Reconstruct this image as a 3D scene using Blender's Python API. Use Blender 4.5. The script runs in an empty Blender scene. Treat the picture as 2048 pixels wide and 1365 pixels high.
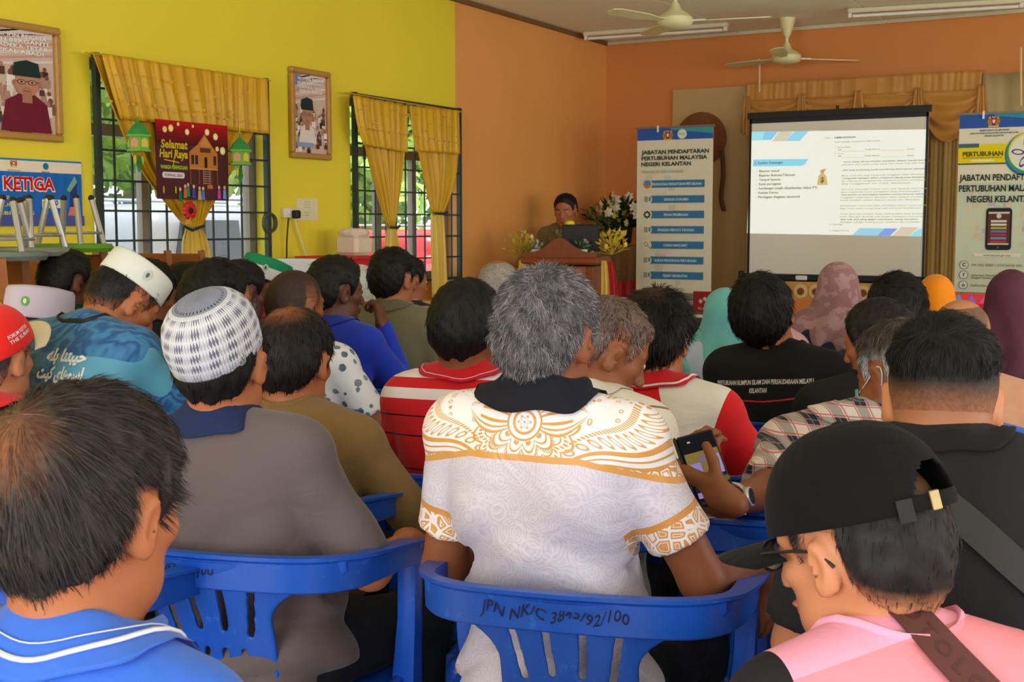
import bpy, math, random
import numpy as np
from mathutils import Vector, Matrix, Euler
from mathutils.bvhtree import BVHTree

random.seed(7)
RNG = np.random.default_rng(11)
SC = bpy.context.scene
COL = SC.collection
PI = math.pi
R = math.radians

# ------------------------------------------------------------------ camera, world, light, exposure
FPX, CAMZ, YAW, PITCH = 2483.0, 1.38, 29.7, 5.35
cam_d = bpy.data.cameras.new('camera')
cam = bpy.data.objects.new('camera', cam_d)
COL.objects.link(cam)
cam_d.sensor_width = 36.0
cam_d.lens = FPX / 2048 * 36
cam_d.clip_start = 0.05
cam.location = (0, 0, CAMZ)
cam.rotation_euler = (R(90 - PITCH), 0, R(YAW))
cam_d.dof.use_dof = True
cam_d.dof.focus_distance = 2.6
cam_d.dof.aperture_fstop = 18.0
SC.camera = cam
SC.view_settings.view_transform = 'Standard'
SC.view_settings.look = 'None'
SC.view_settings.gamma = 1.0
SC.view_settings.use_curve_mapping = False
SC.view_settings.exposure = -0.15

world = bpy.data.worlds.new('world')
SC.world = world
world.use_nodes = True
wn = world.node_tree.nodes
wn['Background'].inputs[0].default_value = (0.83, 0.92, 1.0, 1)
wn['Background'].inputs[1].default_value = 3.2


def area_light(name, loc, target, sx, sy, power, color=(1, 1, 1)):
    d = bpy.data.lights.new(name, 'AREA')
    d.shape = 'RECTANGLE'
    d.size, d.size_y, d.energy, d.color = sx, sy, power, color
    o = bpy.data.objects.new(name, d)
    COL.objects.link(o)
    o.location = loc
    o.rotation_euler = (Vector(target) - Vector(loc)).to_track_quat('-Z', 'Y').to_euler()
    return o


sund = bpy.data.lights.new('foliage_fill_sun', 'SUN')  # soft sun added under an overcast sky to brighten the trees outside
sund.energy, sund.angle, sund.color = 5.0, R(20), (1.0, 0.97, 0.9)
suno = bpy.data.objects.new('foliage_fill_sun', sund)
COL.objects.link(suno)
suno.rotation_euler = (R(8), R(22), 0)

# daylight through the openings of the right-hand wall and of the wall behind the photographer
DAY = (0.96, 0.98, 1.0)
area_light('window_daylight', (5.55, 0.3, 1.7), (0, 0.8, 1.0), 2.2, 1.5, 90, DAY)
area_light('window_daylight', (5.55, 4.2, 1.7), (0, 4.8, 1.5), 2.2, 1.5, 95, DAY)
area_light('window_daylight', (5.55, 7.4, 1.7), (0, 7.6, 1.8), 1.6, 1.4, 50, DAY)
area_light('doorway_daylight', (-1.3, -4.1, 1.8), (-1.0, 3, 1.0), 3.2, 2.2, 200, DAY)
area_light('doorway_daylight', (3.0, -4.1, 1.8), (1.5, 3, 0.9), 2.2, 2.2, 110, DAY)

_cr = Matrix.Rotation(R(YAW), 3, 'Z') @ Matrix.Rotation(R(90 - PITCH), 3, 'X')
CAM = Vector((0, 0, CAMZ))


def ray(px, py):
    return _cr @ Vector(((px - 1024) / FPX, -(py - 682.5) / FPX, -1.0))


def at(px, py, D):
    return CAM + ray(px, py) * D


def on_x(px, py, x):
    d = ray(px, py)
    return CAM + d * (x / d.x)


def on_y(px, py, y):
    d = ray(px, py)
    return CAM + d * (y / d.y)


def on_z(px, py, z):
    d = ray(px, py)
    return CAM + d * ((z - CAMZ) / d.z)


XL = -4.864      # left wall
YF = 10.23       # front wall
XR, YB, ZC = 5.2, -3.8, 3.01

# ------------------------------------------------------------------ materials


def lin(c):
    c = c / 255.0
    return c / 12.92 if c <= 0.04045 else ((c + 0.055) / 1.055) ** 2.4


def rgb(r, g, b):
    return (lin(r), lin(g), lin(b), 1.0)


class X:
    """a value socket with arithmetic, for writing patterns as formulas"""
    nt = None

    def __init__(s, sock):
        s.s = sock

    @staticmethod
    def op(name, *a):
        n = X.nt.nodes.new('ShaderNodeMath')
        n.operation = name
        for i, v in enumerate(a):
            if isinstance(v, X):
                X.nt.links.new(v.s, n.inputs[i])
            else:
                n.inputs[i].default_value = float(v)
        return X(n.outputs[0])

    def __add__(s, o): return X.op('ADD', s, o)
    __radd__ = __add__
    def __sub__(s, o): return X.op('SUBTRACT', s, o)
    def __rsub__(s, o): return X.op('SUBTRACT', o, s)
    def __mul__(s, o): return X.op('MULTIPLY', s, o)
    __rmul__ = __mul__
    def __truediv__(s, o): return X.op('DIVIDE', s, o)
    def __rtruediv__(s, o): return X.op('DIVIDE', o, s)
    def __neg__(s): return X.op('MULTIPLY', s, -1)
    def __pow__(s, o): return X.op('POWER', s, o)
    def __gt__(s, o): return X.op('GREATER_THAN', s, o)
    def __lt__(s, o): return X.op('LESS_THAN', s, o)
    def __or__(s, o): return X.op('MAXIMUM', s, o)
    def __and__(s, o): return X.op('MINIMUM', s, o)


def xs(v): return X.op('SINE', v)
def xc(v): return X.op('COSINE', v)
def xabs(v): return X.op('ABSOLUTE', v)
def xfrac(v): return X.op('FRACT', v)
def xsq(v): return X.op('SQRT', v)
def xat(a, b): return X.op('ARCTAN2', a, b)
def band(v, lo, hi): return (v > lo) & (v < hi)
def xmod(v, m): return X.op('FLOORED_MODULO', v, m)


def coords(kind='Object'):
    n = X.nt.nodes.new('ShaderNodeTexCoord')
    sp = X.nt.nodes.new('ShaderNodeSeparateXYZ')
    X.nt.links.new(n.outputs[kind], sp.inputs[0])
    return X(sp.outputs[0]), X(sp.outputs[1]), X(sp.outputs[2])


def noise(scale, detail=2, rough=0.5, kind='Object', dist=0.0, stretch=None):
    n = X.nt.nodes.new('ShaderNodeTexNoise')
    n.inputs['Scale'].default_value = scale
    n.inputs['Detail'].default_value = detail
    n.inputs['Roughness'].default_value = rough
    n.inputs['Distortion'].default_value = dist
    c = X.nt.nodes.new('ShaderNodeTexCoord')
    if stretch:
        m = X.nt.nodes.new('ShaderNodeMapping')
        m.inputs['Scale'].default_value = stretch
        X.nt.links.new(c.outputs[kind], m.inputs[0])
        X.nt.links.new(m.outputs[0], n.inputs['Vector'])
    else:
        X.nt.links.new(c.outputs[kind], n.inputs['Vector'])
    return X(n.outputs['Fac'])


def voro(scale, feature='F1', kind='Object', rand=1.0):
    n = X.nt.nodes.new('ShaderNodeTexVoronoi')
    n.feature = feature
    n.inputs['Scale'].default_value = scale
    n.inputs['Randomness'].default_value = rand
    c = X.nt.nodes.new('ShaderNodeTexCoord')
    X.nt.links.new(c.outputs[kind], n.inputs['Vector'])
    return X(n.outputs['Distance'])


def mix(f, a, b):
    """colour mix; a, b are colours or sockets"""
    n = X.nt.nodes.new('ShaderNodeMix')
    n.data_type = 'RGBA'
    if isinstance(f, X):
        X.nt.links.new(f.s, n.inputs['Factor'])
    else:
        n.inputs['Factor'].default_value = f
    for k, v in ((6, a), (7, b)):
        if isinstance(v, tuple):
            n.inputs[k].default_value = v
        else:
            X.nt.links.new(v, n.inputs[k])
    return n.outputs[2]


def attr_color(name='Col'):
    n = X.nt.nodes.new('ShaderNodeAttribute')
    n.attribute_name = name
    return n.outputs['Color']


def material(name, col=None, rough=0.6, spec=0.4, metal=0.0, fn=None, bump=None, emit=None, alpha=None, sheen=0.0,
             trans=0.0, var=0.0, vscale=12):
    m = bpy.data.materials.new(name)
    m.use_nodes = True
    X.nt = m.node_tree
    b = m.node_tree.nodes['Principled BSDF']
    b.inputs['Roughness'].default_value = rough
    b.inputs['Specular IOR Level'].default_value = spec
    b.inputs['Metallic'].default_value = metal
    if sheen:
        b.inputs['Sheen Weight'].default_value = sheen
    if trans:
        b.inputs['Transmission Weight'].default_value = trans
    c = col
    if fn:
        c = fn()
    elif var and col:
        f = noise(vscale, 3)
        c = mix((f - 0.5) * 2 * var + 0.5, tuple(v * 0.8 for v in col[:3]) + (1,), tuple(min(1, v * 1.2) for v in col[:3]) + (1,))
    if isinstance(c, tuple):
        b.inputs['Base Color'].default_value = c
    elif c is not None:
        X.nt.links.new(c, b.inputs['Base Color'])
    if bump:
        sc_, st, ds = bump[:3]
        bn = X.nt.nodes.new('ShaderNodeBump')
        bn.inputs['Strength'].default_value = st
        bn.inputs['Distance'].default_value = ds
        h = bump[3]() if len(bump) > 3 else noise(sc_, 3)
        X.nt.links.new(h.s, bn.inputs['Height'])
        X.nt.links.new(bn.outputs[0], b.inputs['Normal'])
    if emit:
        ec, es = emit
        if isinstance(ec, str):
            X.nt.links.new(c, b.inputs['Emission Color'])
        else:
            b.inputs['Emission Color'].default_value = ec
        b.inputs['Emission Strength'].default_value = es
    if alpha is not None:
        b.inputs['Alpha'].default_value = alpha
    return m


_mc = {}


def flat(r, g, b, rough=0.6, metal=0.0, spec=0.35, name='paint'):
    k = (r, g, b, rough, metal)
    if k not in _mc:
        _mc[k] = material('%s_%d_%d_%d' % (name, r, g, b), rgb(r, g, b), rough, spec, metal, var=0.12, vscale=25)
    return _mc[k]


# ------------------------------------------------------------------ objects


def tag(o, label=None, cat=None, group=None, kind=None):
    if label: o['label'] = label
    if cat: o['category'] = cat
    if group: o['group'] = group
    if kind: o['kind'] = kind
    return o


def empty(name, loc=(0, 0, 0), rz=0.0, label=None, cat=None, group=None):
    o = bpy.data.objects.new(name, None)
    COL.objects.link(o)
    o.empty_display_size = 0.1
    o.location = loc
    o.rotation_euler = (0, 0, rz)
    return tag(o, label, cat, group)


def link_mesh(name, me, mats, parent=None, smooth=False):
    for m in (mats if isinstance(mats, (list, tuple)) else [mats]):
        me.materials.append(m)
    o = bpy.data.objects.new(name, me)
    COL.objects.link(o)
    if parent:
        o.parent = parent
    if smooth:
        me.shade_smooth()
    return o


def np_mesh(name, V, Q, T=None):
    """mesh from vertex array, quad index array and optional triangle index array"""
    me = bpy.data.meshes.new(name)
    V = np.asarray(V, dtype=np.float32)
    Q = np.asarray(Q, dtype=np.int32).reshape(-1, 4) if Q is not None and len(Q) else np.zeros((0, 4), np.int32)
    T = np.asarray(T, dtype=np.int32).reshape(-1, 3) if T is not None and len(T) else np.zeros((0, 3), np.int32)
    me.vertices.add(len(V))
    me.vertices.foreach_set('co', V.ravel())
    nl = Q.size + T.size
    me.loops.add(nl)
    me.loops.foreach_set('vertex_index', np.concatenate([Q.ravel(), T.ravel()]))
    me.polygons.add(len(Q) + len(T))
    st = np.concatenate([np.arange(len(Q)) * 4, Q.size + np.arange(len(T)) * 3]).astype(np.int32)
    me.polygons.foreach_set('loop_start', st)
    me.update(calc_edges=True)
    me.validate()
    return me


def set_col(me, C, name='Col'):
    a = me.color_attributes.new(name, 'FLOAT_COLOR', 'POINT')
    C = np.asarray(C, dtype=np.float32)
    if C.shape[1] == 3:
        C = np.hstack([C, np.ones((len(C), 1), np.float32)])
    a.data.foreach_set('color', C.ravel())


class MB:
    """collects simple shapes of one part"""

    def __init__(s):
        s.v, s.f, s.mi, s.cur = [], [], [], 0

    def add(s, vs, fs, M=None):
        b = len(s.v)
        for p in vs:
            s.v.append(tuple(M @ Vector(p)) if M is not None else tuple(p))
        for f in fs:
            s.f.append(tuple(b + i for i in f))
            s.mi.append(s.cur)
        return s

    def box(s, c, size, M=None, bev=0.0):
        cx, cy, cz = c
        x, y, z = size[0] / 2, size[1] / 2, size[2] / 2
        if bev <= 0:
            vs = [(cx + i * x, cy + j * y, cz + k * z) for i in (-1, 1) for j in (-1, 1) for k in (-1, 1)]
            return s.add(vs, [(0, 1, 3, 2), (4, 6, 7, 5), (0, 4, 5, 1), (2, 3, 7, 6), (0, 2, 6, 4), (1, 5, 7, 3)], M)
        b = bev
        poly = []
        for (sx, sy) in ((1, 1), (-1, 1), (-1, -1), (1, -1)):
            pts = [(sx * x, sy * (y - b)), (sx * (x - b), sy * y)]
            poly += pts if sx * sy > 0 else pts[::-1]
        rings = []
        for (zz, k) in ((-z, 1), (-z + b, 0), (z - b, 0), (z, 1)):
            rings.append([(cx + px * (1 - k * b / x * 0.9), cy + py * (1 - k * b / y * 0.9), cz + zz) for px, py in poly])
        vs = [p for r_ in rings for p in r_]
        n = 8
        fs = [tuple(range(n))[::-1], tuple(3 * n + i for i in range(n))]
        for r_ in range(3):
            for i in range(n):
                fs.append((r_ * n + i, r_ * n + (i + 1) % n, (r_ + 1) * n + (i + 1) % n, (r_ + 1) * n + i))
        return s.add(vs, fs, M)

    def tube(s, pts, rad, n=8, cap=True, M=None, flatten=None):
        """sweep; rad a number or list of (a, b) half-sizes; cross-section circle or rounded by flatten"""
        pts = [Vector(p) for p in pts]
        m = len(pts)
        rr = rad if isinstance(rad, (list, tuple)) else [rad] * m
        vs, fs = [], []
        up = Vector((0, 0, 1))
        pn = None
        for i, p in enumerate(pts):
            t = (pts[min(i + 1, m - 1)] - pts[max(i - 1, 0)]).normalized()
            if pn is None:
                a = up if abs(t.dot(up)) < 0.95 else Vector((1, 0, 0))
                nx = t.cross(a).normalized()
            else:
                nx = (pn - t * pn.dot(t)).normalized()
            pn = nx
            ny = nx.cross(t).normalized()
            ra, rb = rr[i] if isinstance(rr[i], (list, tuple)) else (rr[i], rr[i])
            for k in range(n):
                a = 2 * PI * k / n
                ca, sa = math.cos(a), math.sin(a)
                if flatten:
                    e = flatten
                    ca = math.copysign(abs(ca) ** e, ca)
                    sa = math.copysign(abs(sa) ** e, sa)
                vs.append(p + nx * ra * ca + ny * rb * sa)
        for i in range(m - 1):
            for k in range(n):
                fs.append((i * n + k, i * n + (k + 1) % n, (i + 1) * n + (k + 1) % n, (i + 1) * n + k))
        if cap:
            fs.append(tuple(range(n))[::-1])
            fs.append(tuple((m - 1) * n + k for k in range(n)))
        return s.add(vs, fs, M)

    def lathe(s, prof, n=16, M=None, c=(0, 0, 0)):
        vs, fs = [], []
        for (r_, z) in prof:
            for k in range(n):
                a = 2 * PI * k / n
                vs.append((c[0] + r_ * math.cos(a), c[1] + r_ * math.sin(a), c[2] + z))
        for i in range(len(prof) - 1):
            for k in range(n):
                fs.append((i * n + k, i * n + (k + 1) % n, (i + 1) * n + (k + 1) % n, (i + 1) * n + k))
        fs.append(tuple(range(n))[::-1])
        fs.append(tuple((len(prof) - 1) * n + k for k in range(n)))
        return s.add(vs, fs, M)

    def prism(s, poly, z0, z1, M=None):
        n = len(poly)
        vs = [(x, y, z0) for x, y in poly] + [(x, y, z1) for x, y in poly]
        fs = [tuple(range(n))[::-1], tuple(n + i for i in range(n))]
        for i in range(n):
            fs.append((i, (i + 1) % n, n + (i + 1) % n, n + i))
        return s.add(vs, fs, M)

    def face(s, pts, M=None):
        return s.add(pts, [tuple(range(len(pts)))], M)

    def ball(s, c, r_, M=None, n=8, m=6):
        rx, ry, rz = r_ if isinstance(r_, (tuple, list)) else (r_, r_, r_)
        vs = [(c[0], c[1], c[2] - rz)]
        for i in range(1, m):
            t = -PI / 2 + PI * i / m
            for k in range(n):
                a = 2 * PI * k / n
                vs.append((c[0] + rx * math.cos(t) * math.cos(a), c[1] + ry * math.cos(t) * math.sin(a), c[2] + rz * math.sin(t)))
        vs.append((c[0], c[1], c[2] + rz))
        fs = [(0, 1 + (k + 1) % n, 1 + k) for k in range(n)]
        for i in range(m - 2):
            for k in range(n):
                fs.append((1 + i * n + k, 1 + i * n + (k + 1) % n, 1 + (i + 1) * n + (k + 1) % n, 1 + (i + 1) * n + k))
        L = len(vs) - 1
        fs += [(1 + (m - 2) * n + k, 1 + (m - 2) * n + (k + 1) % n, L) for k in range(n)]
        return s.add(vs, fs, M)

    def build(s, name, mats, parent=None, smooth=False, label=None, cat=None, group=None, kind=None):
        me = bpy.data.meshes.new(name)
        me.from_pydata(s.v, [], s.f)
        mats = mats if isinstance(mats, (list, tuple)) else [mats]
        if len(mats) > 1:
            me.polygons.foreach_set('material_index', s.mi)
        me.update()
        o = link_mesh(name, me, list(mats), parent)
        if smooth:
            me.shade_smooth()
            me.set_sharp_from_angle(angle=R(38))
        return tag(o, label, cat, group, kind)


def frame(o, u, v):
    """matrix whose x is u, y is v, z their normal, origin o"""
    u = Vector(u).normalized()
    v = Vector(v)
    n = u.cross(v).normalized()
    v = n.cross(u)
    M = Matrix.Identity(4)
    for i in range(3):
        M[i][0], M[i][1], M[i][2], M[i][3] = u[i], v[i], n[i], o[i]
    return M


def catmull(pts, n=6):
    pts = [Vector(p) for p in pts]
    out = []
    for i in range(len(pts) - 1):
        p0, p1, p2, p3 = pts[max(i - 1, 0)], pts[i], pts[i + 1], pts[min(i + 2, len(pts) - 1)]
        for k in range(n):
            t = k / n
            out.append(0.5 * ((2 * p1) + (p2 - p0) * t + (2 * p0 - 5 * p1 + 4 * p2 - p3) * t * t + (3 * p1 - p0 - 3 * p2 + p3) * t ** 3))
    out.append(pts[-1])
    return out


# ---- lettering
_tc = {}


def text_geo(s, bold=0.0, shear=0.0, space=1.0):
    k = (s, bold, shear, space)
    if k not in _tc:
        cu = bpy.data.curves.new('lettering', 'FONT')
        cu.body = s
        cu.size = 1.0
        cu.resolution_u = 2
        cu.offset = bold
        cu.shear = shear
        cu.space_character = space
        cu.align_x = 'LEFT'
        o = bpy.data.objects.new('lettering', cu)
        COL.objects.link(o)
        bpy.context.view_layer.update()
        me = bpy.data.meshes.new_from_object(o.evaluated_get(bpy.context.evaluated_depsgraph_get()))
        vs = [tuple(v.co) for v in me.vertices]
        fs = [tuple(p.vertices) for p in me.polygons]
        bpy.data.objects.remove(o)
        bpy.data.curves.remove(cu)
        bpy.data.meshes.remove(me)
        _tc[k] = (vs, fs)
    return _tc[k]


def put_text(mb, s, x, y, w=None, h=0.1, M=None, align='L', bold=0.0, z=0.0, shear=0.0, yfun=None):
    """text with cap height h, fitted to width w when given; origin lower-left (or centre) at x, y"""
    vs, fs = text_geo(s, bold, shear)
    if not vs:
        return
    x0, x1 = min(v[0] for v in vs), max(v[0] for v in vs)
    sy = h / 0.69
    sx = w / (x1 - x0) if w else sy
    off = {'L': 0, 'C': -0.5, 'R': -1}[align] * (x1 - x0) * sx
    pts = []
    for v in vs:
        X_, Y_ = x + off + (v[0] - x0) * sx, y + v[1] * sy
        if yfun:
            Y_ += yfun(X_)
        pts.append((X_, Y_, z))
    mb.add(pts, fs, M)


# ------------------------------------------------------------------ implicit surfaces


def axis(lo, hi, h, fine=()):
    """coordinates from lo to hi, step h, finer inside the given (a, b, h2) bands"""
    out = [lo]
    x = lo
    while x < hi:
        st = h
        for a, b, h2 in fine:
            if a - h <= x <= b:
                st = min(st, h2)
        x += st
        out.append(x)
    return np.array(out, dtype=np.float32)


class Field:
    def __init__(s, lo, hi, h, fine=((), (), ())):
        s.ax = [axis(lo[i], hi[i], h, fine[i]) for i in range(3)]
        s.F = np.full([len(a) for a in s.ax], 0.5, dtype=np.float32)

    def block(s, lo, hi):
        sl = []
        for i in range(3):
            a = int(np.searchsorted(s.ax[i], lo[i]))
            b = int(np.searchsorted(s.ax[i], hi[i]))
            a = max(a - 1, 0)
            b = min(b + 1, len(s.ax[i]))
            if b <= a:
                return None, None
            sl.append(slice(a, b))
        P = np.meshgrid(*[s.ax[i][sl[i]] for i in range(3)], indexing='ij', sparse=True)
        return tuple(sl), P

    def put(s, sl, d, k, op='add'):
        F = s.F[sl]
        if op == 'add':
            if k > 0:
                h = np.maximum(k - np.abs(F - d), 0) / k
                s.F[sl] = np.minimum(F, d) - h * h * k * 0.25
            else:
                s.F[sl] = np.minimum(F, d)
        elif op == 'sub':
            d = -d
            if k > 0:
                h = np.maximum(k - np.abs(F - d), 0) / k
                s.F[sl] = np.maximum(F, d) + h * h * k * 0.25
            else:
                s.F[sl] = np.maximum(F, d)
        elif op == 'and':
            s.F[sl] = np.maximum(F, d)

    def cap(s, a, b, ra, rb=None, k=0.0, op='add', inf=0.0):
        rb = ra if rb is None else rb
        ra += inf
        rb += inf
        a, b = np.array(a, dtype=np.float32), np.array(b, dtype=np.float32)
        m = max(ra, rb) + k + 0.02
        sl, P = s.block(np.minimum(a, b) - m, np.maximum(a, b) + m)
        if sl is None:
            return
        ab = b - a
        L2 = float(ab @ ab) + 1e-12
        q = [P[i] - a[i] for i in range(3)]
        t = np.clip((q[0] * ab[0] + q[1] * ab[1] + q[2] * ab[2]) / L2, 0, 1)
        d = np.sqrt((q[0] - t * ab[0]) ** 2 + (q[1] - t * ab[1]) ** 2 + (q[2] - t * ab[2]) ** 2) - (ra + (rb - ra) * t)
        s.put(sl, d, k, op)

    def ell(s, c, r, M=None, k=0.0, op='add', inf=0.0):
        """ellipsoid; M a 3x3 whose columns are its axes"""
        c = np.array(c, dtype=np.float32)
        r = np.array(r, dtype=np.float32) + inf
        A = np.eye(3, dtype=np.float32) if M is None else np.array(M, dtype=np.float32)
        e = np.sqrt(((A * r) ** 2).sum(1)) + k + 0.02
        sl, P = s.block(c - e, c + e)
        if sl is None:
            return
        q = [P[i] - c[i] for i in range(3)]
        u = [(q[0] * A[0, j] + q[1] * A[1, j] + q[2] * A[2, j]) / r[j] for j in range(3)]
        k0 = np.sqrt(u[0] ** 2 + u[1] ** 2 + u[2] ** 2)
        k1 = np.sqrt((u[0] / r[0]) ** 2 + (u[1] / r[1]) ** 2 + (u[2] / r[2]) ** 2) + 1e-6
        s.put(sl, k0 * (k0 - 1) / k1, k, op)

    def box(s, c, hs, M=None, rad=0.0, k=0.0, op='add'):
        c = np.array(c, dtype=np.float32)
        hs = np.array(hs, dtype=np.float32)
        A = np.eye(3, dtype=np.float32) if M is None else np.array(M, dtype=np.float32)
        e = np.abs(A) @ hs + k + 0.02
        sl, P = s.block(c - e, c + e)
        if sl is None:
            return
        q = [P[i] - c[i] for i in range(3)]
        u = [np.abs(q[0] * A[0, j] + q[1] * A[1, j] + q[2] * A[2, j]) - (hs[j] - rad) for j in range(3)]
        d = np.sqrt(sum(np.maximum(w, 0) ** 2 for w in u)) + np.minimum(np.maximum(np.maximum(u[0], u[1]), u[2]), 0) - rad
        s.put(sl, d, k, op)

    def fn(s, f, lo, hi, k=0.0, op='add'):
        sl, P = s.block(lo, hi)
        if sl is None:
            return
        s.put(sl, f(*P), k, op)

    def mesh(s, disp=None):
        F = s.F
        if disp is not None:
            P = np.meshgrid(*s.ax, indexing='ij', sparse=True)
            F = F + disp(*P).astype(np.float32)
        F = F.copy()
        for i in range(3):  # keep closed
            ix = [slice(None)] * 3
            for e in (0, -1):
                ix[i] = e
                F[tuple(ix)] = np.maximum(F[tuple(ix)], 0.001)
        S = F < 0
        nx, ny, nz = F.shape
        c = np.zeros((nx - 1, ny - 1, nz - 1), dtype=np.int8)
        for a in (0, 1):
            for b in (0, 1):
                for d in (0, 1):
                    c += S[a:nx - 1 + a, b:ny - 1 + b, d:nz - 1 + d]
        act = (c > 0) & (c < 8)
        I, J, K = np.nonzero(act)
        idx = np.full(act.shape, -1, dtype=np.int32)
        idx[I, J, K] = np.arange(len(I))
        acc = np.zeros((len(I), 3))
        cnt = np.zeros(len(I))
        A0, A1, A2 = s.ax
        for dim in range(3):
            for p in (0, 1):
                for q in (0, 1):
                    o = [0, 0, 0]
                    o[(dim + 1) % 3], o[(dim + 2) % 3] = p, q
                    e = list(o)
                    e[dim] = 1
                    i0, j0, k0 = I + o[0], J + o[1], K + o[2]
                    i1, j1, k1 = I + e[0], J + e[1], K + e[2]
                    fa, fb = F[i0, j0, k0], F[i1, j1, k1]
                    mk = (fa < 0) != (fb < 0)
                    t = np.where(mk, fa / np.where(mk, fa - fb, 1), 0)
                    p0 = np.stack([A0[i0], A1[j0], A2[k0]], 1)
                    p1 = np.stack([A0[i1], A1[j1], A2[k1]], 1)
                    acc += (p0 + (p1 - p0) * t[:, None]) * mk[:, None]
                    cnt += mk
        V = acc / np.maximum(cnt, 1)[:, None]
        quads = []
        for dim in range(3):
            a, b = (dim + 1) % 3, (dim + 2) % 3
            sl0 = [slice(1, -1)] * 3
            sl1 = [slice(1, -1)] * 3
            sl0[dim] = slice(0, F.shape[dim] - 1)
            sl1[dim] = slice(1, F.shape[dim])
            s0, s1 = S[tuple(sl0)], S[tuple(sl1)]
            for flip in (0, 1):
                g = (s0 & ~s1) if flip == 0 else (~s0 & s1)
                N = np.array(np.nonzero(g))
                N[a] += 1
                N[b] += 1
                cell = []
                for (da, db) in ((-1, -1), (0, -1), (0, 0), (-1, 0)):
                    n_ = N.copy()
                    n_[a] += da
                    n_[b] += db
                    cell.append(idx[n_[0], n_[1], n_[2]])
                q = np.stack(cell, 1)
                quads.append(q if flip == 0 else q[:, ::-1])
        return V, np.concatenate(quads)
# ------------------------------------------------------------------ flat print on real surfaces


class Canvas:
    """flat print laid on the plane of frame M, colour areas stacked 0.5 mm apart"""

    def __init__(s, M, emit=None):
        s.M, s.Mi, s.mb, s.cols, s.layer, s.emit = M, M.inverted(), MB(), [], 1, emit
        s.z = 0.0002

    def px(s, px, py):
        d = s.Mi.to_3x3() @ ray(px, py)
        o = s.Mi @ CAM
        p = o + d * (-o.z / d.z)
        return (p.x, p.y)

    def col(s, c):
        if c not in s.cols:
            s.cols.append(c)
        s.mb.cur = s.cols.index(c)
        s.z += 0.00006

    def up(s, n=1):
        s.layer += n
        return s

    def poly(s, pts, c):
        s.col(c)
        s.mb.face([(x, y, s.z) for x, y in pts])

    def rect(s, x0, y0, x1, y1, c, skew=0.0):
        s.poly([(x0, y0), (x1, y0), (x1 + skew, y1), (x0 + skew, y1)], c)

    def rrect(s, x0, y0, x1, y1, r, c):
        pts = []
        for cx, cy, a0 in ((x1 - r, y1 - r, 0), (x0 + r, y1 - r, 90), (x0 + r, y0 + r, 180), (x1 - r, y0 + r, 270)):
            for k in range(5):
                a = R(a0 + k * 22.5)
                pts.append((cx + r * math.cos(a), cy + r * math.sin(a)))
        s.poly(pts, c)

    def disc(s, x, y, rx, c, ry=None, n=18, a0=0.0):
        ry = rx if ry is None else ry
        s.poly([(x + rx * math.cos(2 * PI * k / n + a0), y + ry * math.sin(2 * PI * k / n + a0)) for k in range(n)], c)

    def line(s, x0, y0, x1, y1, w, c):
        dx, dy = x1 - x0, y1 - y0
        L = math.hypot(dx, dy) or 1
        nx, ny = -dy / L * w / 2, dx / L * w / 2
        s.poly([(x0 - nx, y0 - ny), (x1 - nx, y1 - ny), (x1 + nx, y1 + ny), (x0 + nx, y0 + ny)], c)

    def text(s, t, x, y, h, c, w=None, align='L', bold=0.0, shear=0.0, yfun=None):
        s.col(c)
        put_text(s.mb, t, x, y, w, h, None, align, bold, s.z, shear, yfun)

    def build(s, name='print', parent=None, inv=None):
        mats = []
        for c in s.cols:
            if s.emit and len(c) == 3:
                k = ('e',) + c + (s.emit,)
                if k not in _mc:
                    _mc[k] = material('projected_light', tuple(v * .3 for v in rgb(*c)[:3]) + (1,), 0.8, 0.1, emit=(rgb(*c), s.emit))
                mats.append(_mc[k])
            else:
                mats.append(flat(*c[:3], rough=0.75, spec=0.15))
        o = s.mb.build(name, mats, parent)
        M = s.M if inv is None else inv @ s.M
        o.matrix_local = M if parent is None or inv is not None else parent.matrix_basis.inverted() @ M
        return o


def thing_at(name, M, label, cat, group=None):
    o = empty(name, (0, 0, 0), 0, label, cat, group)
    o.matrix_basis = M.copy()
    return o


def crest(c, x, y, r):
    """a coat of arms: two supporters either side of a shield under a crescent, scroll below"""
    c.up()
    for s in (-1, 1):
        c.poly([(x + s * r * .28, y - r * .7), (x + s * r * .75, y - r * .75), (x + s * r * 1.0, y - r * .1), (x + s * r * .8, y + r * .55),
                (x + s * r * .5, y + r * .45), (x + s * r * .32, y)], (196, 132, 40))
        c.disc(x + s * r * .62, y + r * .55, r * .2, (205, 145, 50), n=8)
    c.up()
    for s in (-1, 1):
        for k in range(3):
            c.line(x + s * r * .45, y - r * (.45 - .3 * k), x + s * r * .9, y - r * (.38 - .3 * k), r * .07, (90, 50, 20))
    c.poly([(x - r * .38, y + r * .42), (x + r * .38, y + r * .42), (x + r * .36, y - r * .25), (x, y - r * .62), (x - r * .36, y - r * .25)], (170, 40, 40))
    c.up()
    c.poly([(x - r * .2, y + r * .2), (x + r * .2, y + r * .2), (x + r * .18, y - r * .2), (x, y - r * .4), (x - r * .18, y - r * .2)], (225, 225, 235))
    c.disc(x, y + r * .72, r * .26, (225, 185, 60), n=12)
    c.rect(x - r * .8, y - r * .98, x + r * .8, y - r * .78, (225, 200, 90))
    c.up()
    c.disc(x, y + r * .82, r * .2, (60, 80, 160), n=12)


# ------------------------------------------------------------------ the shell
def wall_paint():
    x, y, z = coords()
    o = (y > on_x(911, 300, XL).y) | (z < 0.99)
    n = noise(1.3, 3)
    ye = mix(n, rgb(226, 206, 44), rgb(238, 218, 58))
    og = mix(n, rgb(226, 156, 82), rgb(234, 166, 90))
    return mix(o, ye, og)


def orange_paint():
    n = noise(1.1, 3)
    return mix(n, rgb(202, 126, 58), rgb(212, 136, 66))


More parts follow.
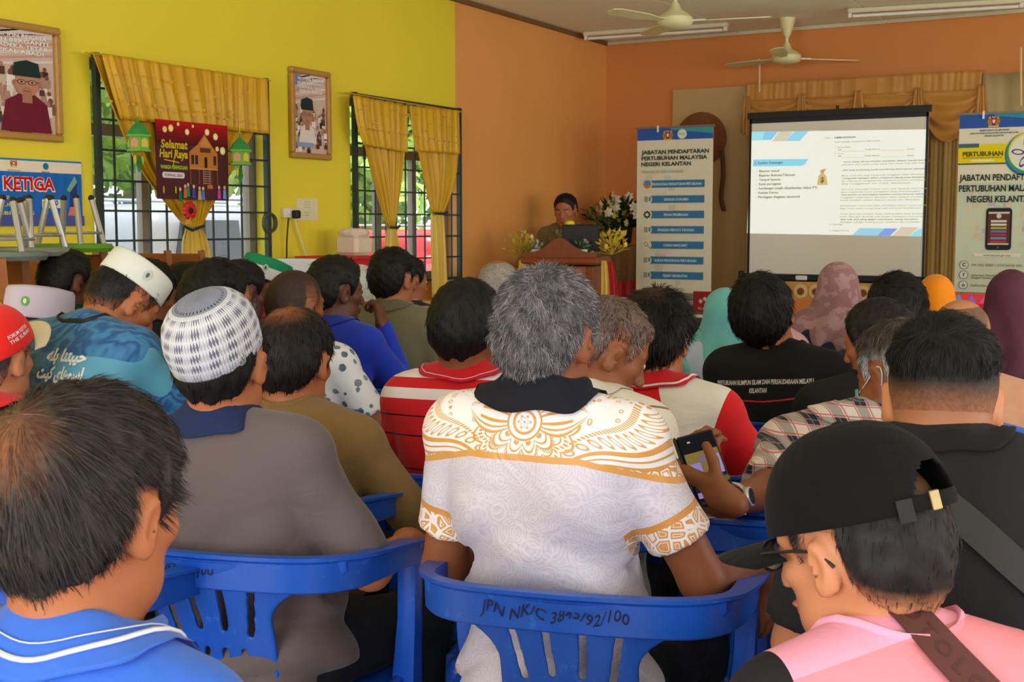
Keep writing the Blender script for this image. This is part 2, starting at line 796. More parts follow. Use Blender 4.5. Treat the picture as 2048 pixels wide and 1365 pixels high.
M_wall = material('yellow_and_orange_wall_paint', rough=0.55, fn=wall_paint, bump=(60, 0.1, 0.002))
M_orange = material('orange_wall_paint', rough=0.55, fn=orange_paint, bump=(60, 0.1, 0.002))
M_cream = material('cream_paint', rgb(206, 196, 160), 0.6, var=0.1)
M_ceil = material('ceiling_board_paint', rgb(246, 240, 212), 0.7, var=0.15, vscale=2)
M_tile = material('floor_tile_glaze', rgb(222, 215, 198), 0.25, 0.5, var=0.15, vscale=3)
M_grout = material('tile_grout', rgb(140, 130, 112), 0.8)
M_dark = material('dark_green_iron', rgb(38, 52, 44), 0.5, 0.4)
M_alu = material('grey_aluminium_frame', rgb(128, 118, 104), 0.4, 0.5)
M_glass = material('window_glass', rgb(200, 215, 210), 0.05, 0.5, alpha=0.12)
M_gold = None

WIN = []
for a, b in ((184, 528), (700, 913)):
    WIN.append((on_x(a, 300, XL).y, on_x(b, 300, XL).y, 1.0, 2.2))
WALLT = 0.14


def wall_y(name, x0, x1, ylo, yhi, holes, mats):
    """a wall along y with rectangular openings (y0, y1, z0, z1)"""
    mb = MB()
    xc_, w = (x0 + x1) / 2, abs(x1 - x0)
    cur = ylo
    for (a, b, z0, z1) in sorted(holes):
        mb.box((xc_, (cur + a) / 2, ZC / 2), (w, a - cur, ZC))
        mb.box((xc_, (a + b) / 2, z0 / 2), (w, b - a, z0))
        mb.box((xc_, (a + b) / 2, (z1 + ZC) / 2), (w, b - a, ZC - z1))
        cur = b
    mb.box((xc_, (cur + yhi) / 2, ZC / 2), (w, yhi - cur, ZC))
    return mb.build(name, mats, kind='structure')


wall_y('wall_left', XL - WALLT, XL, YB, YF, WIN, M_wall)
wall_y('wall_right', XR, XR + WALLT, YB, YF, [(-1.0, 1.6, 0.9, 2.5), (3.0, 5.4, 0.9, 2.5), (6.5, 8.3, 0.9, 2.5)], M_orange)
mb = MB()
mb.box(((XL + XR) / 2, YF + 0.07, ZC / 2), (XR - XL + 0.28, 0.14, ZC))
mb.build('wall_front', M_orange, kind='structure')
mb = MB()
for a, b in ((XL, -3.0), (0.4, 1.8), (4.2, XR)):
    mb.box(((a + b) / 2, YB - 0.07, ZC / 2), (b - a, 0.14, ZC))
for a, b in ((-3.0, 0.4), (1.8, 4.2)):
    mb.box(((a + b) / 2, YB - 0.07, 2.85), (b - a, 0.14, ZC - 2.69))
mb.build('wall_back', M_orange, kind='structure')

ceil = MB().box(((XL + XR) / 2, (YF + YB) / 2, ZC + 0.06), (XR - XL + 0.3, YF - YB + 0.3, 0.08)).build('ceiling', M_grout, kind='structure')
pm = MB().box((0, 0, 0.012), (1.212, 2.412, 0.022), bev=0.003)
first = None
for i in range(9):
    for j in range(6):
        cx, cy = XL + 0.61 + i * 1.22, YF - 1.21 - j * 2.42
        if first is None:
            first = pm.build('ceiling_panel', M_ceil, ceil)
            o = first
        else:
            o = first.copy()
            COL.objects.link(o)
            o.parent = ceil
        o.location = (cx, cy, ZC - 0.002)

fl = MB().box(((XL + XR) / 2, (YF + YB) / 2, -0.06), (XR - XL + 0.3, YF - YB + 0.3, 0.1)).build('floor', M_grout, kind='structure')
tm = MB().box((0, 0, -0.006), (0.396, 0.396, 0.012), bev=0.002)
first = None
far = MB()
for i in range(25):
    for j in range(35):
        cx, cy = XL + 0.2 + i * 0.4, YB + 0.2 + j * 0.4
        if -3.0 < cx < 1.9 and 1.0 < cy < 7.0 and not (cx > 1.2 and cy > 5):
            if first is None:
                first = tm.build('floor_tile', M_tile, fl)
                o = first
            else:
                o = first.copy()
                COL.objects.link(o)
                o.parent = fl
            o.location = (cx, cy, 0)
        else:
            far.box((cx, cy, -0.006), (0.396, 0.396, 0.012))
tag(far.build('floor_tiles_beyond', M_tile, fl), kind='stuff')

tr = MB()
tr.box(((XL + XR) / 2, YF - 0.012, ZC - 0.02), (XR - XL, 0.024, 0.03))
tr.build('trim_1', M_cream, kind='structure')
tr = MB()
tr.box((XL + 0.012, (YF + YB) / 2, ZC - 0.02), (0.024, YF - YB, 0.03))
tr.build('trim_2', material('brown_cove_paint', rgb(120, 84, 40), 0.7), kind='structure')  # brown trim, darker than the cream one on the front wall

# ---- windows with grilles
bar_v = MB().box((0, 0, 0.6), (0.009, 0.009, 1.2))
hbars = {}
for wi, (y0, y1, z0, z1) in enumerate(WIN):
    w = y1 - y0
    root = empty('window_%d' % (wi + 1), (XL, y0, z0))
    root['kind'] = 'structure'
    fr = MB()
    xf = -0.10
    for yy in (0.025, w - 0.025):
        fr.box((xf, yy, 0.6), (0.05, 0.05, 1.2))
    for zz, t in ((0.025, 0.05), (0.86, 0.06), (1.175, 0.05)):
        fr.box((xf, w / 2, zz), (0.05, w - 0.1, t))
    fr.build('window_frame', M_alu, root)
    for k, yy in enumerate((w * 0.33, w * 0.66)):
        MB().box((xf, yy, 0.45), (0.04, 0.05, 0.80)).build('mullion', M_alu, root)
    for k in range(3):
        MB().box((xf, w * (0.165 + 0.33 * k), 0.45), (0.006, w * 0.30, 0.80)).build('pane', M_glass, root)
    MB().box((xf, w / 2, 1.02), (0.006, w - 0.1, 0.26)).build('pane', M_glass, root)
    gf = MB()
    for yy in (0.012, w - 0.012):
        gf.box((0.03, yy, 0.6), (0.03, 0.028, 1.24))
    for zz in (-0.005, 1.205):
        gf.box((0.03, w / 2, zz), (0.02, w, 0.02))
    gf.build('grille_frame', M_dark, root)
    n = 11
    f0 = None
    for k in range(1, n):
        if f0 is None:
            f0 = o = bar_v.build('grille_bar', M_dark, root)
        else:
            o = f0.copy()
            COL.objects.link(o)
            o.parent = root
        o.location = (0.028, w * k / n, 0)
    f0 = None
    for k in range(1, 8):
        if f0 is None:
            f0 = o = MB().box((0, 0, 0), (0.007, w, 0.011)).build('grille_crossbar', M_dark, root)
        else:
            o = f0.copy()
            COL.objects.link(o)
            o.parent = root
        o.location = (0.036, w / 2, 1.2 * k / 8)
    MB().box((-0.06, w / 2, -0.012), (0.16, w + 0.04, 0.024), bev=0.004).build('window_sill', M_cream, root)

# ------------------------------------------------------------------ outdoors, seen through the windows
M_grass = material('grass', rough=0.9, fn=lambda: mix(noise(3, 4), rgb(70, 105, 40), rgb(120, 150, 70)))
M_road = material('asphalt', rgb(150, 146, 138), 0.9, var=0.2, vscale=20)
MB().box((-25, 14, -0.25), (39.2, 70, 0.3)).build('ground', M_grass, kind='structure')
MB().box((-8.5, 12, -0.085), (4.5, 30, 0.03)).build('driveway', M_road, kind='structure')


def leaf_mat(n, c0, c1):
    return material(n, rough=0.6, fn=lambda: mix(noise(2.5, 3), c0, c1))


LM = [leaf_mat('leaves_bright', rgb(110, 160, 50), rgb(190, 220, 110)), leaf_mat('leaves_mid', rgb(70, 120, 50), rgb(150, 185, 80)),
      leaf_mat('leaves_dark', rgb(60, 100, 60), rgb(120, 150, 90))]
M_bark = material('bark', rgb(110, 90, 70), 0.9, var=0.3)


def tree(x, y, h, r, k, label):
    root = empty('tree', (x, y, -0.1), 0, label, 'tree', None)
    mb = MB()
    mb.tube([(0, 0, 0), (0.05, 0.1, h * 0.3), (0, 0, h * 0.62)], [0.16, 0.12, 0.07], 8)
    for q in range(5):
        a = q * 1.3
        mb.tube([(0, 0, h * 0.35 + q * 0.1), (r * .5 * math.cos(a), r * .5 * math.sin(a), h * 0.6)], [0.06, 0.02], 6)
    mb.build('trunk', M_bark, root)
    n = 5600
    rg = np.random.default_rng(int(abs(x * 10 + y)))
    blobs = rg.normal(0, 1, (16, 3))
    blobs /= np.linalg.norm(blobs, axis=1)[:, None]
    c = blobs * np.array([r * .75, r * .75, h * .36]) * rg.uniform(.3, 1, (16, 1)) + np.array([0, 0, h * 0.6])
    b = rg.integers(0, 16, n)
    d = rg.normal(0, 1, (n, 3))
    d /= np.linalg.norm(d, axis=1)[:, None]
    P = c[b] + d * (r * 0.36) * rg.uniform(.6, 1.05, (n, 1))
    P[:, 2] = np.where(P[:, 2] < h * .34, rg.uniform(.25, h * .6, n), P[:, 2])
    t1 = np.cross(d, rg.normal(0, 1, (n, 3)))
    t1 /= np.linalg.norm(t1, axis=1)[:, None]
    t2 = np.cross(d, t1) + d * rg.uniform(-.6, .6, (n, 1))
    s_ = rg.uniform(.09, .19, (n, 1))
    V = np.stack([P - t1 * s_, P - t2 * s_ * .5, P + t1 * s_, P + t2 * s_ * .5], 1).reshape(-1, 3)
    Q = np.arange(4 * n).reshape(-1, 4)
    o = link_mesh('foliage', np_mesh('foliage', V, Q), LM[k], root)
    o['kind'] = 'stuff'
    return root


tree(-12.2, 9.0, 5.5, 2.3, 1, 'leafy green tree behind the silver car, seen through the window with the red poster')
tree(-12.6, 12.6, 5.8, 2.4, 0, 'bright green tree further right behind the silver car')
tree(-12.0, 16.2, 5.4, 2.3, 0, 'bright green tree behind the red car, seen through the window near the orange wall')
tree(-13.0, 20.0, 6.0, 2.6, 1, 'green tree seen above the red car at the right of the window')
tree(-15.5, 14.5, 7.5, 3.0, 2, 'tall dark green tree between the nearer trees outside')
tree(-15.0, 24.0, 7.5, 3.2, 2, 'tall dark tree furthest away outside the window near the orange wall')


def car(x, y, col, label, tall):
    M_c = material('car_paint', col, 0.25, 0.6)
    M_w = material('car_glass', rgb(46, 50, 60), 0.15, 0.5)
    M_t = material('tyre_rubber', rgb(25, 25, 26), 0.8)
    M_m = material('wheel_metal', rgb(170, 172, 176), 0.3, metal=0.8)
    root = empty('car', (x, y, -0.07), 0, label, 'car')
    f = Field((-1.0, -2.4, 0.1), (1.0, 2.4, 2.0), 0.055)
    f.box((0, 0, 0.68), (0.86, 2.18, 0.36), rad=0.16)
    f.box((0, -0.25, tall - 0.45), (0.74, 1.42, 0.42), rad=0.24, k=0.10)
    for sx in (-1, 1):
        for yy in (-1.35, 1.38):
            f.cap((sx * 1.0, yy, 0.34), (sx * 0.6, yy, 0.34), 0.38, op='sub', k=0.02)
    V, Q = f.mesh()
    o = link_mesh('car_body', np_mesh('car_body', V, Q), [M_c], root, True)
    for sx in (-1, 1):
        for (a, b) in ((-1.45, -0.62), (-0.55, 0.22), (0.28, 0.95)):
            mb = MB()
            zt, zb = tall - 0.17, 0.96
            mb.prism([(a + 0.12, zt), (b - 0.08, zt), (b, zb), (a, zb)], -0.06, 0.02,
                     Matrix(((0, 0, 1, sx * 0.80), (1, 0, 0, 0), (0, 1, 0, 0), (0, 0, 0, 1))))
            mb.build('side_window', M_w, root)
        for yy in (-1.35, 1.38):
            mb = MB()
            mb.lathe([(0.2, -0.1), (0.33, -0.1), (0.345, -0.06), (0.345, 0.06), (0.33, 0.1), (0.2, 0.1)], 20, Matrix.Translation((sx * 0.8, yy, 0.345)) @ Matrix.Rotation(PI / 2, 4, 'Y'))
            w_ = mb.build('wheel', M_t, root, True)
            MB().lathe([(0.02, -0.105), (0.19, -0.105), (0.2, 0.0), (0.19, 0.105), (0.02, 0.105)], 14, Matrix.Translation((sx * 0.8, yy, 0.345)) @ Matrix.Rotation(PI / 2, 4, 'Y')).build('hubcap', M_m, w_)
        MB().tube([(sx * 0.6, -1.3, tall + 0.02), (sx * 0.6, 0.7, tall + 0.02)], 0.02, 6).build('roof_rail', M_m, root)
        MB().box((sx * 0.6, 2.17, 0.72), (0.32, 0.06, 0.14), bev=0.02).build('headlight', M_m, root)
    return root


car(-8.4, 9.1, rgb(150, 153, 162), 'silver-white car parked outside the window with the red poster', 1.66)
car(-8.6, 13.6, rgb(190, 30, 45), 'red car parked outside the window near the orange wall', 1.42)

# ------------------------------------------------------------------ curtains


def gold_cloth():
    n = noise(9, 4, stretch=(1, 1, 0.25))
    return mix(n, rgb(190, 140, 6), rgb(222, 174, 24))


M_gold = material('gold_satin', rough=0.45, spec=0.4, fn=gold_cloth, sheen=0.05, bump=(180, 0.15, 0.002))
M_gold2 = material('pale_gold_organza', rgb(222, 186, 66), 0.4, 0.5, sheen=0.3, var=0.2)
M_tan = material('tan_gold_satin', rough=0.5, spec=0.4, fn=lambda: mix(noise(7, 3), rgb(180, 122, 48), rgb(204, 146, 64)), sheen=0.2)


def sheet(name, rows, nfold, amp, mat, parent, nrm, nu=90, phase=0.0, thick=0.004):
    """gathered cloth through rows of (left point, right point, amp factor), folds along nrm"""
    L = catmull([r_[0] for r_ in rows], 5)
    Rr = catmull([r_[1] for r_ in rows], 5)
    A = catmull([(r_[2], 0, 0) for r_ in rows], 5)
    V = []
    n = Vector(nrm)
    for j, (a, b, c_) in enumerate(zip(L, Rr, A)):
        for i in range(nu + 1):
            u = i / nu
            p = a.lerp(b, u)
            uw = u + (.35 * math.sin(17 * u + phase) + .2 * math.sin(41 * u + .12 * j)) / (2 * PI * max(nfold, 3)) * 2.2
            d = amp * c_.x * (.8 * (1 - 1.6 * abs(math.sin(PI * nfold * uw + phase))) + .45 * math.sin(2 * PI * nfold * 2.7 * uw + phase * 2 + j * .14) * (.5 + .5 * math.sin(9 * u + phase)) + .3 * math.sin(11 * u + j * .3))
            p = p + n * d
            V.append(p)
    m = len(L)
    Q = [(j * (nu + 1) + i, j * (nu + 1) + i + 1, (j + 1) * (nu + 1) + i + 1, (j + 1) * (nu + 1) + i) for j in range(m - 1) for i in range(nu)]
    me = np_mesh(name, [tuple(v) for v in V], Q)
    o = link_mesh(name, me, mat, parent, True)
    md = o.modifiers.new('thickness', 'SOLIDIFY')
    md.thickness = thick
    return o


def WL(px, py, off=0.09):
    return on_x(px, py, XL + off)


NX = (1, 0, 0)


def sequins(parent, pts):
    mb = MB()
    for p in pts:
        mb.box(tuple(p), (0.006, random.uniform(.008, .02), random.uniform(.006, .012)))
    o = mb.build('sequins', material('gold_sequin', rgb(255, 226, 120), 0.15, 0.8, metal=0.7), parent)
    o['kind'] = 'stuff'


cur = empty('curtain', (0, 0, 0), 0, 'gold satin curtain gathered to one tie, hung over the window behind the red poster', 'curtain')
MB().tube([WL(170, 105, .095), WL(541, 161, .095)], 0.004, 8).build('curtain_rod', M_gold, cur)
sheet('drape', [(WL(180, 104), WL(533, 160), .9), (WL(215, 205), WL(520, 235), 1.2), (WL(270, 325), WL(470, 330), 1.1),
                (WL(345, 425), WL(425, 410), .7), (WL(372, 455, .12), WL(402, 455, .12), .35)], 9, 0.016, M_gold, cur, NX, 120)
sheet('drape_tail', [(WL(372, 455, .12), WL(402, 455, .12), .35), (WL(362, 490), WL(416, 488), .8), (WL(366, 560), WL(424, 558), 1)], 5, 0.014, M_gold2, cur, NX, 50)
sheet('valance', [(WL(205, 107, .125), WL(535, 159, .125), .8), (WL(222, 170, .14), WL(535, 205, .14), 1.1), (WL(243, 238, .14), WL(535, 268, .14), 1.25)], 13, 0.014, M_gold, cur, NX, 150, 1.0)
MB().tube([WL(366, 452, .17), WL(385, 461, .18), WL(408, 452, .17)], 0.008, 6).build('tie_cord', M_dark, cur)
sequins(cur, [WL(random.uniform(225, 530), 0, .165) for _ in range(0)] + [WL(x, 128 + (x - 178) * .154 + dy, .168) for x in range(222, 530, 11) for dy in (random.uniform(5, 60), 66 + 4 * math.sin(x * .2))])
bow = empty('ribbon_rosette', (0, 0, 0), 0, 'red ribbon rosette pinned on the gold curtain above its tie', 'ribbon')
mb = MB()
c0 = WL(379, 422, .2)
for k in range(9):
    a = k * 0.7
    mb.ball((c0.x, c0.y + .028 * math.cos(a), c0.z + .028 * math.sin(a)), (.014, .022, .022))
mb.build('loops', material('red_ribbon', rgb(196, 22, 26), 0.4, 0.5), bow, True)
MB().ball((c0.x + .012, c0.y, c0.z), (.008, .016, .016)).build('centre', flat(40, 20, 20), bow, True)
mb = MB()
for s_ in (-1, 1):
    mb.tube([(c0.x, c0.y, c0.z - .02), (c0.x + .005, c0.y + s_ * .02, c0.z - .07)], [(.010, .002), (.014, .002)], 6)
mb.build('tail', material('red_ribbon_tail', rgb(190, 160, 40), 0.4, 0.5), bow)

cur = empty('curtain', (0, 0, 0), 0, 'pair of gold satin curtains tied back on the window beside the orange wall', 'curtain')
MB().tube([WL(688, 185, .06), WL(922, 224, .06)], 0.004, 8).build('curtain_rod', M_gold, cur)
for rows, ph, nf, tail in (
    ([(WL(707, 191), WL(816, 213), .9), (WL(722, 270), WL(812, 280), 1.1), (WL(748, 370), WL(803, 360), 1.0), (WL(774, 455), WL(790, 452), .4)], 0, 6,
     [(WL(774, 455), WL(790, 452), .4), (WL(768, 490), WL(797, 490), .8), (WL(768, 560), WL(800, 560), 1)]),
    ([(WL(819, 213), WL(918, 221), .9), (WL(832, 280), WL(917, 300), 1.1), (WL(850, 370), WL(908, 365), 1.0), (WL(863, 427), WL(886, 425), .4)], 1.3, 6,
     [(WL(863, 427), WL(886, 425), .4), (WL(862, 470), WL(890, 470), .8), (WL(864, 600), WL(895, 600), 1)])):
    sheet('drape', rows, nf, 0.018, M_gold, cur, NX, 80, ph)
    sheet('drape_tail', tail, 4, 0.014, M_gold2, cur, NX, 40, ph)
    t0 = rows[-1]
    MB().tube([t0[0] + Vector((.03, -.01, 0)), (t0[0] + t0[1]) / 2 + Vector((.05, 0, -.008)), t0[1] + Vector((.03, .01, 0))], 0.009, 6).build('tie_cord', M_dark, cur)
sheet('valance', [(WL(707, 191, .13), WL(815, 212, .13), .8), (WL(716, 250, .14), WL(814, 262, .14), 1.1), (WL(728, 290, .14), WL(812, 305, .14), 1.25)], 8, 0.012, M_gold, cur, NX, 80, 1.0)
sheet('valance', [(WL(819, 212, .13), WL(919, 221, .13), .8), (WL(822, 262, .14), WL(920, 270, .14), 1.1), (WL(828, 302, .14), WL(920, 308, .14), 1.25)], 8, 0.012, M_gold, cur, NX, 80, 2.0)
sequins(cur, [WL(x, 191 + (x - 707) * .16 + dy, .165) for x in range(722, 915, 10) for dy in (random.uniform(12, 50), 62)])

# ------------------------------------------------------------------ things on the yellow wall


def wall_frame(px0, py0, px1, py1, off=0.0, py0b=None):
    """frame on the left wall from the pixel of its lower-left corner to its upper-right one; returns M, w, h"""
    a, b = on_x(px0, py0, XL + off), on_x(px1, py1, XL + off)
    return frame((XL + off, a.y, a.z), (0, 1, 0), (0, 0, 1)), b.y - a.y, b.z - a.z


def picture(M, w, h, label, seed, head_x, text_lines):
    root = thing_at('framed_poster', M, label, 'picture')
    mw = material('carved_gilt_frame', rgb(176, 132, 60), 0.45, 0.5, bump=(90, 0.6, 0.004), var=0.3, vscale=40)
    fr = MB()
    t = 0.035
    for (x0, y0, x1, y1) in ((0, 0, w, t), (0, h - t, w, h), (0, t, t, h - t), (w - t, t, w, h - t)):
        fr.box(((x0 + x1) / 2, (y0 + y1) / 2, 0.02), (x1 - x0, y1 - y0, 0.035), bev=0.008)
    fr.build('frame', mw, root)
    MB().box((w / 2, h / 2, 0.008), (w - 2 * t, h - 2 * t, 0.012)).build('backing', flat(215, 190, 170), root)
    c = Canvas(M @ Matrix.Translation((0, 0, 0.015)))
    rg = random.Random(seed)
    m = t + 0.003
    W, H = w - 2 * m, h - 2 * m

    def U(x, y):
        return (m + x * W, m + y * H)
    c.rect(m, m, w - m, h - m, (206, 180, 160))
    c.up()
    for k in range(7):  # flag stripes at the top
        a = 0.62 + k * 0.05
        c.poly([U(0, a), U(1, a + .1 + .01 * k), U(1, a + .125 + .01 * k) if a < .8 else U(1, 1), U(0, a + .025)], (200, 150, 140) if k % 2 else (222, 205, 196))
    c.poly([U(0, .84), U(.22, .9), U(.22, 1), U(0, 1)], (130, 140, 190))
    c.up()
    for k in range(60):  # sepia collage of small figures
        x, y = rg.uniform(.03, .97), rg.uniform(.02, .62)
        x0, y0 = U(x, y)
        s_ = rg.uniform(.025, .05) * W * 1.3
        tone = rg.choice([(90, 58, 48), (132, 92, 76), (226, 208, 196), (70, 44, 40), (176, 136, 120), (235, 224, 214)])
        c.layer = 3 + k % 5
        c.rect(x0 - s_, y0 - s_ * 1.6, x0 + s_, y0 + s_ * .4, tone)
        c.disc(x0, y0 + s_ * .9, s_ * .6, rg.choice([(120, 80, 62), (170, 126, 104)]), n=8)
    c.layer = 10
    hx = head_x
    c.poly([U(hx - .38, .0), U(hx - .3, .3), U(hx - .1, .38), U(hx + .1, .38), U(hx + .28, .28), U(hx + .34, 0)] if seed == 1 else
           [U(hx - .28, .12), U(hx - .2, .32), U(hx, .38), U(hx + .2, .32), U(hx + .28, .12)], (110, 32, 48) if seed == 1 else (226, 214, 204))
    c.up()
    x0, y0 = U(hx, .48)
    c.disc(x0, y0, W * .17, (184, 132, 104), ry=H * .125)
    c.rect(x0 - W * .07, y0 - H * .19, x0 + W * .07, y0 - H * .05, (172, 118, 92))
    c.disc(x0 - W * .18, y0, W * .025, (170, 116, 92), ry=H * .03)
    c.disc(x0 + W * .18, y0, W * .025, (170, 116, 92), ry=H * .03)
    c.up()
    c.poly([(x0 - W * .19, y0 + H * .07), (x0 + W * .2, y0 + H * .07), (x0 + W * .17, y0 + H * .21), (x0, y0 + H * .235), (x0 - W * .17, y0 + H * .2)], (34, 52, 50))
    for s_ in (-1, 1):
        c.disc(x0 + s_ * W * .075, y0 + H * .015, W * .062, (50, 36, 34), ry=H * .025)
        c.rect(x0 + s_ * W * .02 - W * .01, y0 - H * .045, x0 + s_ * W * .02 + W * .01, y0 - H * .038, (120, 70, 56))
    c.rect(x0 - W * .05, y0 - H * .078, x0 + W * .05, y0 - H * .07, (140, 70, 66))
    c.line(x0 - W * .17, y0 + H * .02, x0 + W * .17, y0 + H * .02, H * .006, (50, 36, 34))
    c.up()
    for s_ in (-1, 1):
        c.disc(x0 + s_ * W * .075, y0 + H * .015, W * .05, (196, 150, 126), ry=H * .018)
    c.up()
    for s_ in (-1, 1):
        c.disc(x0 + s_ * W * .075, y0 + H * .015, W * .02, (46, 30, 28), ry=H * .009)
    c.layer = 16
    for k, t_ in enumerate(text_lines):
        x1, y1 = U(.5, .93 - k * .052)
        c.text(t_, x1, y1, H * .034, (238, 236, 230), w=W * (.84 if k else .8) * min(1, len(t_) / 16 + .15), align='C', bold=.02)
    if seed == 1:
        x1, y1 = U(.12, .09)
        c.disc(x1, y1, W * .11, (60, 80, 150), ry=H * .035)
        c.up()
        c.disc(x1, y1, W * .06, (220, 200, 90), ry=H * .02)
    else:
        x1, y1 = U(.3, .1)
        c.rect(x1 - W * .25, y1 - H * .03, x1 + W * .25, y1 + H * .03, (140, 160, 190))
    c.build('print', root)
    return root


TL = ['PEMIMPIN BERJASA', 'SILIH BERGANTI', 'MERDEKA TETAP', 'KEKAL ABADI']
M, w, h = wall_frame(-52, 274, 112, 58)
picture(M, w, h, 'large gilt-framed sepia poster of a man in dark cap and glasses above the blue banner', 1, .60, TL)
M, w, h = wall_frame(577, 316, 654, 146)
picture(M, w, h, 'narrow gilt-framed sepia portrait poster between the two windows', 2, .38, TL)

# blue banner
M, w, h = wall_frame(-150, 448, 159, 324)
root = thing_at('banner', M, 'blue vinyl banner with red outlined lettering under the large framed poster', 'banner')
MB().box((w / 2, h / 2, 0.006), (w, h, 0.008)).build('sheet', flat(20, 100, 186), root)
MB().box((w / 2, 0.015, 0.014), (w, 0.05, 0.016)).build('hem', flat(70, 80, 150), root)
c = Canvas(M @ Matrix.Translation((0, 0, 0.0105)))
x0, _ = c.px(0, 400)
c.rect(0, h * .80, w, h * .97, (232, 218, 190))
c.rect(0, h * .97, w, h, (30, 130, 190))
for k in range(9):
    c.rect(w * (.35 + k * .07), h * .1, w * (.37 + k * .07), h * .78, (18, 110, 200 - 6 * k), skew=.04)
c.up()
xx, yy = c.px(27, 326)
crest(c, xx, yy, h * .07)
c.text('JABATAN MALAYSIA', xx, yy - h * .12, h * .018, (70, 70, 60), align='C')
xx, yy = c.px(91, 333)
c.disc(xx, yy, h * .055, (30, 120, 150))
c.text('MALAYSIA', xx, yy - h * .1, h * .022, (60, 90, 100), align='C', bold=.02)
x0, y0 = c.px(5, 377)
x1, y1 = c.px(107, 380)
c.up()
hh = h * .19
c.text('KETIGA', x0, y1 - .005, hh, (240, 226, 214), w=x1 - x0 + .012, bold=.075)
c.up()
c.text('KETIGA', x0 + .006, y1 - .003, hh, (206, 20, 22), w=x1 - x0, bold=.03)
xa, ya = c.px(18, 398)
c.text('JULAI 2012', xa, ya, h * .045, (220, 205, 60), w=.24, align='R', bold=.02, shear=.25)
xa, ya = c.px(40, 413)
c.text('DEWAN SERBAGUNA', xa, ya, h * .045, (220, 205, 60), w=.42, align='R', bold=.02)
xa, ya = c.px(68, 430)
c.text('KEMENTERIAN  SEMBILANG', xa, ya, h * .05, (220, 205, 60), w=.6, align='R', bold=.02)
xa, ya = c.px(122, 439)
c.text('JABATAN PENDAFTARAN PERTUBUHAN NEGERI KELANTAN', xa, ya, h * .04, (220, 205, 60), w=.95, align='R', bold=.02)
xa, ya = c.px(84, 416)
xb, yb = c.px(120, 400)
c.rect(xa, ya, xb, yb, (226, 222, 214))
c.up()
c.text('RM', xa + .004, (ya + yb) / 2, h * .04, (190, 40, 40))
c.text('1000', (xa + xb) / 2 + .01, ya + .014, h * .075, (30, 30, 50), align='C', bold=.03)
xa, ya = c.px(144, 435)
c.poly([(xa - .03, ya), (xa + .05, ya), (xa + .03, ya + .05), (xa - .01, ya + .05)], (220, 120, 110))
c.poly([(xa - .01, ya + .05), (xa + .03, ya + .05), (xa + .035, ya + .17), (xa - .005, ya + .13)], (50, 60, 120))
c.poly([(xa - .03, ya + .13), (xa + .02, ya + .2), (xa + .035, ya + .17), (xa - .01, ya + .12)], (120, 170, 150))
c.build('print', root)

# red festive poster in front of the window
Mf = frame(WL(314, 398, .2), Vector((0, 1, 0)), Vector((0, 0, 1)))
a, b = on_x(314, 398, XL + .2), on_x(454, 252, XL + .2)
w, h = b.y - a.y, b.z - a.z
root = thing_at('festive_poster', Mf, 'dark red festive poster with a stilt house, hung before the gold curtain', 'poster')
MB().box((w / 2, h / 2, 0.0), (w, h, 0.004)).build('sheet', flat(74, 24, 32), root)
c = Canvas(Mf @ Matrix.Translation((0, 0, 0.0025)))
rg = random.Random(4)
for k in range(6):
    c.rect(0, h * (.70 + .05 * k), w, h * (.75 + .05 * k), (88 + 18 * k, 22, 26))
c.up()
for x, y, r_ in ((.12, .88, .03), (.2, .9, .035), (.42, .87, .03), (.70, .89, .033), (.82, .84, .035), (.84, .68, .025), (.92, .66, .04), (.3, .96, .018), (.5, .95, .015)):
    c.disc(w * x, h * y, w * r_, (240, 214, 120), ry=h * r_ * 1.35, n=10)
c.up()
for x, y, r_ in ((.2, .9, .018), (.42, .87, .016), (.70, .89, .018), (.82, .84, .018), (.92, .66, .02)):
    c.disc(w * x, h * y, w * r_, (255, 250, 220), ry=h * r_ * 1.3, n=8)
c.text('Selamat', w * .06, h * .65, h * .10, (212, 184, 40), w=w * .36, bold=.03, shear=.1)
c.text('Hari Raya', w * .04, h * .53, h * .10, (212, 184, 40), w=w * .38, bold=.03, shear=.1)
c.line(w * .1, h * .5, w * .3, h * .47, h * .012, (212, 184, 40))
c.line(w * .22, h * .43, w * .24, h * .56, h * .012, (212, 184, 40))
c.text('WARGA PERPADUAN', w * .05, h * .385, h * .045, (170, 205, 50), w=w * .36, bold=.03)
c.rrect(w * .07, h * .27, w * .37, h * .345, h * .03, (222, 214, 216))
c.up()
c.text('SYAWAL 2022', w * .22, h * .29, h * .032, (60, 40, 60), w=w * .24, align='C', bold=.02)
wood, wd = (186, 120, 52), (120, 70, 34)
c.poly([(w * .44, h * .62), (w * .56, h * .72), (w * .66, h * .86), (w * .77, h * .70), (w * .84, h * .62)], wood)
c.rect(w * .44, h * .40, w * .84, h * .62, wood)
for x in (.45, .57, .66, .74, .83):
    c.rect(w * x - w * .01, h * .2, w * x + w * .012, h * .40, wd)
c.up()
c.poly([(w * .59, h * .70), (w * .66, h * .84), (w * .74, h * .70)], (206, 140, 66))
c.rect(w * .59, h * .62, w * .74, h * .68, (96, 56, 34))
for x in (.465, .52, .78):
    c.rect(w * x, h * .46, w * (x + .04), h * .58, (58, 44, 36))
c.rect(w * .65, h * .42, w * .69, h * .56, (40, 28, 24))
c.rect(w * .44, h * .395, w * .84, h * .415, (206, 140, 66))
for k in range(6):
    c.line(w * .63, h * (.22 + .03 * k), w * .72, h * (.22 + .03 * k), h * .008, (190, 150, 130))
for x in (.63, .72):
    c.line(w * x, h * .2, w * x, h * .40, h * .008, (190, 150, 130))
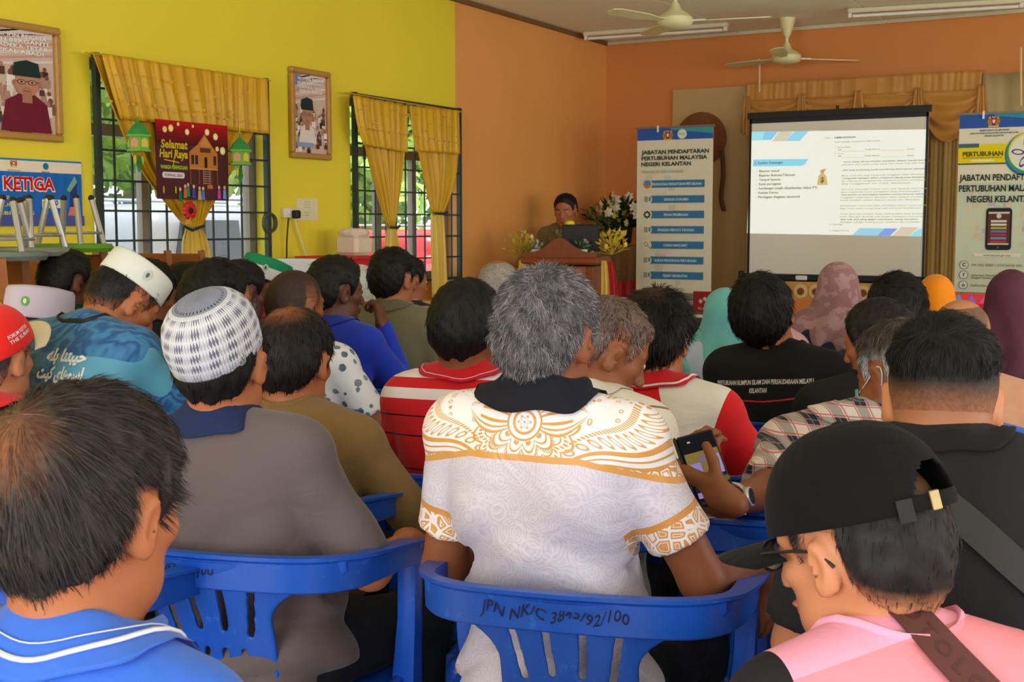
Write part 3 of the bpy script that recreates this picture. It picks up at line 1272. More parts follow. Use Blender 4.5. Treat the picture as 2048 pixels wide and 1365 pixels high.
for x, y, col in ((.37, .12, (214, 96, 80)), (.41, .14, (60, 140, 90)), (.49, .12, (70, 80, 170)), (.57, .1, (200, 170, 90)), (.62, .1, (90, 120, 200)),
                  (.85, .12, (200, 70, 150)), (.93, .12, (110, 160, 210)), (.3, .08, (30, 120, 60))):
    c.poly([(w * x - w * .025, h * y - h * .1), (w * x + w * .025, h * y - h * .1), (w * x + w * .018, h * y + h * .02), (w * x - w * .018, h * y + h * .02)], col)
    c.disc(w * x, h * y + h * .05, w * .017, (214, 180, 150), ry=h * .026, n=9)
c.rect(w * .68, h * .15, w * .76, h * .2, (190, 110, 60))
for x in (.08, .24):
    c.disc(w * x, h * .12, w * .012, (200, 160, 60), ry=h * .05, n=8)
c.build('print', root)

# green paper lanterns


def lantern(px, py, size, label):
    p = on_x(px, py, XL + .24)
    root = empty('paper_lantern', tuple(p), 0.4, label, 'lantern')
    s_ = size
    g1, g2, ye = flat(110, 170, 60), flat(50, 140, 70), flat(206, 196, 70)
    mb = MB()
    mb.lathe([(s_ * .40, -s_ * .32), (s_ * .40, -s_ * .26), (s_ * .34, -s_ * .26), (s_ * .34, s_ * .14), (s_ * .42, s_ * .14), (s_ * .42, s_ * .2), (s_ * .36, s_ * .22)], 6)
    mb.build('body', g1, root)
    MB().lathe([(s_ * .40, s_ * .2), (s_ * .26, s_ * .42), (s_ * .05, s_ * .62), (s_ * .01, s_ * .8)], 6).build('roof', g2, root)
    for k in range(6):
        a = (k + .5) * PI / 3
        M_ = Matrix.Rotation(a, 4, 'Z') @ Matrix.Translation((s_ * .30, 0, -s_ * .06))
        mb = MB()
        mb.prism([(-s_ * .12, -s_ * .13), (s_ * .12, -s_ * .13), (s_ * .12, s_ * .08), (0, s_ * .17), (-s_ * .12, s_ * .08)], 0, s_ * .01,
                 M_ @ Matrix(((0, 0, 1, 0), (1, 0, 0, 0), (0, 1, 0, 0), (0, 0, 0, 1))))
        mb.build('panel', ye if k % 2 else flat(214, 150, 110), root)
    mb = MB()
    mb.prism([(0, -s_ * .95), (s_ * .17, -s_ * .68), (0, -s_ * .42), (-s_ * .17, -s_ * .68)], -.006, .006, Matrix(((0, 0, 1, 0), (1, 0, 0, 0), (0, 1, 0, 0), (0, 0, 0, 1))))
    mb.build('pendant', g2, root)
    for sx in (-1, 1):
        MB().ball((0, sx * s_ * .28, -s_ * .58), (.006, s_ * .09, s_ * .15)).build('pendant', ye, root)
    MB().tube([(0, 0, s_ * .7), (0, 0, s_ * 1.1)], .002, 5).build('string', ye, root)


lantern(277, 283, .155, 'green paper lantern hanging left of the red festive poster')
lantern(480, 312, .155, 'green paper lantern hanging right of the red festive poster')

# sockets, notice, cable coil
M, w, h = wall_frame(562, 436, 590, 416, 0.0)
root = thing_at('wall_socket', M, 'white double socket with a black plug on the yellow wall', 'socket')
MB().box((w / 2, h / 2, .015), (w, h, .03), bev=.005).build('face_plate', flat(224, 218, 200, .4), root)
MB().box((w * .62, h * .35, .05), (.045, .05, .045), bev=.008).build('plug', flat(24, 24, 26, .5), root)
MB().box((w * .25, h * .6, .032), (.012, .022, .01)).build('switch', flat(240, 236, 224), root)
a = on_x(577, 436, XL + .05)
o = MB().tube(catmull([(a.x, a.y, a.z), (a.x - .01, a.y - .01, a.z - .2), (a.x, a.y - .02, a.z - .6), (a.x + .02, a.y, a.z - .9)]), .005, 6).build('plug_cable', flat(60, 52, 30))
tag(o, 'thin dark cable hanging down from the black plug', 'cable')
a = on_x(588, 436, XL + .03)
o = MB().tube(catmull([(a.x, a.y, a.z), (a.x, a.y + .09, a.z - .2), (a.x, a.y + .2, a.z - .45), (a.x + .02, a.y + .25, a.z - .8)]), .006, 6).build('extension_cable', flat(226, 214, 160))
tag(o, 'white cable slanting down from the wall socket', 'cable')
M, w, h = wall_frame(593, 441, 634, 398, 0.0)
root = thing_at('paper_notice', M, 'white paper notice taped beside the wall socket', 'notice')
MB().box((w / 2, h / 2, .002), (w, h, .003)).build('sheet', flat(226, 216, 176, .8), root)
c = Canvas(M @ Matrix.Translation((0, 0, 0.0035)))
for k, t_ in enumerate(['PERHATIAN', 'SILA TUTUP SUIS', 'SELEPAS GUNA', '', 'TERIMA KASIH', 'URUSETIA']):
    c.text(t_, w / 2, h * (.82 - .12 * k), h * .045, (140, 126, 100), align='C')
c.build('print', root)
a = on_x(537, 446, XL + .03)
mb = MB()
for k in range(3):
    mb.tube([(a.x + .008 * k, a.y + (.05 + .003 * k) * math.cos(t * PI / 8), a.z + (.062 - .004 * k) * math.sin(t * PI / 8)) for t in range(17)], .006, 6, cap=False)
tag(mb.build('cable_coil', flat(74, 84, 50), None, True), 'coil of dark green cable hanging on the wall at the window edge', 'cable')
# ------------------------------------------------------------------ the front of the hall
M_steel = material('brushed_steel', rgb(176, 176, 174), 0.35, metal=0.9)
M_black = material('black_plastic', rgb(22, 22, 24), 0.5, 0.4)
M_white = material('white_plastic', rgb(226, 224, 214), 0.5, 0.4)

# cream boards and cloths on the front wall
def FW(px, py, off=0.02):
    return on_y(px, py, YF - off)


NY = (0, -1, 0)
a, b = FW(1343, 560), FW(1500, 172)
root = tag(MB().box(((a.x + b.x) / 2, YF - .025, (b.z + .5) / 2), (b.x - a.x, .03, b.z - .5)).build('display_board', material('beige_board', rgb(186, 158, 104), .7, var=.1)),
           'tall beige board on the orange wall behind the left roll-up banner', 'board')
M_beige = material('beige_drape', rough=.7, fn=lambda: mix(noise(4, 3), rgb(156, 124, 62), rgb(172, 140, 76)))
M_beige2 = material('pale_grey_drape', rough=.7, fn=lambda: mix(noise(4, 3), rgb(168, 148, 100), rgb(184, 164, 116)))
cur = empty('backdrop_curtain', (0, 0, 0), 0, 'wide beige backdrop curtain with a tan swagged valance behind the projection screen', 'curtain')
xa, xb, xc_ = FW(1498, 300).x, FW(1962, 300).x, 1.9
zt = FW(1700, 165).z


def FP(x, z, off):
    return Vector((x, YF - off, z))


sheet('drape', [(FP(xa, zt, .06), FP(xb, zt, .06), 1), (FP(xa, 1.2, .06), FP(xb, 1.2, .06), 1), (FP(xa, .2, .06), FP(xb, .2, .06), 1)], 22, .012, M_beige, cur, NY, 220)
sheet('side_drape', [(FP(xb, zt, .05), FP(xc_ + .6, zt, .05), 1), (FP(xb, 1.2, .05), FP(xc_ + .6, 1.2, .05), 1), (FP(xb, .2, .05), FP(xc_ + .6, .2, .05), 1)], 12, .02, M_beige2, cur, NY, 120)
# swags: each a scallop of cloth with sagging folds
nsw = 4
wsw = (xb - xa) / nsw
for k in range(nsw):
    V, Q = [], []
    nu, nv = 30, 18
    x0 = xa + k * wsw
    for j in range(nv + 1):
        v = j / nv
        for i in range(nu + 1):
            u = i / nu
            sag = 4 * u * (1 - u)
            x = x0 + wsw * u
            z = zt - .10 - v * (.06 + .30 * sag + .05 * (k == 3))
            dy = .09 + .03 * sag * v + .030 * (1 - 1.7 * abs(math.sin(v * 8.5 + .9 * sag + k))) * (0.35 + sag) * (.3 + v)
            V.append((x, YF - dy, z))
    Q = [(j * (nu + 1) + i, j * (nu + 1) + i + 1, (j + 1) * (nu + 1) + i + 1, (j + 1) * (nu + 1) + i) for j in range(nv) for i in range(nu)]
    o = link_mesh('swag', np_mesh('swag', V, Q), M_tan, cur, True)
    o.modifiers.new('thickness', 'SOLIDIFY').thickness = .004
for k in range(nsw + 1):
    xk = xa + k * wsw
    ln = .42 if k < nsw else .55
    sheet('jabot', [(FP(xk - .02, zt - .08, .12), FP(xk + .03, zt - .08, .12), .6), (FP(xk - .04, zt - .08 - ln * .5, .12), FP(xk + .06, zt - .08 - ln * .5, .12), 1),
                    (FP(xk - .04, zt - .08 - ln * .7, .12), FP(xk + .07, zt - .08 - ln * .85, .12), 1)], 4, .014, M_tan, cur, NY, 36, k)
sheet('heading', [(FP(xa, zt + .03, .1), FP(xb, zt + .03, .1), 1), (FP(xa, zt - .12, .1), FP(xb, zt - .12, .1), 1)], 14, .005, M_tan, cur, NY, 220)
# hanging cords / conduit
for px, y0, y1, lab in ((1519, 118, 184, 'short pale rod hanging on the orange wall above the screen'), (2042, 95, 212, 'pale rod hanging above the right roll-up banner')):
    a, b = FW(px, y0, .15), FW(px, y1, .15)
    tag(MB().tube([a, b], .008, 6).build('hanging_rod', flat(226, 196, 150)), lab, 'rod')

# wooden ornament behind the left banner
p = FW(1402, 250, .05)
root = empty('carved_ornament', (p.x, p.y, p.z - .12), 0, 'round brown woven ornament hanging behind the left roll-up banner', 'ornament')
mb = MB()
mb.lathe([(.02, -.03), (.20, -.03), (.23, -.01), (.23, .01), (.17, .03), (.02, .05)], 24, Matrix.Rotation(PI / 2, 4, 'X'))
mb.build('disc', material('brown_wicker', rough=.8, fn=lambda: mix(noise(30, 3), rgb(96, 54, 26), rgb(140, 84, 44))), root, True)
MB().tube(catmull([(.2, -.02, -.1), (.215, -.02, -.3), (.2, -.02, -.5), (.23, -.02, -.62)]), [.02] * 18 + [.006], 6).build('tassel', flat(92, 52, 26), root)

# ---- projection screen
YS = 9.55
p0 = on_y(1494, 548, YS)
p1 = on_y(1858, 236, YS)
Ms = frame((p0.x, YS, p0.z), (1, 0, 0), (0, 0, 1))
w, h = p1.x - p0.x, on_y(1676, 226, YS).z - p0.z
root = thing_at('projection_screen', Ms, 'portable projection screen with black borders showing a lit slide', 'screen')
mw_ = material('matt_screen_fabric', rgb(226, 222, 206), 0.85, 0.1)
MB().box((w / 2, h / 2, -.004), (w, h, .006)).build('screen_fabric', mw_, root)
MB().box((w / 2, h + .005, 0), (w + .03, .05, .03)).build('top_bar', M_black, root)
mb = MB()
for x in (.009, w - .009):
    mb.box((x, h / 2, .001), (.018, h, .004))
mb.box((w / 2, h - .03, .001), (w, .05, .004))
mb.build('black_border', M_black, root)
MB().tube([(-.03, -.03, 0), (w + .03, -.03, 0)], .036, 12).build('roller_case', M_black, root, True)
MB().box((-.05, -.02, .0), (.03, .09, .06), bev=.008).build('end_cap', M_black, root)
MB().box((w * .33, -.022, .035), (.09, .035, .02), bev=.006).build('handle', M_white, root)
MB().tube([(w / 2, -.9, -.03), (w / 2, h + .06, -.03)], .012, 8).build('stand_pole', M_black, root)
for s_ in (-1, 0, 1):
    MB().tube([(w / 2, -.55, -.03), (w / 2 + .35 * s_, -.955, -.03 + (.3 if s_ == 0 else -.18))], .011, 6).build('leg', M_black, root)
cS = Canvas(Ms, emit=.80)
sl = [cS.px(1502, 264), cS.px(1853, 259), cS.px(1843, 473), cS.px(1494, 467)]


def SU(u, v):
    """slide coordinates, v down, to the keystoned quad"""
    t = Vector(sl[0]).lerp(Vector(sl[1]), u)
    b_ = Vector(sl[3]).lerp(Vector(sl[2]), u)
    q = t.lerp(b_, v)
    return (q.x, q.y)


cS.poly([sl[3], sl[2], sl[1], sl[0]], (252, 253, 240))
cS.up()
c = cS
c.poly([SU(0, 0), SU(0, .085), SU(.125, .08), SU(.165, 0)], (150, 215, 250))
c.poly([SU(0, .0), SU(0, .085), SU(.07, .083), SU(.085, 0)], (170, 240, 250))
c.poly([SU(.17, 0), SU(.13, .095), SU(.21, .095), SU(.255, 0)], (226, 218, 190))
c.poly([SU(.26, 0), SU(.21, .095), SU(.295, .093), SU(.345, 0)], (160, 225, 252))
c.poly([SU(.62, 1), SU(.66, .93), SU(.87, .93), SU(.83, 1)], (165, 225, 252))
c.poly([SU(.76, 1), SU(.80, .93), SU(.87, .93), SU(.83, 1)], (140, 175, 245))
c.poly([SU(.84, 1), SU(.89, .915), SU(.985, .915), SU(.93, 1)], (232, 214, 190))
c.poly([SU(.93, 1), SU(.985, .93), SU(1, .93), SU(1, 1)], (165, 235, 250))
c.poly([SU(.02, .34), SU(.02, .27), SU(.35, .268), SU(.33, .32), SU(.31, .335)], (150, 226, 250))
W_ = sl[1][0] - sl[0][0]
H_ = sl[0][1] - sl[3][1]


def st(u, v, t, hh, col=(178, 170, 130), w=None, **k):
    k.setdefault('bold', .02)
    x, y = SU(u, v)
    cS.text(t, x, y, hh * H_, col, w=w * W_ if w else None, **k)


c.up()
st(.03, .318, '5. Sumber Kewangan', .026, (70, 120, 140), w=.17)
for k, (t_, ww) in enumerate([('Bayaran masuk', .125), ('Bayaran Bulanan/Tahunan', .215), ('Tempoh bayaran', .13), ('Surat peringatan', .135),
                              ('Sumbangan (wajib diisytiharkan dalam PT)', .35), ('Kutipan Derma', .12), ('Perniagaan (kegiatan ekonomi)', .25)]):
    st(.06, .395 + .0425 * k, t_, .022, (110, 104, 60), w=ww)
    st(.045, .395 + .0425 * k, '-', .021, (150, 145, 100))
x, y = SU(.435, .47)
c.poly([(x - .04, y - .04), (x + .045, y - .04), (x + .03, y + .03), (x + .01, y + .05), (x - .012, y + .05), (x - .03, y + .03)], (226, 196, 130))
c.poly([(x - .012, y + .05), (x + .01, y + .05), (x + .028, y + .085), (x - .018, y + .075)], (210, 176, 110))
c.up()
c.text('$', x, y - .018, .04, (120, 110, 80), align='C', bold=.03)
tx = (176, 170, 112)
dk = (112, 106, 62)
st(.44, .075, 'FASAL 5', .012, tx, w=.045)
st(.495, .075, 'SUMBER KEWANGAN', .016, dk, w=.12, bold=.03)
st(.495, .115, 'Sumber kewangan pertubuhan ini adalah daripada:', .013, tx, w=.26)
rows = [(.50, .165, '1.  Bayaran Masuk', .09), (.52, .19, 'RM', .018), (.67, .187, '(Ringgit Malaysia:', .085), (.9, .187, 'Sahaja)', .04),
        (.50, .225, '2.  Yuran', .05), (.52, .25, 'RM', .018), (.67, .247, '(Ringgit Malaysia:', .085), (.9, .247, 'Sahaja)', .04)]
for u, v, t_, ww in rows:
    st(u, v, t_, .012, tx, w=ww)
for u, v in ((.54, .197), (.76, .192), (.54, .257), (.76, .252)):
    a_, b_ = SU(u, v), SU(u + .13, v)
    c.line(a_[0], a_[1], b_[0], b_[1], .003, (238, 170, 140) if v < .2 else (214, 206, 160))
body = ['Yuran setiap ahli pertubuhan hendaklah dibayar kepada bendahari', 'sebelum atau pada setiap tujuh hari bulan tiap-tiap bulan',
        '', 'Ahli yang berhutang yuran pertubuhan bermaksud sebanyak', '', 'Mana mana ahli yang mempunyai tunggakan tidak dibenarkan', 'mengambil bahagian dalam mesyuarat agung yang ditetapkan',
        'dan tidak layak mengundi atau menjawat jawatan pertubuhan', 'jika tunggakan itu tidak dijelaskan', '', 'Ahli yang menunggak bayaran yuran lebih daripada enam bulan',
        'akan menerima surat peringatan yang ditandatangani', 'Pertubuhan ini menetapkan keahlian mereka terlucut sekiranya', 'tunggakan masih belum dijelaskan dalam tempoh tersebut',
        'boleh kembali selepas bayaran penuh dan diluluskan', '', 'Jawatankuasa mempunyai kuasa menetapkan bayaran masuk semula', 'bagi mana mana orang yang telah terlucut keahliannya',
        '', 'Yuran khas atau kutipan wang untuk perkara yang tertentu', 'boleh dipungut daripada ahli dengan ketetapan mesyuarat', 'Jika ada ahli yang gagal membayar wang tersebut',
        'dianggap sebagai hutang yuran keahlian dan tertakluk']
for k, t_ in enumerate(body):
    if t_:
        st(.545 if k % 3 else .55, .305 + k * .0262, t_, .0115, tx if k % 3 else dk, w=.26 + .012 * len(t_) * .3)
st(.49, .905, '3.  Sumbangan', .013, tx, w=.075)
st(.49, .965, '4.  Kegiatan Ekonomi', .013, tx, w=.11)
cS.build('projected_slide', root)

# ---- roll-up banners
M_print = flat(214, 210, 180, .55)


def rollup(px0, px1, ytop, ybot, Y, label, draw, rot=0.0, tz=None):
    a_ = on_y(px0, ybot, Y)
    b_ = on_y(px1, ytop, Y)
    Mb = frame((a_.x, Y, a_.z), (math.cos(rot), math.sin(rot), 0), (0, 0, 1))
    w_, h_ = (b_.x - a_.x) / math.cos(rot), b_.z - a_.z
    r_ = thing_at('roll_up_banner', Mb, label, 'banner')
    MB().box((w_ / 2, h_ / 2, 0), (w_, h_, .003)).build('banner_sheet', flat(222, 216, 190, .6), r_)
    MB().tube([(-.012, h_, 0), (w_ + .012, h_, 0)], .009, 8).build('top_rail', M_steel, r_)
    MB().box((w_ / 2, -.03, -.02), (w_ + .03, .05, .08), bev=.012).build('base_cassette', M_steel, r_)
    MB().tube([(w_ / 2, -.02, -.03), (w_ / 2, h_ + .01, -.02)], .007, 6).build('support_pole', M_steel, r_)
    MB().box((w_ * .28, h_ - .01, .008), (.012, .05, .012)).build('clip', M_white, r_)
    c_ = Canvas(Mb @ Matrix.Translation((0, 0, .002)))
    draw(c_, w_, h_)
    c_.build('print', r_)
    return Mb, w_, h_


def draw1(c, w, h):
    rg = random.Random(3)
    c.rect(0, h * .925, w, h, (52, 92, 170))
    for k in range(30):
        x, y = rg.uniform(.05, .85) * w, rg.uniform(.02, .85) * h
        c.rect(x, y, min(w, x + rg.uniform(.05, .14) * w), y + .03 * h, rg.choice([(228, 214, 176), (206, 208, 186), (222, 206, 190), (206, 200, 176), (214, 220, 200)]))
    c.up()
    c.poly([(w * .45, h * .985), (w, h * .955), (w, h), (w * .45, h)], (70, 150, 160))
    crest(c, w * .41, h * .955, h * .034)
    c.disc(w * .6, h * .957, h * .032, (110, 180, 160))
    c.up()
    c.disc(w * .6, h * .957, h * .027, (226, 226, 206))
    c.text('ROS', w * .6, h * .95, h * .014, (70, 110, 120), align='C')
    for k, (t_, ww) in enumerate([('JABATAN PENDAFTARAN', .89), ('PERTUBUHAN MALAYSIA', .87), ('NEGERI KELANTAN', .66)]):
        c.text(t_, w * .06, h * (.842 - k * .036), h * .022, (66, 78, 56), w=w * ww, bold=.045)
    c.text('PERKHIDMATAN YANG DITAWARKAN', w * .07, h * .726, h * .017, (186, 178, 142), w=w * .55, bold=.02)
    rows = ['PERMOHONAN PENDAFTARAN PERTUBUHAN', 'SEMAKAN DOKUMEN', 'PINDAAN PERLEMBAGAAN', 'PENGISIAN PENYATA TAHUNAN', 'CARIAN MAKLUMAT', 'KURSUS PENGURUSAN PERTUBUHAN', 'PEJABAT BERDEKATAN']
    for k, t_ in enumerate(rows):
        y = h * (.638 - k * .0925)
        c.rect(w * .17, y, w * .9, y + h * .045, (58, 122, 164))
        c.up()
        wt = .66 if len(t_) > 30 else (.55 if len(t_) > 26 else (.48 if len(t_) > 23 else .32))
        c.text(t_, w * .53, y + h * .014, h * .015, (206, 226, 224), w=w * wt, align='C', bold=.02)
        c.disc(w * .145, y + h * .022, h * .032, (226, 220, 192))
        c.up()
        x = w * .145
        yy = y + h * .022
        if k == 0:
            c.disc(x, yy, h * .027, (214, 120, 50))
            c.up()
            c.rect(x - w * .04, yy - h * .008, x + w * .04, yy + h * .022, (60, 150, 180))
        elif k == 2:
            for q in range(8):
                a_ = q * PI / 4
                c.disc(x + h * .02 * math.cos(a_), yy + h * .02 * math.sin(a_), h * .006, (50, 70, 50), n=6)
            c.disc(x, yy, h * .019, (50, 70, 50))
            c.up()
            c.disc(x, yy, h * .010, (226, 220, 192))
        elif k == 4:
            c.disc(x - w * .01, yy + h * .005, h * .014, (150, 150, 140))
            c.line(x, yy, x + w * .05, yy - h * .02, h * .006, (150, 150, 140))
            c.up()
            c.disc(x - w * .01, yy + h * .005, h * .009, (226, 220, 192))
        else:
            c.rect(x - w * .04, yy - h * .016, x + w * .01, yy + h * .018, (150, 152, 140))
            c.rect(x + w * .02, yy - h * .01, x + w * .05, yy + h * .016, (90, 140, 150))
        c.layer = 5
    c.text('www.jppm.gov.my', w * .5, h * .02, h * .012, (120, 120, 100), align='C', w=w * .3)


def draw2(c, w, h):
    rg = random.Random(5)
    c.rect(0, h * .92, w, h, (50, 88, 166))
    c.rect(0, 0, w, h * .62, (196, 204, 178))
    c.up()
    c.poly([(w * .4, h * .985), (w, h * .955), (w, h), (w * .4, h)], (56, 140, 160))
    for k in range(40):
        x, y = rg.uniform(.12, .8) * w, rg.uniform(.22, .56) * h
        c.rect(x, y, x + rg.uniform(.04, .1) * w, y + .03 * h, rg.choice([(206, 200, 170), (190, 196, 176), (212, 196, 170), (200, 190, 160), (180, 178, 186)]))
    crest(c, w * .40, h * .957, h * .034)
    c.up()
    for k, (t_, ww) in enumerate([('KEMENTERIAN DALAM NEGERI', .34), ('JABATAN PENDAFTARAN PERTUBUHAN MALAYSIA', .56), ('NEGERI KELANTAN', .22)]):
        c.text(t_, w * .41, h * (.902 - k * .0155), h * .009, (80, 84, 80), w=w * ww, align='C', bold=.02)
    c.rect(0, h * .725, w * .62, h * .83, (226, 206, 26))
    c.rect(0, h * .812, w * .24, h * .835, (70, 104, 120), skew=0)
    c.rect(0, h * .718, w * .62, h * .726, (60, 84, 84))
    c.up()
    c.text('PERTUBUHAN', w * .05, h * .765, h * .024, (80, 84, 40), w=w * .47, bold=.05)
    c.text('PENDAFTARAN DAN PENGURUSAN PERTUBUHAN', w * .05, h * .752, h * .007, (80, 84, 40), w=w * .46, bold=.02)
    c.rect(w * .15, h * .734, w * .42, h * .745, (236, 230, 170))
    X0, Y0, r_ = w * .80, h * .775, w * .25
    c.disc(X0, Y0 - r_ * .06, r_ * 1.05, (40, 100, 170), n=36)
    c.up()
    c.disc(X0, Y0, r_, (60, 150, 110), n=36)
    c.up()
    c.disc(X0 + r_ * .05, Y0 + r_ * .08, r_ * .93, (222, 206, 60), n=36)
    c.up()
    c.disc(X0 + r_ * .05, Y0 + r_ * .02, r_ * .88, (226, 226, 206), n=36)
    c.up()
    for k, col in enumerate([(226, 160, 40), (180, 50, 60), (120, 40, 50), (60, 70, 150), (70, 60, 140)]):
        a_ = R(100 - 72 * k)
        cx, cy = X0 + r_ * .45 * math.cos(a_), Y0 + r_ * .45 * math.sin(a_)
        pts = []
        for q in range(14):
            t = 2 * PI * q / 14
            ex, ey = r_ * .30 * math.cos(t), r_ * .14 * math.sin(t)
            pts.append((cx + ex * math.cos(a_) - ey * math.sin(a_), cy + ex * math.sin(a_) + ey * math.cos(a_)))
        c.poly(pts, col)
        c.up()
        c.poly([((x - cx) * .72 + cx, (y - cy) * .6 + cy) for x, y in pts], (226, 226, 206))
        c.layer -= 1
    c.up(2)
    c.disc(X0, Y0, r_ * .13, (214, 170, 80))
    for k, (t_, ww, xx) in enumerate([('JABATAN PENDAFTARAN', .98, .02), ('PERTUBUHAN MALAYSIA', .98, .02), ('NEGERI KELANTAN', .78, .12)]):
        c.text(t_, w * xx, h * (.628 - k * .060), h * .034, (36, 56, 44), w=w * ww, bold=.03)
    x0, y0, x1, y1 = w * .35, h * .24, w * .65, h * .475
    c.up()
    c.rrect(x0, y0, x1, y1, w * .04, (40, 42, 44))
    c.up()
    c.rect(x0 + w * .025, y0 + h * .03, x1 - w * .025, y1 - h * .02, (96, 56, 44))
    c.up()
    c.rect(x0 + w * .03, y1 - h * .032, x1 - w * .03, y1 - h * .022, (210, 200, 180))
    c.rect(x0 + w * .03, y0 + h * .03, x1 - w * .03, y0 + h * .038, (210, 200, 180))
    for k, col in enumerate([(210, 206, 190), (210, 206, 190), (160, 170, 60), (80, 130, 190), (200, 50, 60), (90, 150, 200), (200, 50, 60)]):
        c.rect(x0 + w * .06, y0 + h * (.155 - .019 * k), x1 - w * .06, y0 + h * (.167 - .019 * k), col)
    c.disc((x0 + x1) / 2, y0 + h * .19, w * .03, (200, 200, 190), n=8)
    c.disc((x0 + x1) / 2, y0 + h * .014, h * .006, (90, 90, 90), n=8)
    c.rect(w * .22, h * .202, w * .76, h * .222, (220, 214, 196))
    c.up()
    c.text('www.eroses.gov.my', w * .49, h * .206, h * .011, (60, 90, 110), w=w * .32, align='C', bold=.02)
    for k, (ic, t_, ww) in enumerate([('C', '09-743 3307 / 019-2018 521', .58), ('f', 'Jabatan Pendaftaran Pertubuhan', .66), ('o', 'kelantan_ros@ros.gov.my', .6)]):
        y = h * (.155 - .057 * k)
        c.disc(w * .11, y, w * .055, (120, 120, 130))
        c.up()
        c.disc(w * .11, y, w * .046, (206, 206, 190))
        c.up()
        c.text(ic, w * .11, y - h * .009, h * .02, (50, 60, 60), align='C', bold=.04)
        c.text(t_, w * .2, y - h * .006, h * .012, (130, 130, 96), w=w * ww, bold=.02)
        c.layer -= 2
    c.up(2)
    c.text('Negeri Kelantan', w * .2, h * (.155 - .057 - .02), h * .012, (130, 130, 96), w=w * .3, bold=.02)


Mb1, w1, h1 = rollup(1272, 1427, 251, 584, 9.2, 'pale roll-up banner with seven blue bars, left of the screen', draw1)
Mb2, w2, h2 = rollup(1908, 2095, 222, 584, 8.75, 'roll-up banner with a yellow band and a phone picture, right of the screen', draw2)

# ---- tables at the front
M_wood = material('varnished_wood', rough=.35, spec=.25, fn=lambda: mix(noise(3, 5, stretch=(8, 1, 1), dist=1.0), rgb(104, 46, 12), rgb(146, 72, 24)))
M_wood2 = material('orange_brown_wood', rough=.45, spec=.4, fn=lambda: mix(noise(4, 4, stretch=(1, 1, 6), dist=.8), rgb(120, 66, 22), rgb(164, 98, 40)))
M_brownc = material('brown_table_cloth', rough=.85, fn=lambda: mix(noise(40, 4), rgb(124, 94, 60), rgb(158, 124, 84)), bump=(60, .3, .004))
M_redc = material('red_cloth', rgb(176, 20, 24), .7, sheen=.2, var=.15)


def table(x0, x1, y0, y1, z, label, top, legm, group=None):
    r_ = empty('table', ((x0 + x1) / 2, (y0 + y1) / 2, 0), 0, label, 'table', group)
    W, D_ = x1 - x0, y1 - y0
    MB().box((0, 0, z - .015), (W, D_, .03), bev=.005).build('table_top', top, r_)
    for sx in (-1, 1):
        for sy in (-1, 1):
            MB().tube([(sx * (W / 2 - .05), sy * (D_ / 2 - .05), z - .03), (sx * (W / 2 - .05), sy * (D_ / 2 - .05), 0)], .018, 8).build('leg', legm, r_)
    for sy in (-1, 1):
        MB().box((0, sy * (D_ / 2 - .04), z - .06), (W - .1, .02, .05)).build('apron', legm, r_)
    return r_


zb = Mb1[2][3] - .055
table(Mb1[0][3] - .2, Mb1[0][3] + 1.0, 8.98, 9.5, zb, 'long black-edged table under the left roll-up banner', flat(200, 196, 180), M_black)
zb2 = Mb2[2][3] - .055
table(Mb2[0][3] - .15, Mb2[0][3] + 1.2, 8.5, 9.05, zb2, 'table carrying the right roll-up banner', flat(170, 110, 60), M_black)
# printed things that hang or stand along the front tables
p = on_y(1392, 585, 8.95)
q = on_y(1440, 625, 8.95)
Mp = frame((p.x, 8.95, q.z - .02), (1, 0, 0), (0, 0, 1))
r_ = thing_at('table_placard', Mp, 'small dark red placard with pale swirls under the left roll-up banner', 'placard')
MB().box((.13, .09, 0), (.30, .17, .01)).build('board', flat(140, 30, 36), r_)
c = Canvas(Mp @ Matrix.Translation((0, 0, .0055)))
for k in range(6):
    c.disc(.04 + .035 * k, .1 + .02 * math.sin(k * 2), .016, (206, 180, 160), n=8)
c.text('SELAMAT DATANG', .13, .035, .018, (220, 190, 170), align='C')
c.build('print', r_)
p = on_y(1905, 584, 8.45)
q = on_y(2062, 640, 8.45)
Mp = frame((p.x, 8.45, q.z), (1, 0, 0), (0, 0, 1))
wq, hq = q.x - p.x, p.z - q.z - .01
r_ = thing_at('table_poster', Mp, 'bright poster of coloured pencils below the right roll-up banner', 'poster')
MB().box((wq / 2, hq / 2, 0), (wq, hq, .006)).build('sheet', flat(230, 60, 70), r_)
c = Canvas(Mp @ Matrix.Translation((0, 0, .0035)))
for k, col in enumerate([(40, 120, 150), (120, 60, 140), (210, 40, 80), (220, 60, 40), (236, 190, 40), (60, 150, 60)]):
    x = wq * (k + .5) / 6
    c.rect(x - wq * .07, 0, x + wq * .07, hq * .6, col)
    c.poly([(x - wq * .07, hq * .6), (x + wq * .07, hq * .6), (x, hq * .98)], tuple(min(255, v + 50) for v in col))
c.build('print', r_)
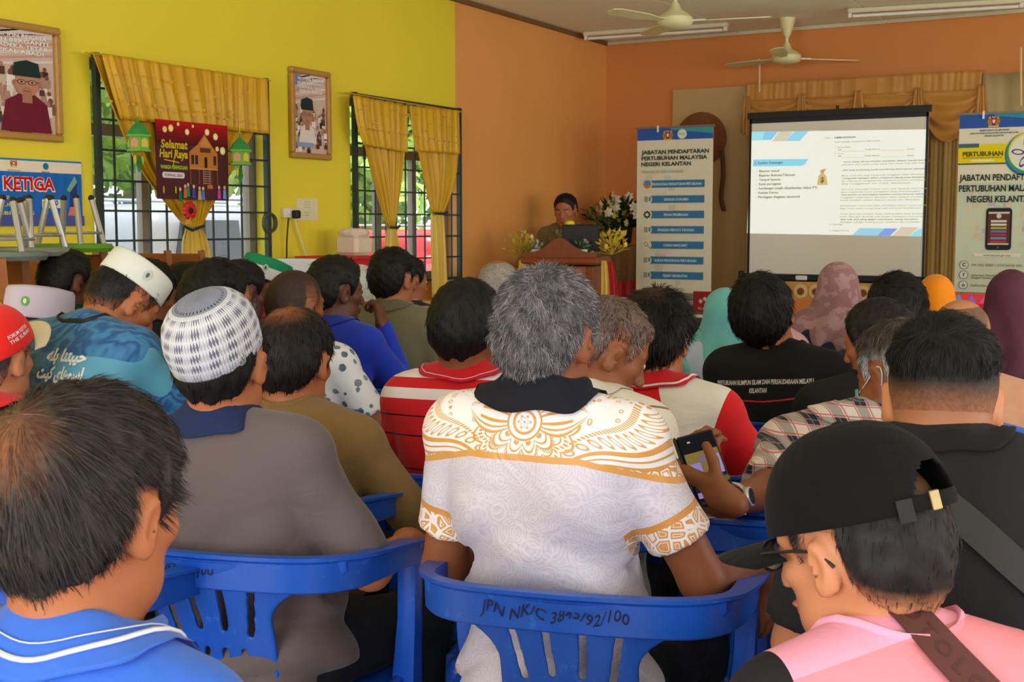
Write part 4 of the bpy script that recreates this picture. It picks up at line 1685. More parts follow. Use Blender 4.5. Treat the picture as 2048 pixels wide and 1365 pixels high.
# painted skirting cloth with round emblems below the screen
p = on_y(1500, 562, 9.3)
q = on_y(1905, 592, 9.3)
Mp = frame((p.x, 9.3, q.z - .35), (1, 0, 0), (0, 0, 1))
wq, hq = q.x - p.x, p.z - q.z + .35
r_ = thing_at('low_stage_front', Mp, 'low beige and orange panel with a row of round emblems beneath the screen', 'panel')
MB().box((wq / 2, hq / 2, -.03), (wq, hq, .05), bev=.01).build('panel', flat(190, 140, 70), r_)
MB().box((wq / 2, hq * .36, 0), (wq * .99, hq * .62, .02)).build('lower_board', flat(206, 120, 44), r_)
for k, px in enumerate((1602, 1632, 1662, 1692, 1727, 1757)):
    x = on_y(px, 570, 9.3).x - p.x
    mb = MB().lathe([(.002, .0), (.05, .0), (.055, .008), (.002, .012)], 18, Matrix.Translation((x, hq - .07, -.004)))
    e_ = mb.build('emblem', flat(206, 176, 120), r_)
    MB().lathe([(.002, .0), (.03, .0), (.028, .006), (.002, .008)], 9, Matrix.Translation((x, hq - .072, .004))).build('emblem_motif', flat(120, 60, 40), e_)
# brown-clothed table with flowers
t0, t1 = on_y(1213, 492, 9.6), on_y(1283, 492, 9.6)
r_ = empty('clothed_table', ((t0.x + t1.x) / 2, 9.7, 0), 0, 'table draped in rough brown cloth beside the lectern', 'table')
zt_ = t0.z
MB().box((.05, 0, zt_ - .02), (t1.x - t0.x + .12, .5, .04), bev=.01).build('table_top', M_brownc, r_)
sheet('table_cloth', [((-.2, -.26, zt_), (.32, -.26, zt_), .3), ((-.2, -.26, zt_ - .3), (.32, -.26, zt_ - .3), .8), ((-.2, -.27, .1), (.32, -.27, .1), 1)], 5, .012, M_brownc, r_, NY, 60)
for sx in (-.15, .27):
    for sy in (-.2, .2):
        MB().tube([(sx, sy, 0), (sx, sy, zt_ - .04)], .02, 6).build('leg', M_wood2, r_)
a, b = on_y(1215, 565, 9.25), on_y(1290, 565, 9.25)
r_ = empty('red_cloth', (a.x, 9.25, 0), 0, 'red cloth draped low in front of the brown table', 'cloth')
sheet('drape', [((-.05, 0, a.z), (b.x - a.x + .2, 0, a.z + .04), .6), ((-.05, 0, a.z - .3), (b.x - a.x + .2, 0, a.z - .3), 1), ((-.05, 0, .05), (b.x - a.x + .2, 0, .05), 1)], 5, .03, M_redc, r_, NY, 60)


def flowers(center, r, label, petals, leafc, n, spread=(1, 1, .6), pot=None, group=None):
    """an arrangement: pot, leaves and separate blossoms"""
    root_ = empty('flower_arrangement', center, 0, label, 'flowers', group)
    rg = random.Random(int(center[0] * 100 + r * 37))
    if pot:
        MB().lathe([(r * .25, 0), (r * .33, r * .1), (r * .38, r * .55), (r * .34, r * .55), (r * .3, r * .5)], 14).build('pot', pot, root_, True)
    mb = MB()
    for k in range(int(n * 7)):
        a_, e_ = rg.uniform(0, 2 * PI), rg.uniform(-.1, 1.4)
        d = Vector((math.cos(a_) * math.cos(e_) * spread[0], math.sin(a_) * math.cos(e_) * spread[1], math.sin(e_) * spread[2]))
        o_ = Vector((0, 0, r * .5)) + d * r * rg.uniform(.3, 1.0)
        t1 = d.cross(Vector((rg.uniform(-1, 1), rg.uniform(-1, 1), 1))).normalized()
        L, w_ = r * rg.uniform(.16, .3), r * rg.uniform(.05, .1)
        mb.add([o_ - d * L * .5, o_ + t1 * w_ + Vector((0, 0, w_ * .3)), o_ + d * L, o_ - t1 * w_], [(0, 1, 2, 3)])
        if k % 6 == 0:
            mb.tube([(0, 0, r * .3), o_], r * .012, 4)
    mb.build('foliage', leafc, root_, kind='stuff')
    for k in range(n):
        a_, e_ = rg.uniform(0, 2 * PI), rg.uniform(.15, 1.45)
        d = Vector((math.cos(a_) * math.cos(e_) * spread[0], math.sin(a_) * math.cos(e_) * spread[1], math.sin(e_) * spread[2]))
        o_ = Vector((0, 0, r * .5)) + d * r * rg.uniform(.8, 1.05)
        pr = r * rg.uniform(.11, .17)
        fm = frame(o_, d.cross(Vector((.3, .2, 1))).normalized(), Vector((0, 0, 1)) if abs(d.z) < .9 else Vector((0, 1, 0)))
        mb = MB()
        for q in range(6):
            t = q * PI / 3
            u_ = Vector((math.cos(t), math.sin(t), 0))
            v_ = Vector((-math.sin(t), math.cos(t), 0))
            mb.add([(0, 0, 0), u_ * pr * .6 - v_ * pr * .3 + Vector((0, 0, pr * .2)), u_ * pr + Vector((0, 0, pr * .35)), u_ * pr * .6 + v_ * pr * .3 + Vector((0, 0, pr * .2))], [(0, 1, 2, 3)], fm)
        mb.ball((0, 0, pr * .1), pr * .18, fm, 6, 4)
        mb.build('blossom', petals[k % len(petals)], root_)
    return root_


P_pink, P_white, P_yel, P_lil = flat(214, 120, 150), flat(230, 226, 200), flat(232, 204, 70), flat(160, 140, 210)
L_d, L_g, L_ye = flat(36, 60, 24), flat(60, 140, 50), flat(206, 180, 60)
fb = on_y(1236, 490, 9.7)
flowers((fb.x, 9.7, zt_), .34, 'large dark green arrangement with white blossoms on the brown table', [P_white, P_white, P_pink], L_d, 22, (1, .8, .75), flat(26, 30, 20))

# ---- lectern
pl = at(1133, 560, 9.0)
LX, LY = pl.x, pl.y
root = empty('lectern', (LX, LY, 0), R(14), 'brown wooden lectern with a curved crest, topped by flower pots', 'lectern')
zl = at(1133, 520, 9.0).z
wl = .50
MB().box((0, 0, .04), (wl + .06, .46, .08), bev=.01).build('plinth', M_wood, root)
MB().box((0, 0, .08 + (zl - .12) / 2), (wl - .04, .40, zl - .12), bev=.006).build('body', M_wood2, root)
for sx in (-1, 1):
    MB().box((sx * (wl / 2 - .03), -.205, .08 + (zl - .12) / 2), (.05, .03, zl - .12), bev=.006).build('pilaster', M_wood, root)
MB().box((0, -.205, .55), (wl - .16, .02, .6), bev=.006).build('front_panel', M_wood, root)
MB().box((0, .0, zl - .0), (wl + .06, .48, .05), bev=.012).build('top_board', M_wood, root)
mb = MB()
poly = [(-wl / 2 - .01, 0), (wl / 2 + .01, 0), (wl / 2 + .01, .03)]
for k in range(13):
    t = 1 - 2 * k / 12
    poly.append((t * (wl / 2 - .01), .035 + .09 * math.exp(-(t * 2.3) ** 2) + .02 * (1 - abs(t))))
poly.append((-wl / 2 - .01, .03))
mb.prism(poly, 0, .03, Matrix.Translation((0, -.19, zl + .02)) @ Matrix.Rotation(PI / 2, 4, 'X'))
mb.build('crest_board', M_wood, root)
LM_ = Matrix.Translation((LX, LY, 0)) @ Matrix.Rotation(R(14), 4, 'Z')


def on_lect(x, y, z):
    return tuple(LM_ @ Vector((x, y, z)))


Zt = zl + .025
k0 = on_lect(.09, .06, Zt - .0)
r_ = empty('monitor', k0, R(14), 'black monitor seen from behind on the lectern', 'monitor')
MB().box((0, 0, .13), (.28, .025, .20), bev=.008).build('housing', M_black, r_)
MB().box((0, .0, .03), (.04, .02, .08)).build('stand', M_black, r_)
MB().box((0, .0, .005), (.16, .12, .01), bev=.003).build('foot', M_black, r_)
for (x, col, lab) in ((-.2, [P_lil], 'small green pot plant with lilac flowers at the left of the lectern top'), (-.06, [P_pink], 'small green pot plant with a pink flower in the middle of the lectern top'),
                      (.14, [P_lil, P_pink], 'small green pot plant before the black monitor')):
    o = flowers(on_lect(x, -.10, Zt), .095, lab, col, L_g, 4, (1, 1, .8), M_white)
o = flowers(on_lect(-.36, .1, Zt - .05), .16, 'yellow net flower spray at the left edge of the lectern', [P_yel, P_white], L_ye, 14, (1, .7, 1.0))
o = flowers(on_lect(.33, .02, Zt - .03), .15, 'yellow flower spray at the right edge of the lectern', [P_yel], L_ye, 14, (1, .7, 1.0))
o = flowers(on_lect(-.16, .66, Zt - .075), .2, 'pink flowers behind the lectern at the left of the speaker', [P_pink, P_white], flat(110, 120, 60), 12, (1, .6, .8))
o = flowers((t0.x - .01, 9.62, zt_), .25, 'tall yellow flowers behind the lectern at the right of the speaker', [P_yel, flat(236, 226, 150)], flat(120, 130, 60), 16, (1, .6, .9))
r_ = empty('pedestal', on_lect(-.16, .66, 0), R(14), 'narrow wooden pedestal stand hidden behind the lectern', 'stand')
MB().box((0, 0, (Zt - .08) / 2), (.24, .16, Zt - .08), bev=.01).build('column', M_wood2, r_)
o = MB().lathe([(.001, 0), (.028, .005), (.038, .028), (.03, .048), (.001, .058)], 16)
r_ = empty('microphone', on_lect(-.0, .10, Zt), 0, 'microphone with a yellow foam windscreen on a thin stem on the lectern', 'microphone')
o.build('foam_windscreen', flat(236, 204, 30), r_, True).location = (0, 0, .205)
MB().tube([(0, 0, 0), (0, 0, .21)], .006, 6).build('stem', M_black, r_)
MB().lathe([(.001, 0), (.04, 0), (.04, .008), (.006, .014)], 12).build('base', M_black, r_)
sx = on_lect(.32, -.12, 0)
r_ = empty('festoon_cloth', sx, R(14), 'red and yellow striped cloth hanging at the right side of the lectern', 'cloth')
sheet('red_stripe', [((.0, 0, zl), (.04, 0, zl), .5), ((.03, -.03, zl - .25), (.09, -.03, zl - .25), 1), ((.04, -.02, .1), (.12, -.02, .1), 1)], 2, .01, M_redc, r_, NY, 24)
sheet('yellow_stripe', [((-.04, 0, zl), (.0, 0, zl), .5), ((-.03, -.03, zl - .25), (.03, -.03, zl - .25), 1), ((-.03, -.02, .1), (.04, -.02, .1), 1)], 2, .01, M_gold2, r_, NY, 24)
sx = on_lect(-.3, -.1, 0)
o = sheet('white_swag', [((sx[0] - .03, sx[1], zl), (sx[0] + .03, sx[1], zl), .5), ((sx[0] - .05, sx[1], zl - .3), (sx[0] + .03, sx[1], zl - .3), 1), ((sx[0] - .05, sx[1], .2), (sx[0] + .03, sx[1], .2), 1)], 2, .01, M_gold2, None, NY, 24)
tag(o, 'pale yellow cloth strip hanging at the left side of the lectern', 'cloth')

# ---- ceiling fans and tube lights
M_fan = material('cream_enamel', rgb(222, 214, 160), .4, .5)


def fan(px, py, D, a0, label):
    p_ = at(px, py, D)
    r_ = empty('ceiling_fan', (p_.x, p_.y, p_.z), R(a0), label, 'fan')
    H_ = ZC - p_.z
    MB().tube([(0, 0, .05), (0, 0, H_ - .05)], .014, 8).build('down_rod', M_fan, r_)
    MB().lathe([(.065, H_), (.06, H_ - .03), (.03, H_ - .13), (.018, H_ - .15)], 16).build('canopy', M_fan, r_, True)
    MB().lathe([(.02, .12), (.045, .07), (.09, .045), (.115, .02), (.115, -.01), (.10, -.03), (.05, -.045), (.01, -.048)], 24).build('motor_housing', M_fan, r_, True)
    for k in range(3):
        M_ = Matrix.Rotation(R(120 * k), 4, 'Z')
        mb = MB()
        mb.prism([(.09, -.02), (.2, -.03), (.30, -.062), (.56, -.058), (.60, -.03), (.61, .03), (.56, .055), (.3, .05), (.2, .03), (.09, .02)], -.003, .003,
                 M_ @ Matrix.Rotation(R(9), 4, 'X'))
        b_ = mb.build('blade', M_fan, r_)
        MB().box((.14, 0, .003), (.12, .035, .006), M_).build('bracket', M_steel, b_)


fan(1350, 43, 8.0, 12, 'cream ceiling fan nearer the camera, over the speaker')
fan(1573, 117, 9.85, 40, 'cream ceiling fan further back, above the projection screen')


def tube_light(pa, pb, label):
    a_, b_ = on_z(*pa, ZC - .04), on_z(*pb, ZC - .04)
    d = b_ - a_
    L = 1.24
    r_ = empty('tube_light', tuple((a_ + b_) / 2), math.atan2(d.y, d.x), label, 'light')
    MB().box((0, 0, .018), (L, .07, .036), bev=.008).build('batten', flat(214, 204, 170, .5), r_)
    MB().tube([(-L / 2 + .04, 0, -.02), (L / 2 - .04, 0, -.02)], .013, 10).build('tube', flat(228, 226, 210, .3), r_, True)
    for s_ in (-1, 1):
        MB().box((s_ * (L / 2 - .02), 0, -.012), (.025, .035, .04)).build('lamp_holder', flat(226, 220, 200), r_)


tube_light((1212, 70), (1408, 57), 'unlit tube light on the ceiling left of the nearer fan')
tube_light((1752, 24), (1988, 10), 'unlit tube light on the ceiling at the right of the nearer fan')

# ---- white cupboard with red cloth, plastic jug and bags by the window
c0, c1 = at(568, 518, 7.2), at(722, 520, 7.8)
r_ = empty('white_cabinet', ((c0.x + c1.x) / 2 + .12, (c0.y + c1.y) / 2, 0), R(90), 'white cabinet against the yellow wall, red cloth over its top', 'cabinet')
wc = (c1 - c0).length
zc = c0.z
MB().box((0, 0, zc / 2), (wc, .4, zc), bev=.008).build('body', flat(222, 222, 218, .5), r_)
for k in range(3):
    MB().box(((k - 1) * wc / 3, -.205, zc / 2), (wc / 3 - .02, .016, zc - .12), bev=.004).build('door', flat(230, 230, 226, .5), r_)
cx, cy = r_.location.x, r_.location.y
o = MB().box((cx + .05, cy - .02, zc + .005), (.46, .36, .012)).box((cx + .235, cy - .02, zc - .14), (.012, .36, .3)).build('red_flag_cloth', material('red_flag', rgb(196, 30, 34), .7))
tag(o, 'red cloth folded over the edge of the white cabinet', 'cloth')
p = at(708, 505, 7.6)
r_ = empty('lace_box', (p.x, p.y, zc + .011), 0, 'tall cream lacy box standing at the right end of the white cabinet', 'box')
MB().box((0, 0, .06), (.17, .17, .12), bev=.02).build('body', flat(222, 206, 176), r_)
MB().lathe([(.09, .12), (.10, .14), (.08, .16), (.01, .165)], 12).build('lid', flat(226, 212, 184), r_)
for k, (px, py, lab) in enumerate(((735, 570, 'crumpled clear-white plastic bag in front of the white cabinet'), (752, 588, 'smaller white plastic bag beside the first one'))):
    p = at(px, py, 7.0)
    f = Field((-.2, -.2, -.02), (.2, .2, .3), .02)
    for q in range(7):
        f.ell((random.uniform(-.06, .06), random.uniform(-.06, .06), random.uniform(.06, .18)), (random.uniform(.05, .1), random.uniform(.05, .1), random.uniform(.05, .09)), k=.01)
    V, Q = f.mesh(lambda x, y, z: .008 * np.sin(x * 60 + z * 31) * np.sin(y * 53 + z * 17))
    o = link_mesh('plastic_bag', np_mesh('plastic_bag', V, Q), material('white_film', rgb(226, 230, 226), .3, .6, trans=.2), None, True)
    o.location = (p.x, p.y, p.z - .1)
    tag(o, lab, 'bag')
p = at(740, 600, 7.0)
table(p.x - .2, p.x + .35, p.y - .3, p.y + .25, at(735, 570, 7.0).z - .10, 'small low table holding the plastic bags', flat(206, 190, 150), M_wood2)

p = at(1392, 634, 6.5)
table(p.x - .55, p.x + .12, p.y - .1, p.y + .35, p.z, 'black-edged side table with papers left of the turquoise headscarf', flat(60, 50, 44), M_black)
tag(MB().box((p.x - .02, p.y + .02, p.z + .003), (.2, .14, .004)).build('paper_sheet', flat(220, 216, 206)), 'white papers on the side table left of the turquoise headscarf', 'paper')

# ---- wooden chairs along the window with upturned stools
def wooden_chair():
    r_ = empty('wooden_chair', (0, 0, 0), 0, 'x', 'chair', 'wooden chairs standing by the window')
    MB().box((0, 0, .44), (.40, .40, .03), bev=.008).build('seat', M_wood2, r_)
    for sx in (-1, 1):
        MB().box((sx * .18, .18, .22), (.035, .035, .44)).build('leg', M_wood2, r_)
        MB().tube([(sx * .18, -.18, 0), (sx * .18, -.19, .45), (sx * .185, -.25, .92)], [(.018, .02)] * 3, 4).build('rear_post', M_wood2, r_)
        MB().box((sx * .18, 0, .2), (.02, .36, .03)).build('side_rail', M_wood2, r_)
    MB().box((0, -.242, .86), (.37, .022, .10), Matrix.Identity(4), .005).build('top_slat', M_wood2, r_)
    MB().box((0, -.222, .68), (.34, .018, .05), Matrix.Identity(4), .004).build('back_slat', M_wood2, r_)
    MB().box((0, .18, .2), (.33, .02, .03)).build('front_rail', M_wood2, r_)
    return r_


def copy_tree(o, parent=None, group=None):
    c_ = o.copy()
    COL.objects.link(c_)
    c_.parent = parent
    for ch in list(o.children):
        copy_tree(ch, c_)
    return c_


wc0 = wooden_chair()
for k, (px, py, D, a_, lab) in enumerate((
    (55, 505, 4.9, -8, 'wooden chair at the far left under the two upturned stools'),
    (195, 507, 5.4, -4, 'wooden chair with a white label on its back, left of the window'),
    (318, 505, 6.0, -4, 'wooden chair below the left half of the window'),
    (383, 505, 6.2, -4, 'wooden chair below the tied gold curtain'),
    (20, 520, 4.6, -10, 'wooden chair cut by the left edge of the picture'))):
    o = wc0 if k == 0 else copy_tree(wc0)
    p = at(px, py, D)
    o.location = (p.x, p.y, p.z - .90 if p.z > .9 else 0)
    o.location.z = 0
    o.scale = (1.0, 1.0, p.z / .91)
    o.rotation_euler.z = R(a_ + 20)
    o['label'] = lab
p = at(200, 518, 5.4)
sl_ = MB().box((0, 0, 0), (.12, .004, .022)).build('chair_sticker', flat(214, 206, 190))
sl_.location = (p.x, p.y, p.z)
sl_.rotation_euler.z = R(16)
tag(sl_, 'white paper sticker on the back of the wooden chair', 'sticker')
M_tubeleg = material('galvanised_tube', rgb(170, 168, 160), .35, metal=.6)


def stool(px, py, D, col, label, ang):
    p_ = at(px, py, D)
    r_ = empty('upturned_stool', tuple(p_), R(ang), label, 'stool')
    MB().lathe([(.02, -.012), (.155, -.016), (.165, 0), (.155, .016), (.02, .018)], 24).build('seat', flat(*col, rough=.5), r_, True)
    for k in range(4):
        a_ = R(45 + 90 * k)
        x, y = math.cos(a_), math.sin(a_)
        MB().tube([(x * .13, y * .13, .015), (x * .085, y * .085, .20)], .012, 8).build('leg', M_tubeleg, r_)
        MB().ball((x * .085, y * .085, .20), .0135).build('rubber_foot', M_black, r_)
    MB().tube([(math.cos(t * PI / 8) * .115, math.sin(t * PI / 8) * .115, .06) for t in range(17)], .006, 6, cap=False).build('ring', M_tubeleg, r_)


stool(58, 503, 4.7, (120, 128, 110), 'upturned stool with a grey seat resting on the leftmost wooden chair', 10)
stool(143, 496, 5.0, (96, 150, 40), 'upturned stool with a green seat resting on the wooden chairs', 20)
stool(2, 512, 4.5, (110, 120, 112), 'upturned stool with grey seat at the left edge of the picture', 40)
# ------------------------------------------------------------------ blue plastic armchairs
def chair_blue():
    n = noise(5, 4)
    sc_ = noise(70, 3, stretch=(1, .15, 1))
    c0 = mix(n, rgb(18, 68, 172), rgb(28, 90, 196))
    return mix((sc_ > .66) * .25, c0, rgb(70, 130, 215))


M_blue = material('worn_blue_plastic', rough=.34, spec=.45, fn=chair_blue, bump=(14, .05, .003))


def rail_pt(t):
    """centre line of the top rail, t from -1 (left arm front) to 1 (right arm front)"""
    a = abs(t)
    c_ = RAILC
    k = a * (len(c_) - 1)
    i = min(int(k), len(c_) - 2)
    p = c_[i].lerp(c_[i + 1], k - i)
    return Vector((math.copysign(p.x, t) if t else 0, p.y, p.z))


RAILC = catmull([(0, -.262, .752), (.12, -.256, .752), (.205, -.232, .750), (.256, -.17, .744), (.272, -.09, .738), (.276, .01, .728), (.273, .10, .716)], 6)


def splat_map(V):
    """plate coordinates (u across, v up from the seat, w thickness) to the chair's curved back"""
    u, v, w = V[:, 0], V[:, 1], V[:, 2]
    t = v / .345
    y = -.185 - .075 * t + .014 * np.sin(t * PI * 1.1) + 1.15 * u ** 2 * (.55 + .45 * t) + w
    z = .42 + v * .945
    return np.stack([u, y, z], 1)


def make_chair_parts():
    parts = []
    # top rail with arms
    mb = MB()
    n = 44
    pts, rad = [], []
    for i in range(n + 1):
        t = -1 + 2 * i / n
        pts.append(rail_pt(t))
        a = abs(t)
        rad.append((.008 + .013 * max(0, (a - .45) / .55), .035 - .010 * max(0, (a - .4) / .6)))
    ring = []
    vs, fs = [], []
    prof = [(-1, -.9), (-.6, -1), (.6, -1), (1, -.9), (1, .62), (1.9, .8), (1.9, 1), (-.9, 1), (-1, .9)]
    m = len(prof)
    for i, p in enumerate(pts):
        tg = (pts[min(i + 1, n)] - pts[max(i - 1, 0)]).normalized()
        out = tg.cross(Vector((0, 0, 1))).normalized()   # outward (rear)
        th, hh = rad[i]
        tilt = .14 * (1 - min(1, abs(-1 + 2 * i / n) / .7))
        for (a, b) in prof:
            vs.append(p + out * (a * th) + Vector((0, 0, 1)) * b * hh + out * (b * hh * tilt))
    for i in range(n):
        for k in range(m):
            fs.append((i * m + k, i * m + (k + 1) % m, (i + 1) * m + (k + 1) % m, (i + 1) * m + k))
    fs += [tuple(range(m))[::-1], tuple(n * m + k for k in range(m))]
    mb.add(vs, fs)
    parts.append(('arm_rail', mb))
    # backrest splat, slotted
    f = Field((-.27, -.03, -.010), (.27, .385, .010), .0055, ((), (), ((-.01, .01, .0032),)))

    def shape(u, v, w):
        a = np.abs(u)
        t = v / .36
        half = .118 + .028 * np.clip((.25 - t) / .25, 0, 1) ** 1.3 + .14 * np.clip((t - .66) / .30, 0, 1) ** 2.4
        d = (a - half) * .8
        d = np.maximum(d, np.maximum(-.025 - v, v - .372))
        for (u0, v0, v1, bow) in ((.026, .225, .325, .006), (.075, .215, .315, .016), (.026, .06, .175, -.008), (.075, .06, .175, -.018)):
            s_ = np.clip((v - v0) / (v1 - v0), 0, 1)
            uc = u0 + bow * s_
            vc = v0 + (v1 - v0) * s_
            q = np.sqrt((a - uc) ** 2 + (v - vc) ** 2) - .0062
            d = np.maximum(d, -q)
        rib = .0012 * np.clip(1 - np.abs(half - a - .006) / .006, 0, 1)
        return np.maximum(d, np.abs(w) - .0042 - rib)
    f.fn(shape, (-.3, -.1, -.02), (.3, .5, .02))
    V, Q = f.mesh()
    parts.append(('backrest', np_mesh('backrest', splat_map(V), Q)))
    # seat: dished panel with a rolled skirt
    f = Field((-.26, -.25, .34), (.26, .29, .47), .012, ((), (), ((.40, .46, .005),)))
    f.box((0, .010, .425), (.225, .215, .014), rad=.012)
    f.box((0, .010, .398), (.232, .222, .034), rad=.02, k=.0)
    f.box((0, .010, .385), (.215, .205, .036), rad=.01, op='sub')
    f.ell((0, 0, .50), (.20, .20, .072), op='sub', k=.02)
    V, Q = f.mesh()
    parts.append(('seat', np_mesh('seat', V, Q)))
    # legs, angle section
    for sx in (-1, 1):
        mb = MB()
        mb.tube([(sx * .272, .10, .722), (sx * .268, .105, .58), (sx * .250, .13, .42), (sx * .247, .17, .2), (sx * .257, .22, 0)],
                [(.026, .022), (.026, .022), (.032, .028), (.026, .024), (.02, .02)], 8, flatten=.45)
        parts.append(('leg', mb))
        mb = MB()
        mb.tube([(sx * .175, -.185, .44), (sx * .19, -.20, .38), (sx * .205, -.225, .18), (sx * .22, -.26, 0)],
                [(.03, .024), (.034, .026), (.026, .022), (.02, .02)], 8, flatten=.45)
        parts.append(('leg', mb))
        mb = MB()
        mb.tube([(sx * .225, -.17, .415), (sx * .238, 0, .412), (sx * .246, .12, .425)], [(.012, .028)] * 3, 8, flatten=.45)
        parts.append(('side_rail', mb))
    mb = MB()
    mb.tube([(-.17, -.205, .405), (0, -.225, .40), (.17, -.205, .405)], [(.010, .030)] * 3, 8, flatten=.45)
    parts.append(('rear_rail', mb))
    return parts


_proto = None
N_CHAIR = 0


def chair(x, y, a, label, group='blue plastic armchairs set out in rows for the audience', text=None):
    """a: facing, degrees clockwise from the front wall direction"""
    global _proto
    if _proto is None:
        _proto = empty('plastic_armchair', (0, 0, 0))
        for nm, g in make_chair_parts():
            if isinstance(g, MB):
                g.build(nm, M_blue, _proto, True)
            else:
                o = link_mesh(nm, g, M_blue, _proto, True)
                g.set_sharp_from_angle(angle=R(50))
        r_ = _proto
    else:
        r_ = copy_tree(_proto)
    r_.location = (x, y, 0)
    r_.rotation_euler = (0, 0, R(-a))
    tag(r_, label, 'chair', group)
    return r_


M_ink = flat(20, 26, 60, .6)


def chair_ink(ch, s, x0, x1, z, h, rear=True):
    """hand lettering on the rear face of the rail (z is height) or of the rear skirt"""
    mb = MB()
    vs, fs = text_geo(s, 0.004, 0.25)
    a0, a1 = min(v[0] for v in vs), max(v[0] for v in vs)
    pts = []
    for v in vs:
        x = x0 + (v[0] - a0) / (a1 - a0) * (x1 - x0)   # as seen from behind, +x is to the right
        zz = z + v[1] / .69 * h + .006 * math.sin(x * 90)
        if rear:
            best = min(RAILC, key=lambda p: abs(p.x - abs(x)))
            b = (zz - .752) / .035
            y = best.y - .0095 - b * .035 * .14 - .0008
        else:
            y = -.2405 + .5 * x * x * 1.1 - .001
        pts.append((x, y, zz))
    mb.add(pts, fs)
    return mb.build('ink_writing', M_ink, ch)
# ------------------------------------------------------------------ people
def rot(ax, deg):
    return np.array(Matrix.Rotation(R(deg), 3, ax))


def skin_mat():
    m = material('skin', rough=.5, spec=.35, fn=lambda: attr_color(), bump=(160, .12, .001))
    b = m.node_tree.nodes['Principled BSDF']
    b.inputs['Subsurface Weight'].default_value = .08
    b.inputs['Subsurface Radius'].default_value = (.02, .008, .004)
    return m


M_skin = skin_mat()
M_hair = material('hair', rough=.58, spec=.25, fn=lambda: attr_color())
M_eye = material('eye_white', rgb(226, 220, 212), .2, .5)
M_iris = material('eye_iris', rgb(34, 20, 14), .15, .6)
SK = {'tan': (168, 102, 64), 'brown': (136, 80, 48), 'dark': (98, 58, 38), 'light': (190, 126, 88), 'fair': (206, 150, 112)}


def lin3(c):
    return np.array([lin(v) for v in c], dtype=np.float32)


ZL_Y = np.array([-.14, -.10, -.07, -.045, -.034, -.026, .016, .024, .034, .044, .058, .080, .12])
ZL_Z = np.array([-.085, -.080, -.070, -.056, -.035, .030, .034, -.012, -.012, .010, .040, .072, .085])


def zline(y, drop=0.0):
    return np.interp(y, ZL_Y, ZL_Z) + drop


def cran(x, y, z):
    def E(c, r):
        u = [(x - c[0]) / r[0], (y - c[1]) / r[1], (z - c[2]) / r[2]]
        k0 = np.sqrt(u[0] ** 2 + u[1] ** 2 + u[2] ** 2)
        k1 = np.sqrt((u[0] / r[0]) ** 2 + (u[1] / r[1]) ** 2 + (u[2] / r[2]) ** 2) + 1e-6
        return k0 * (k0 - 1) / k1
    a = E((0, -.010, .030), (.077, .096, .088))
    b = E((0, -.045, -.005), (.062, .058, .062))
    h = np.maximum(.03 - np.abs(a - b), 0) / .03
    return np.minimum(a, b) - h * h * .0075


class Rig:
    pass


def hand_prims(f, W, d, n, t, curl=35, sc=1.0, spread=0.0, thumb=(.5, .75, .35), grow=0.0):
    """hand from wrist W; d finger direction, n palm side, t thumb side"""
    W, d, n, t = [np.array(v, dtype=float) for v in (W, d, n, t)]
    d /= np.linalg.norm(d)
    n = n - d * (n @ d)
    n /= np.linalg.norm(n)
    t = t - d * (t @ d) - n * (t @ n)
    t /= np.linalg.norm(t)
    s = sc
    A = np.stack([t, d, n], 1)
    f.box(W + d * .048 * s, (.041 * s, .050 * s, .0145 * s), A, rad=.013 * s, k=.018)
    f.cap(W - d * .02, W + d * .02 * s, .026 * s, .027 * s, k=.02)
    for (o, L, r) in ((.030, .074, .0092), (.010, .082, .0094), (-.010, .077, .009), (-.030, .060, .0082)):
        b = W + d * (.092 - abs(o - .008) * .25) * s + t * o * s
        dd = d + t * spread * o * 20
        dd /= np.linalg.norm(dd)
        ang = 0
        for q, fr in enumerate((.45, .31, .24)):
            ang += R(curl * (.6, 1.0, .8)[q])
            v = dd * math.cos(ang) + n * math.sin(ang)
            e = b + v * L * fr * s
            f.cap(b, e, (r - .0006 * q) * s, (r - .0006 * (q + 1)) * s, k=.004 if q else .008)
            b = e
    b = W + d * .025 * s + t * .032 * s + n * .004
    v = d * thumb[0] + t * thumb[1] + n * thumb[2]
    v /= np.linalg.norm(v)
    e = b + v * .042 * s
    f.cap(b, e, .0135 * s, .0115 * s, k=.012)
    v2 = v + d * .5 + n * .15
    v2 /= np.linalg.norm(v2)
    f.cap(e, e + v2 * .034 * s, .0112 * s, .0095 * s, k=.004)


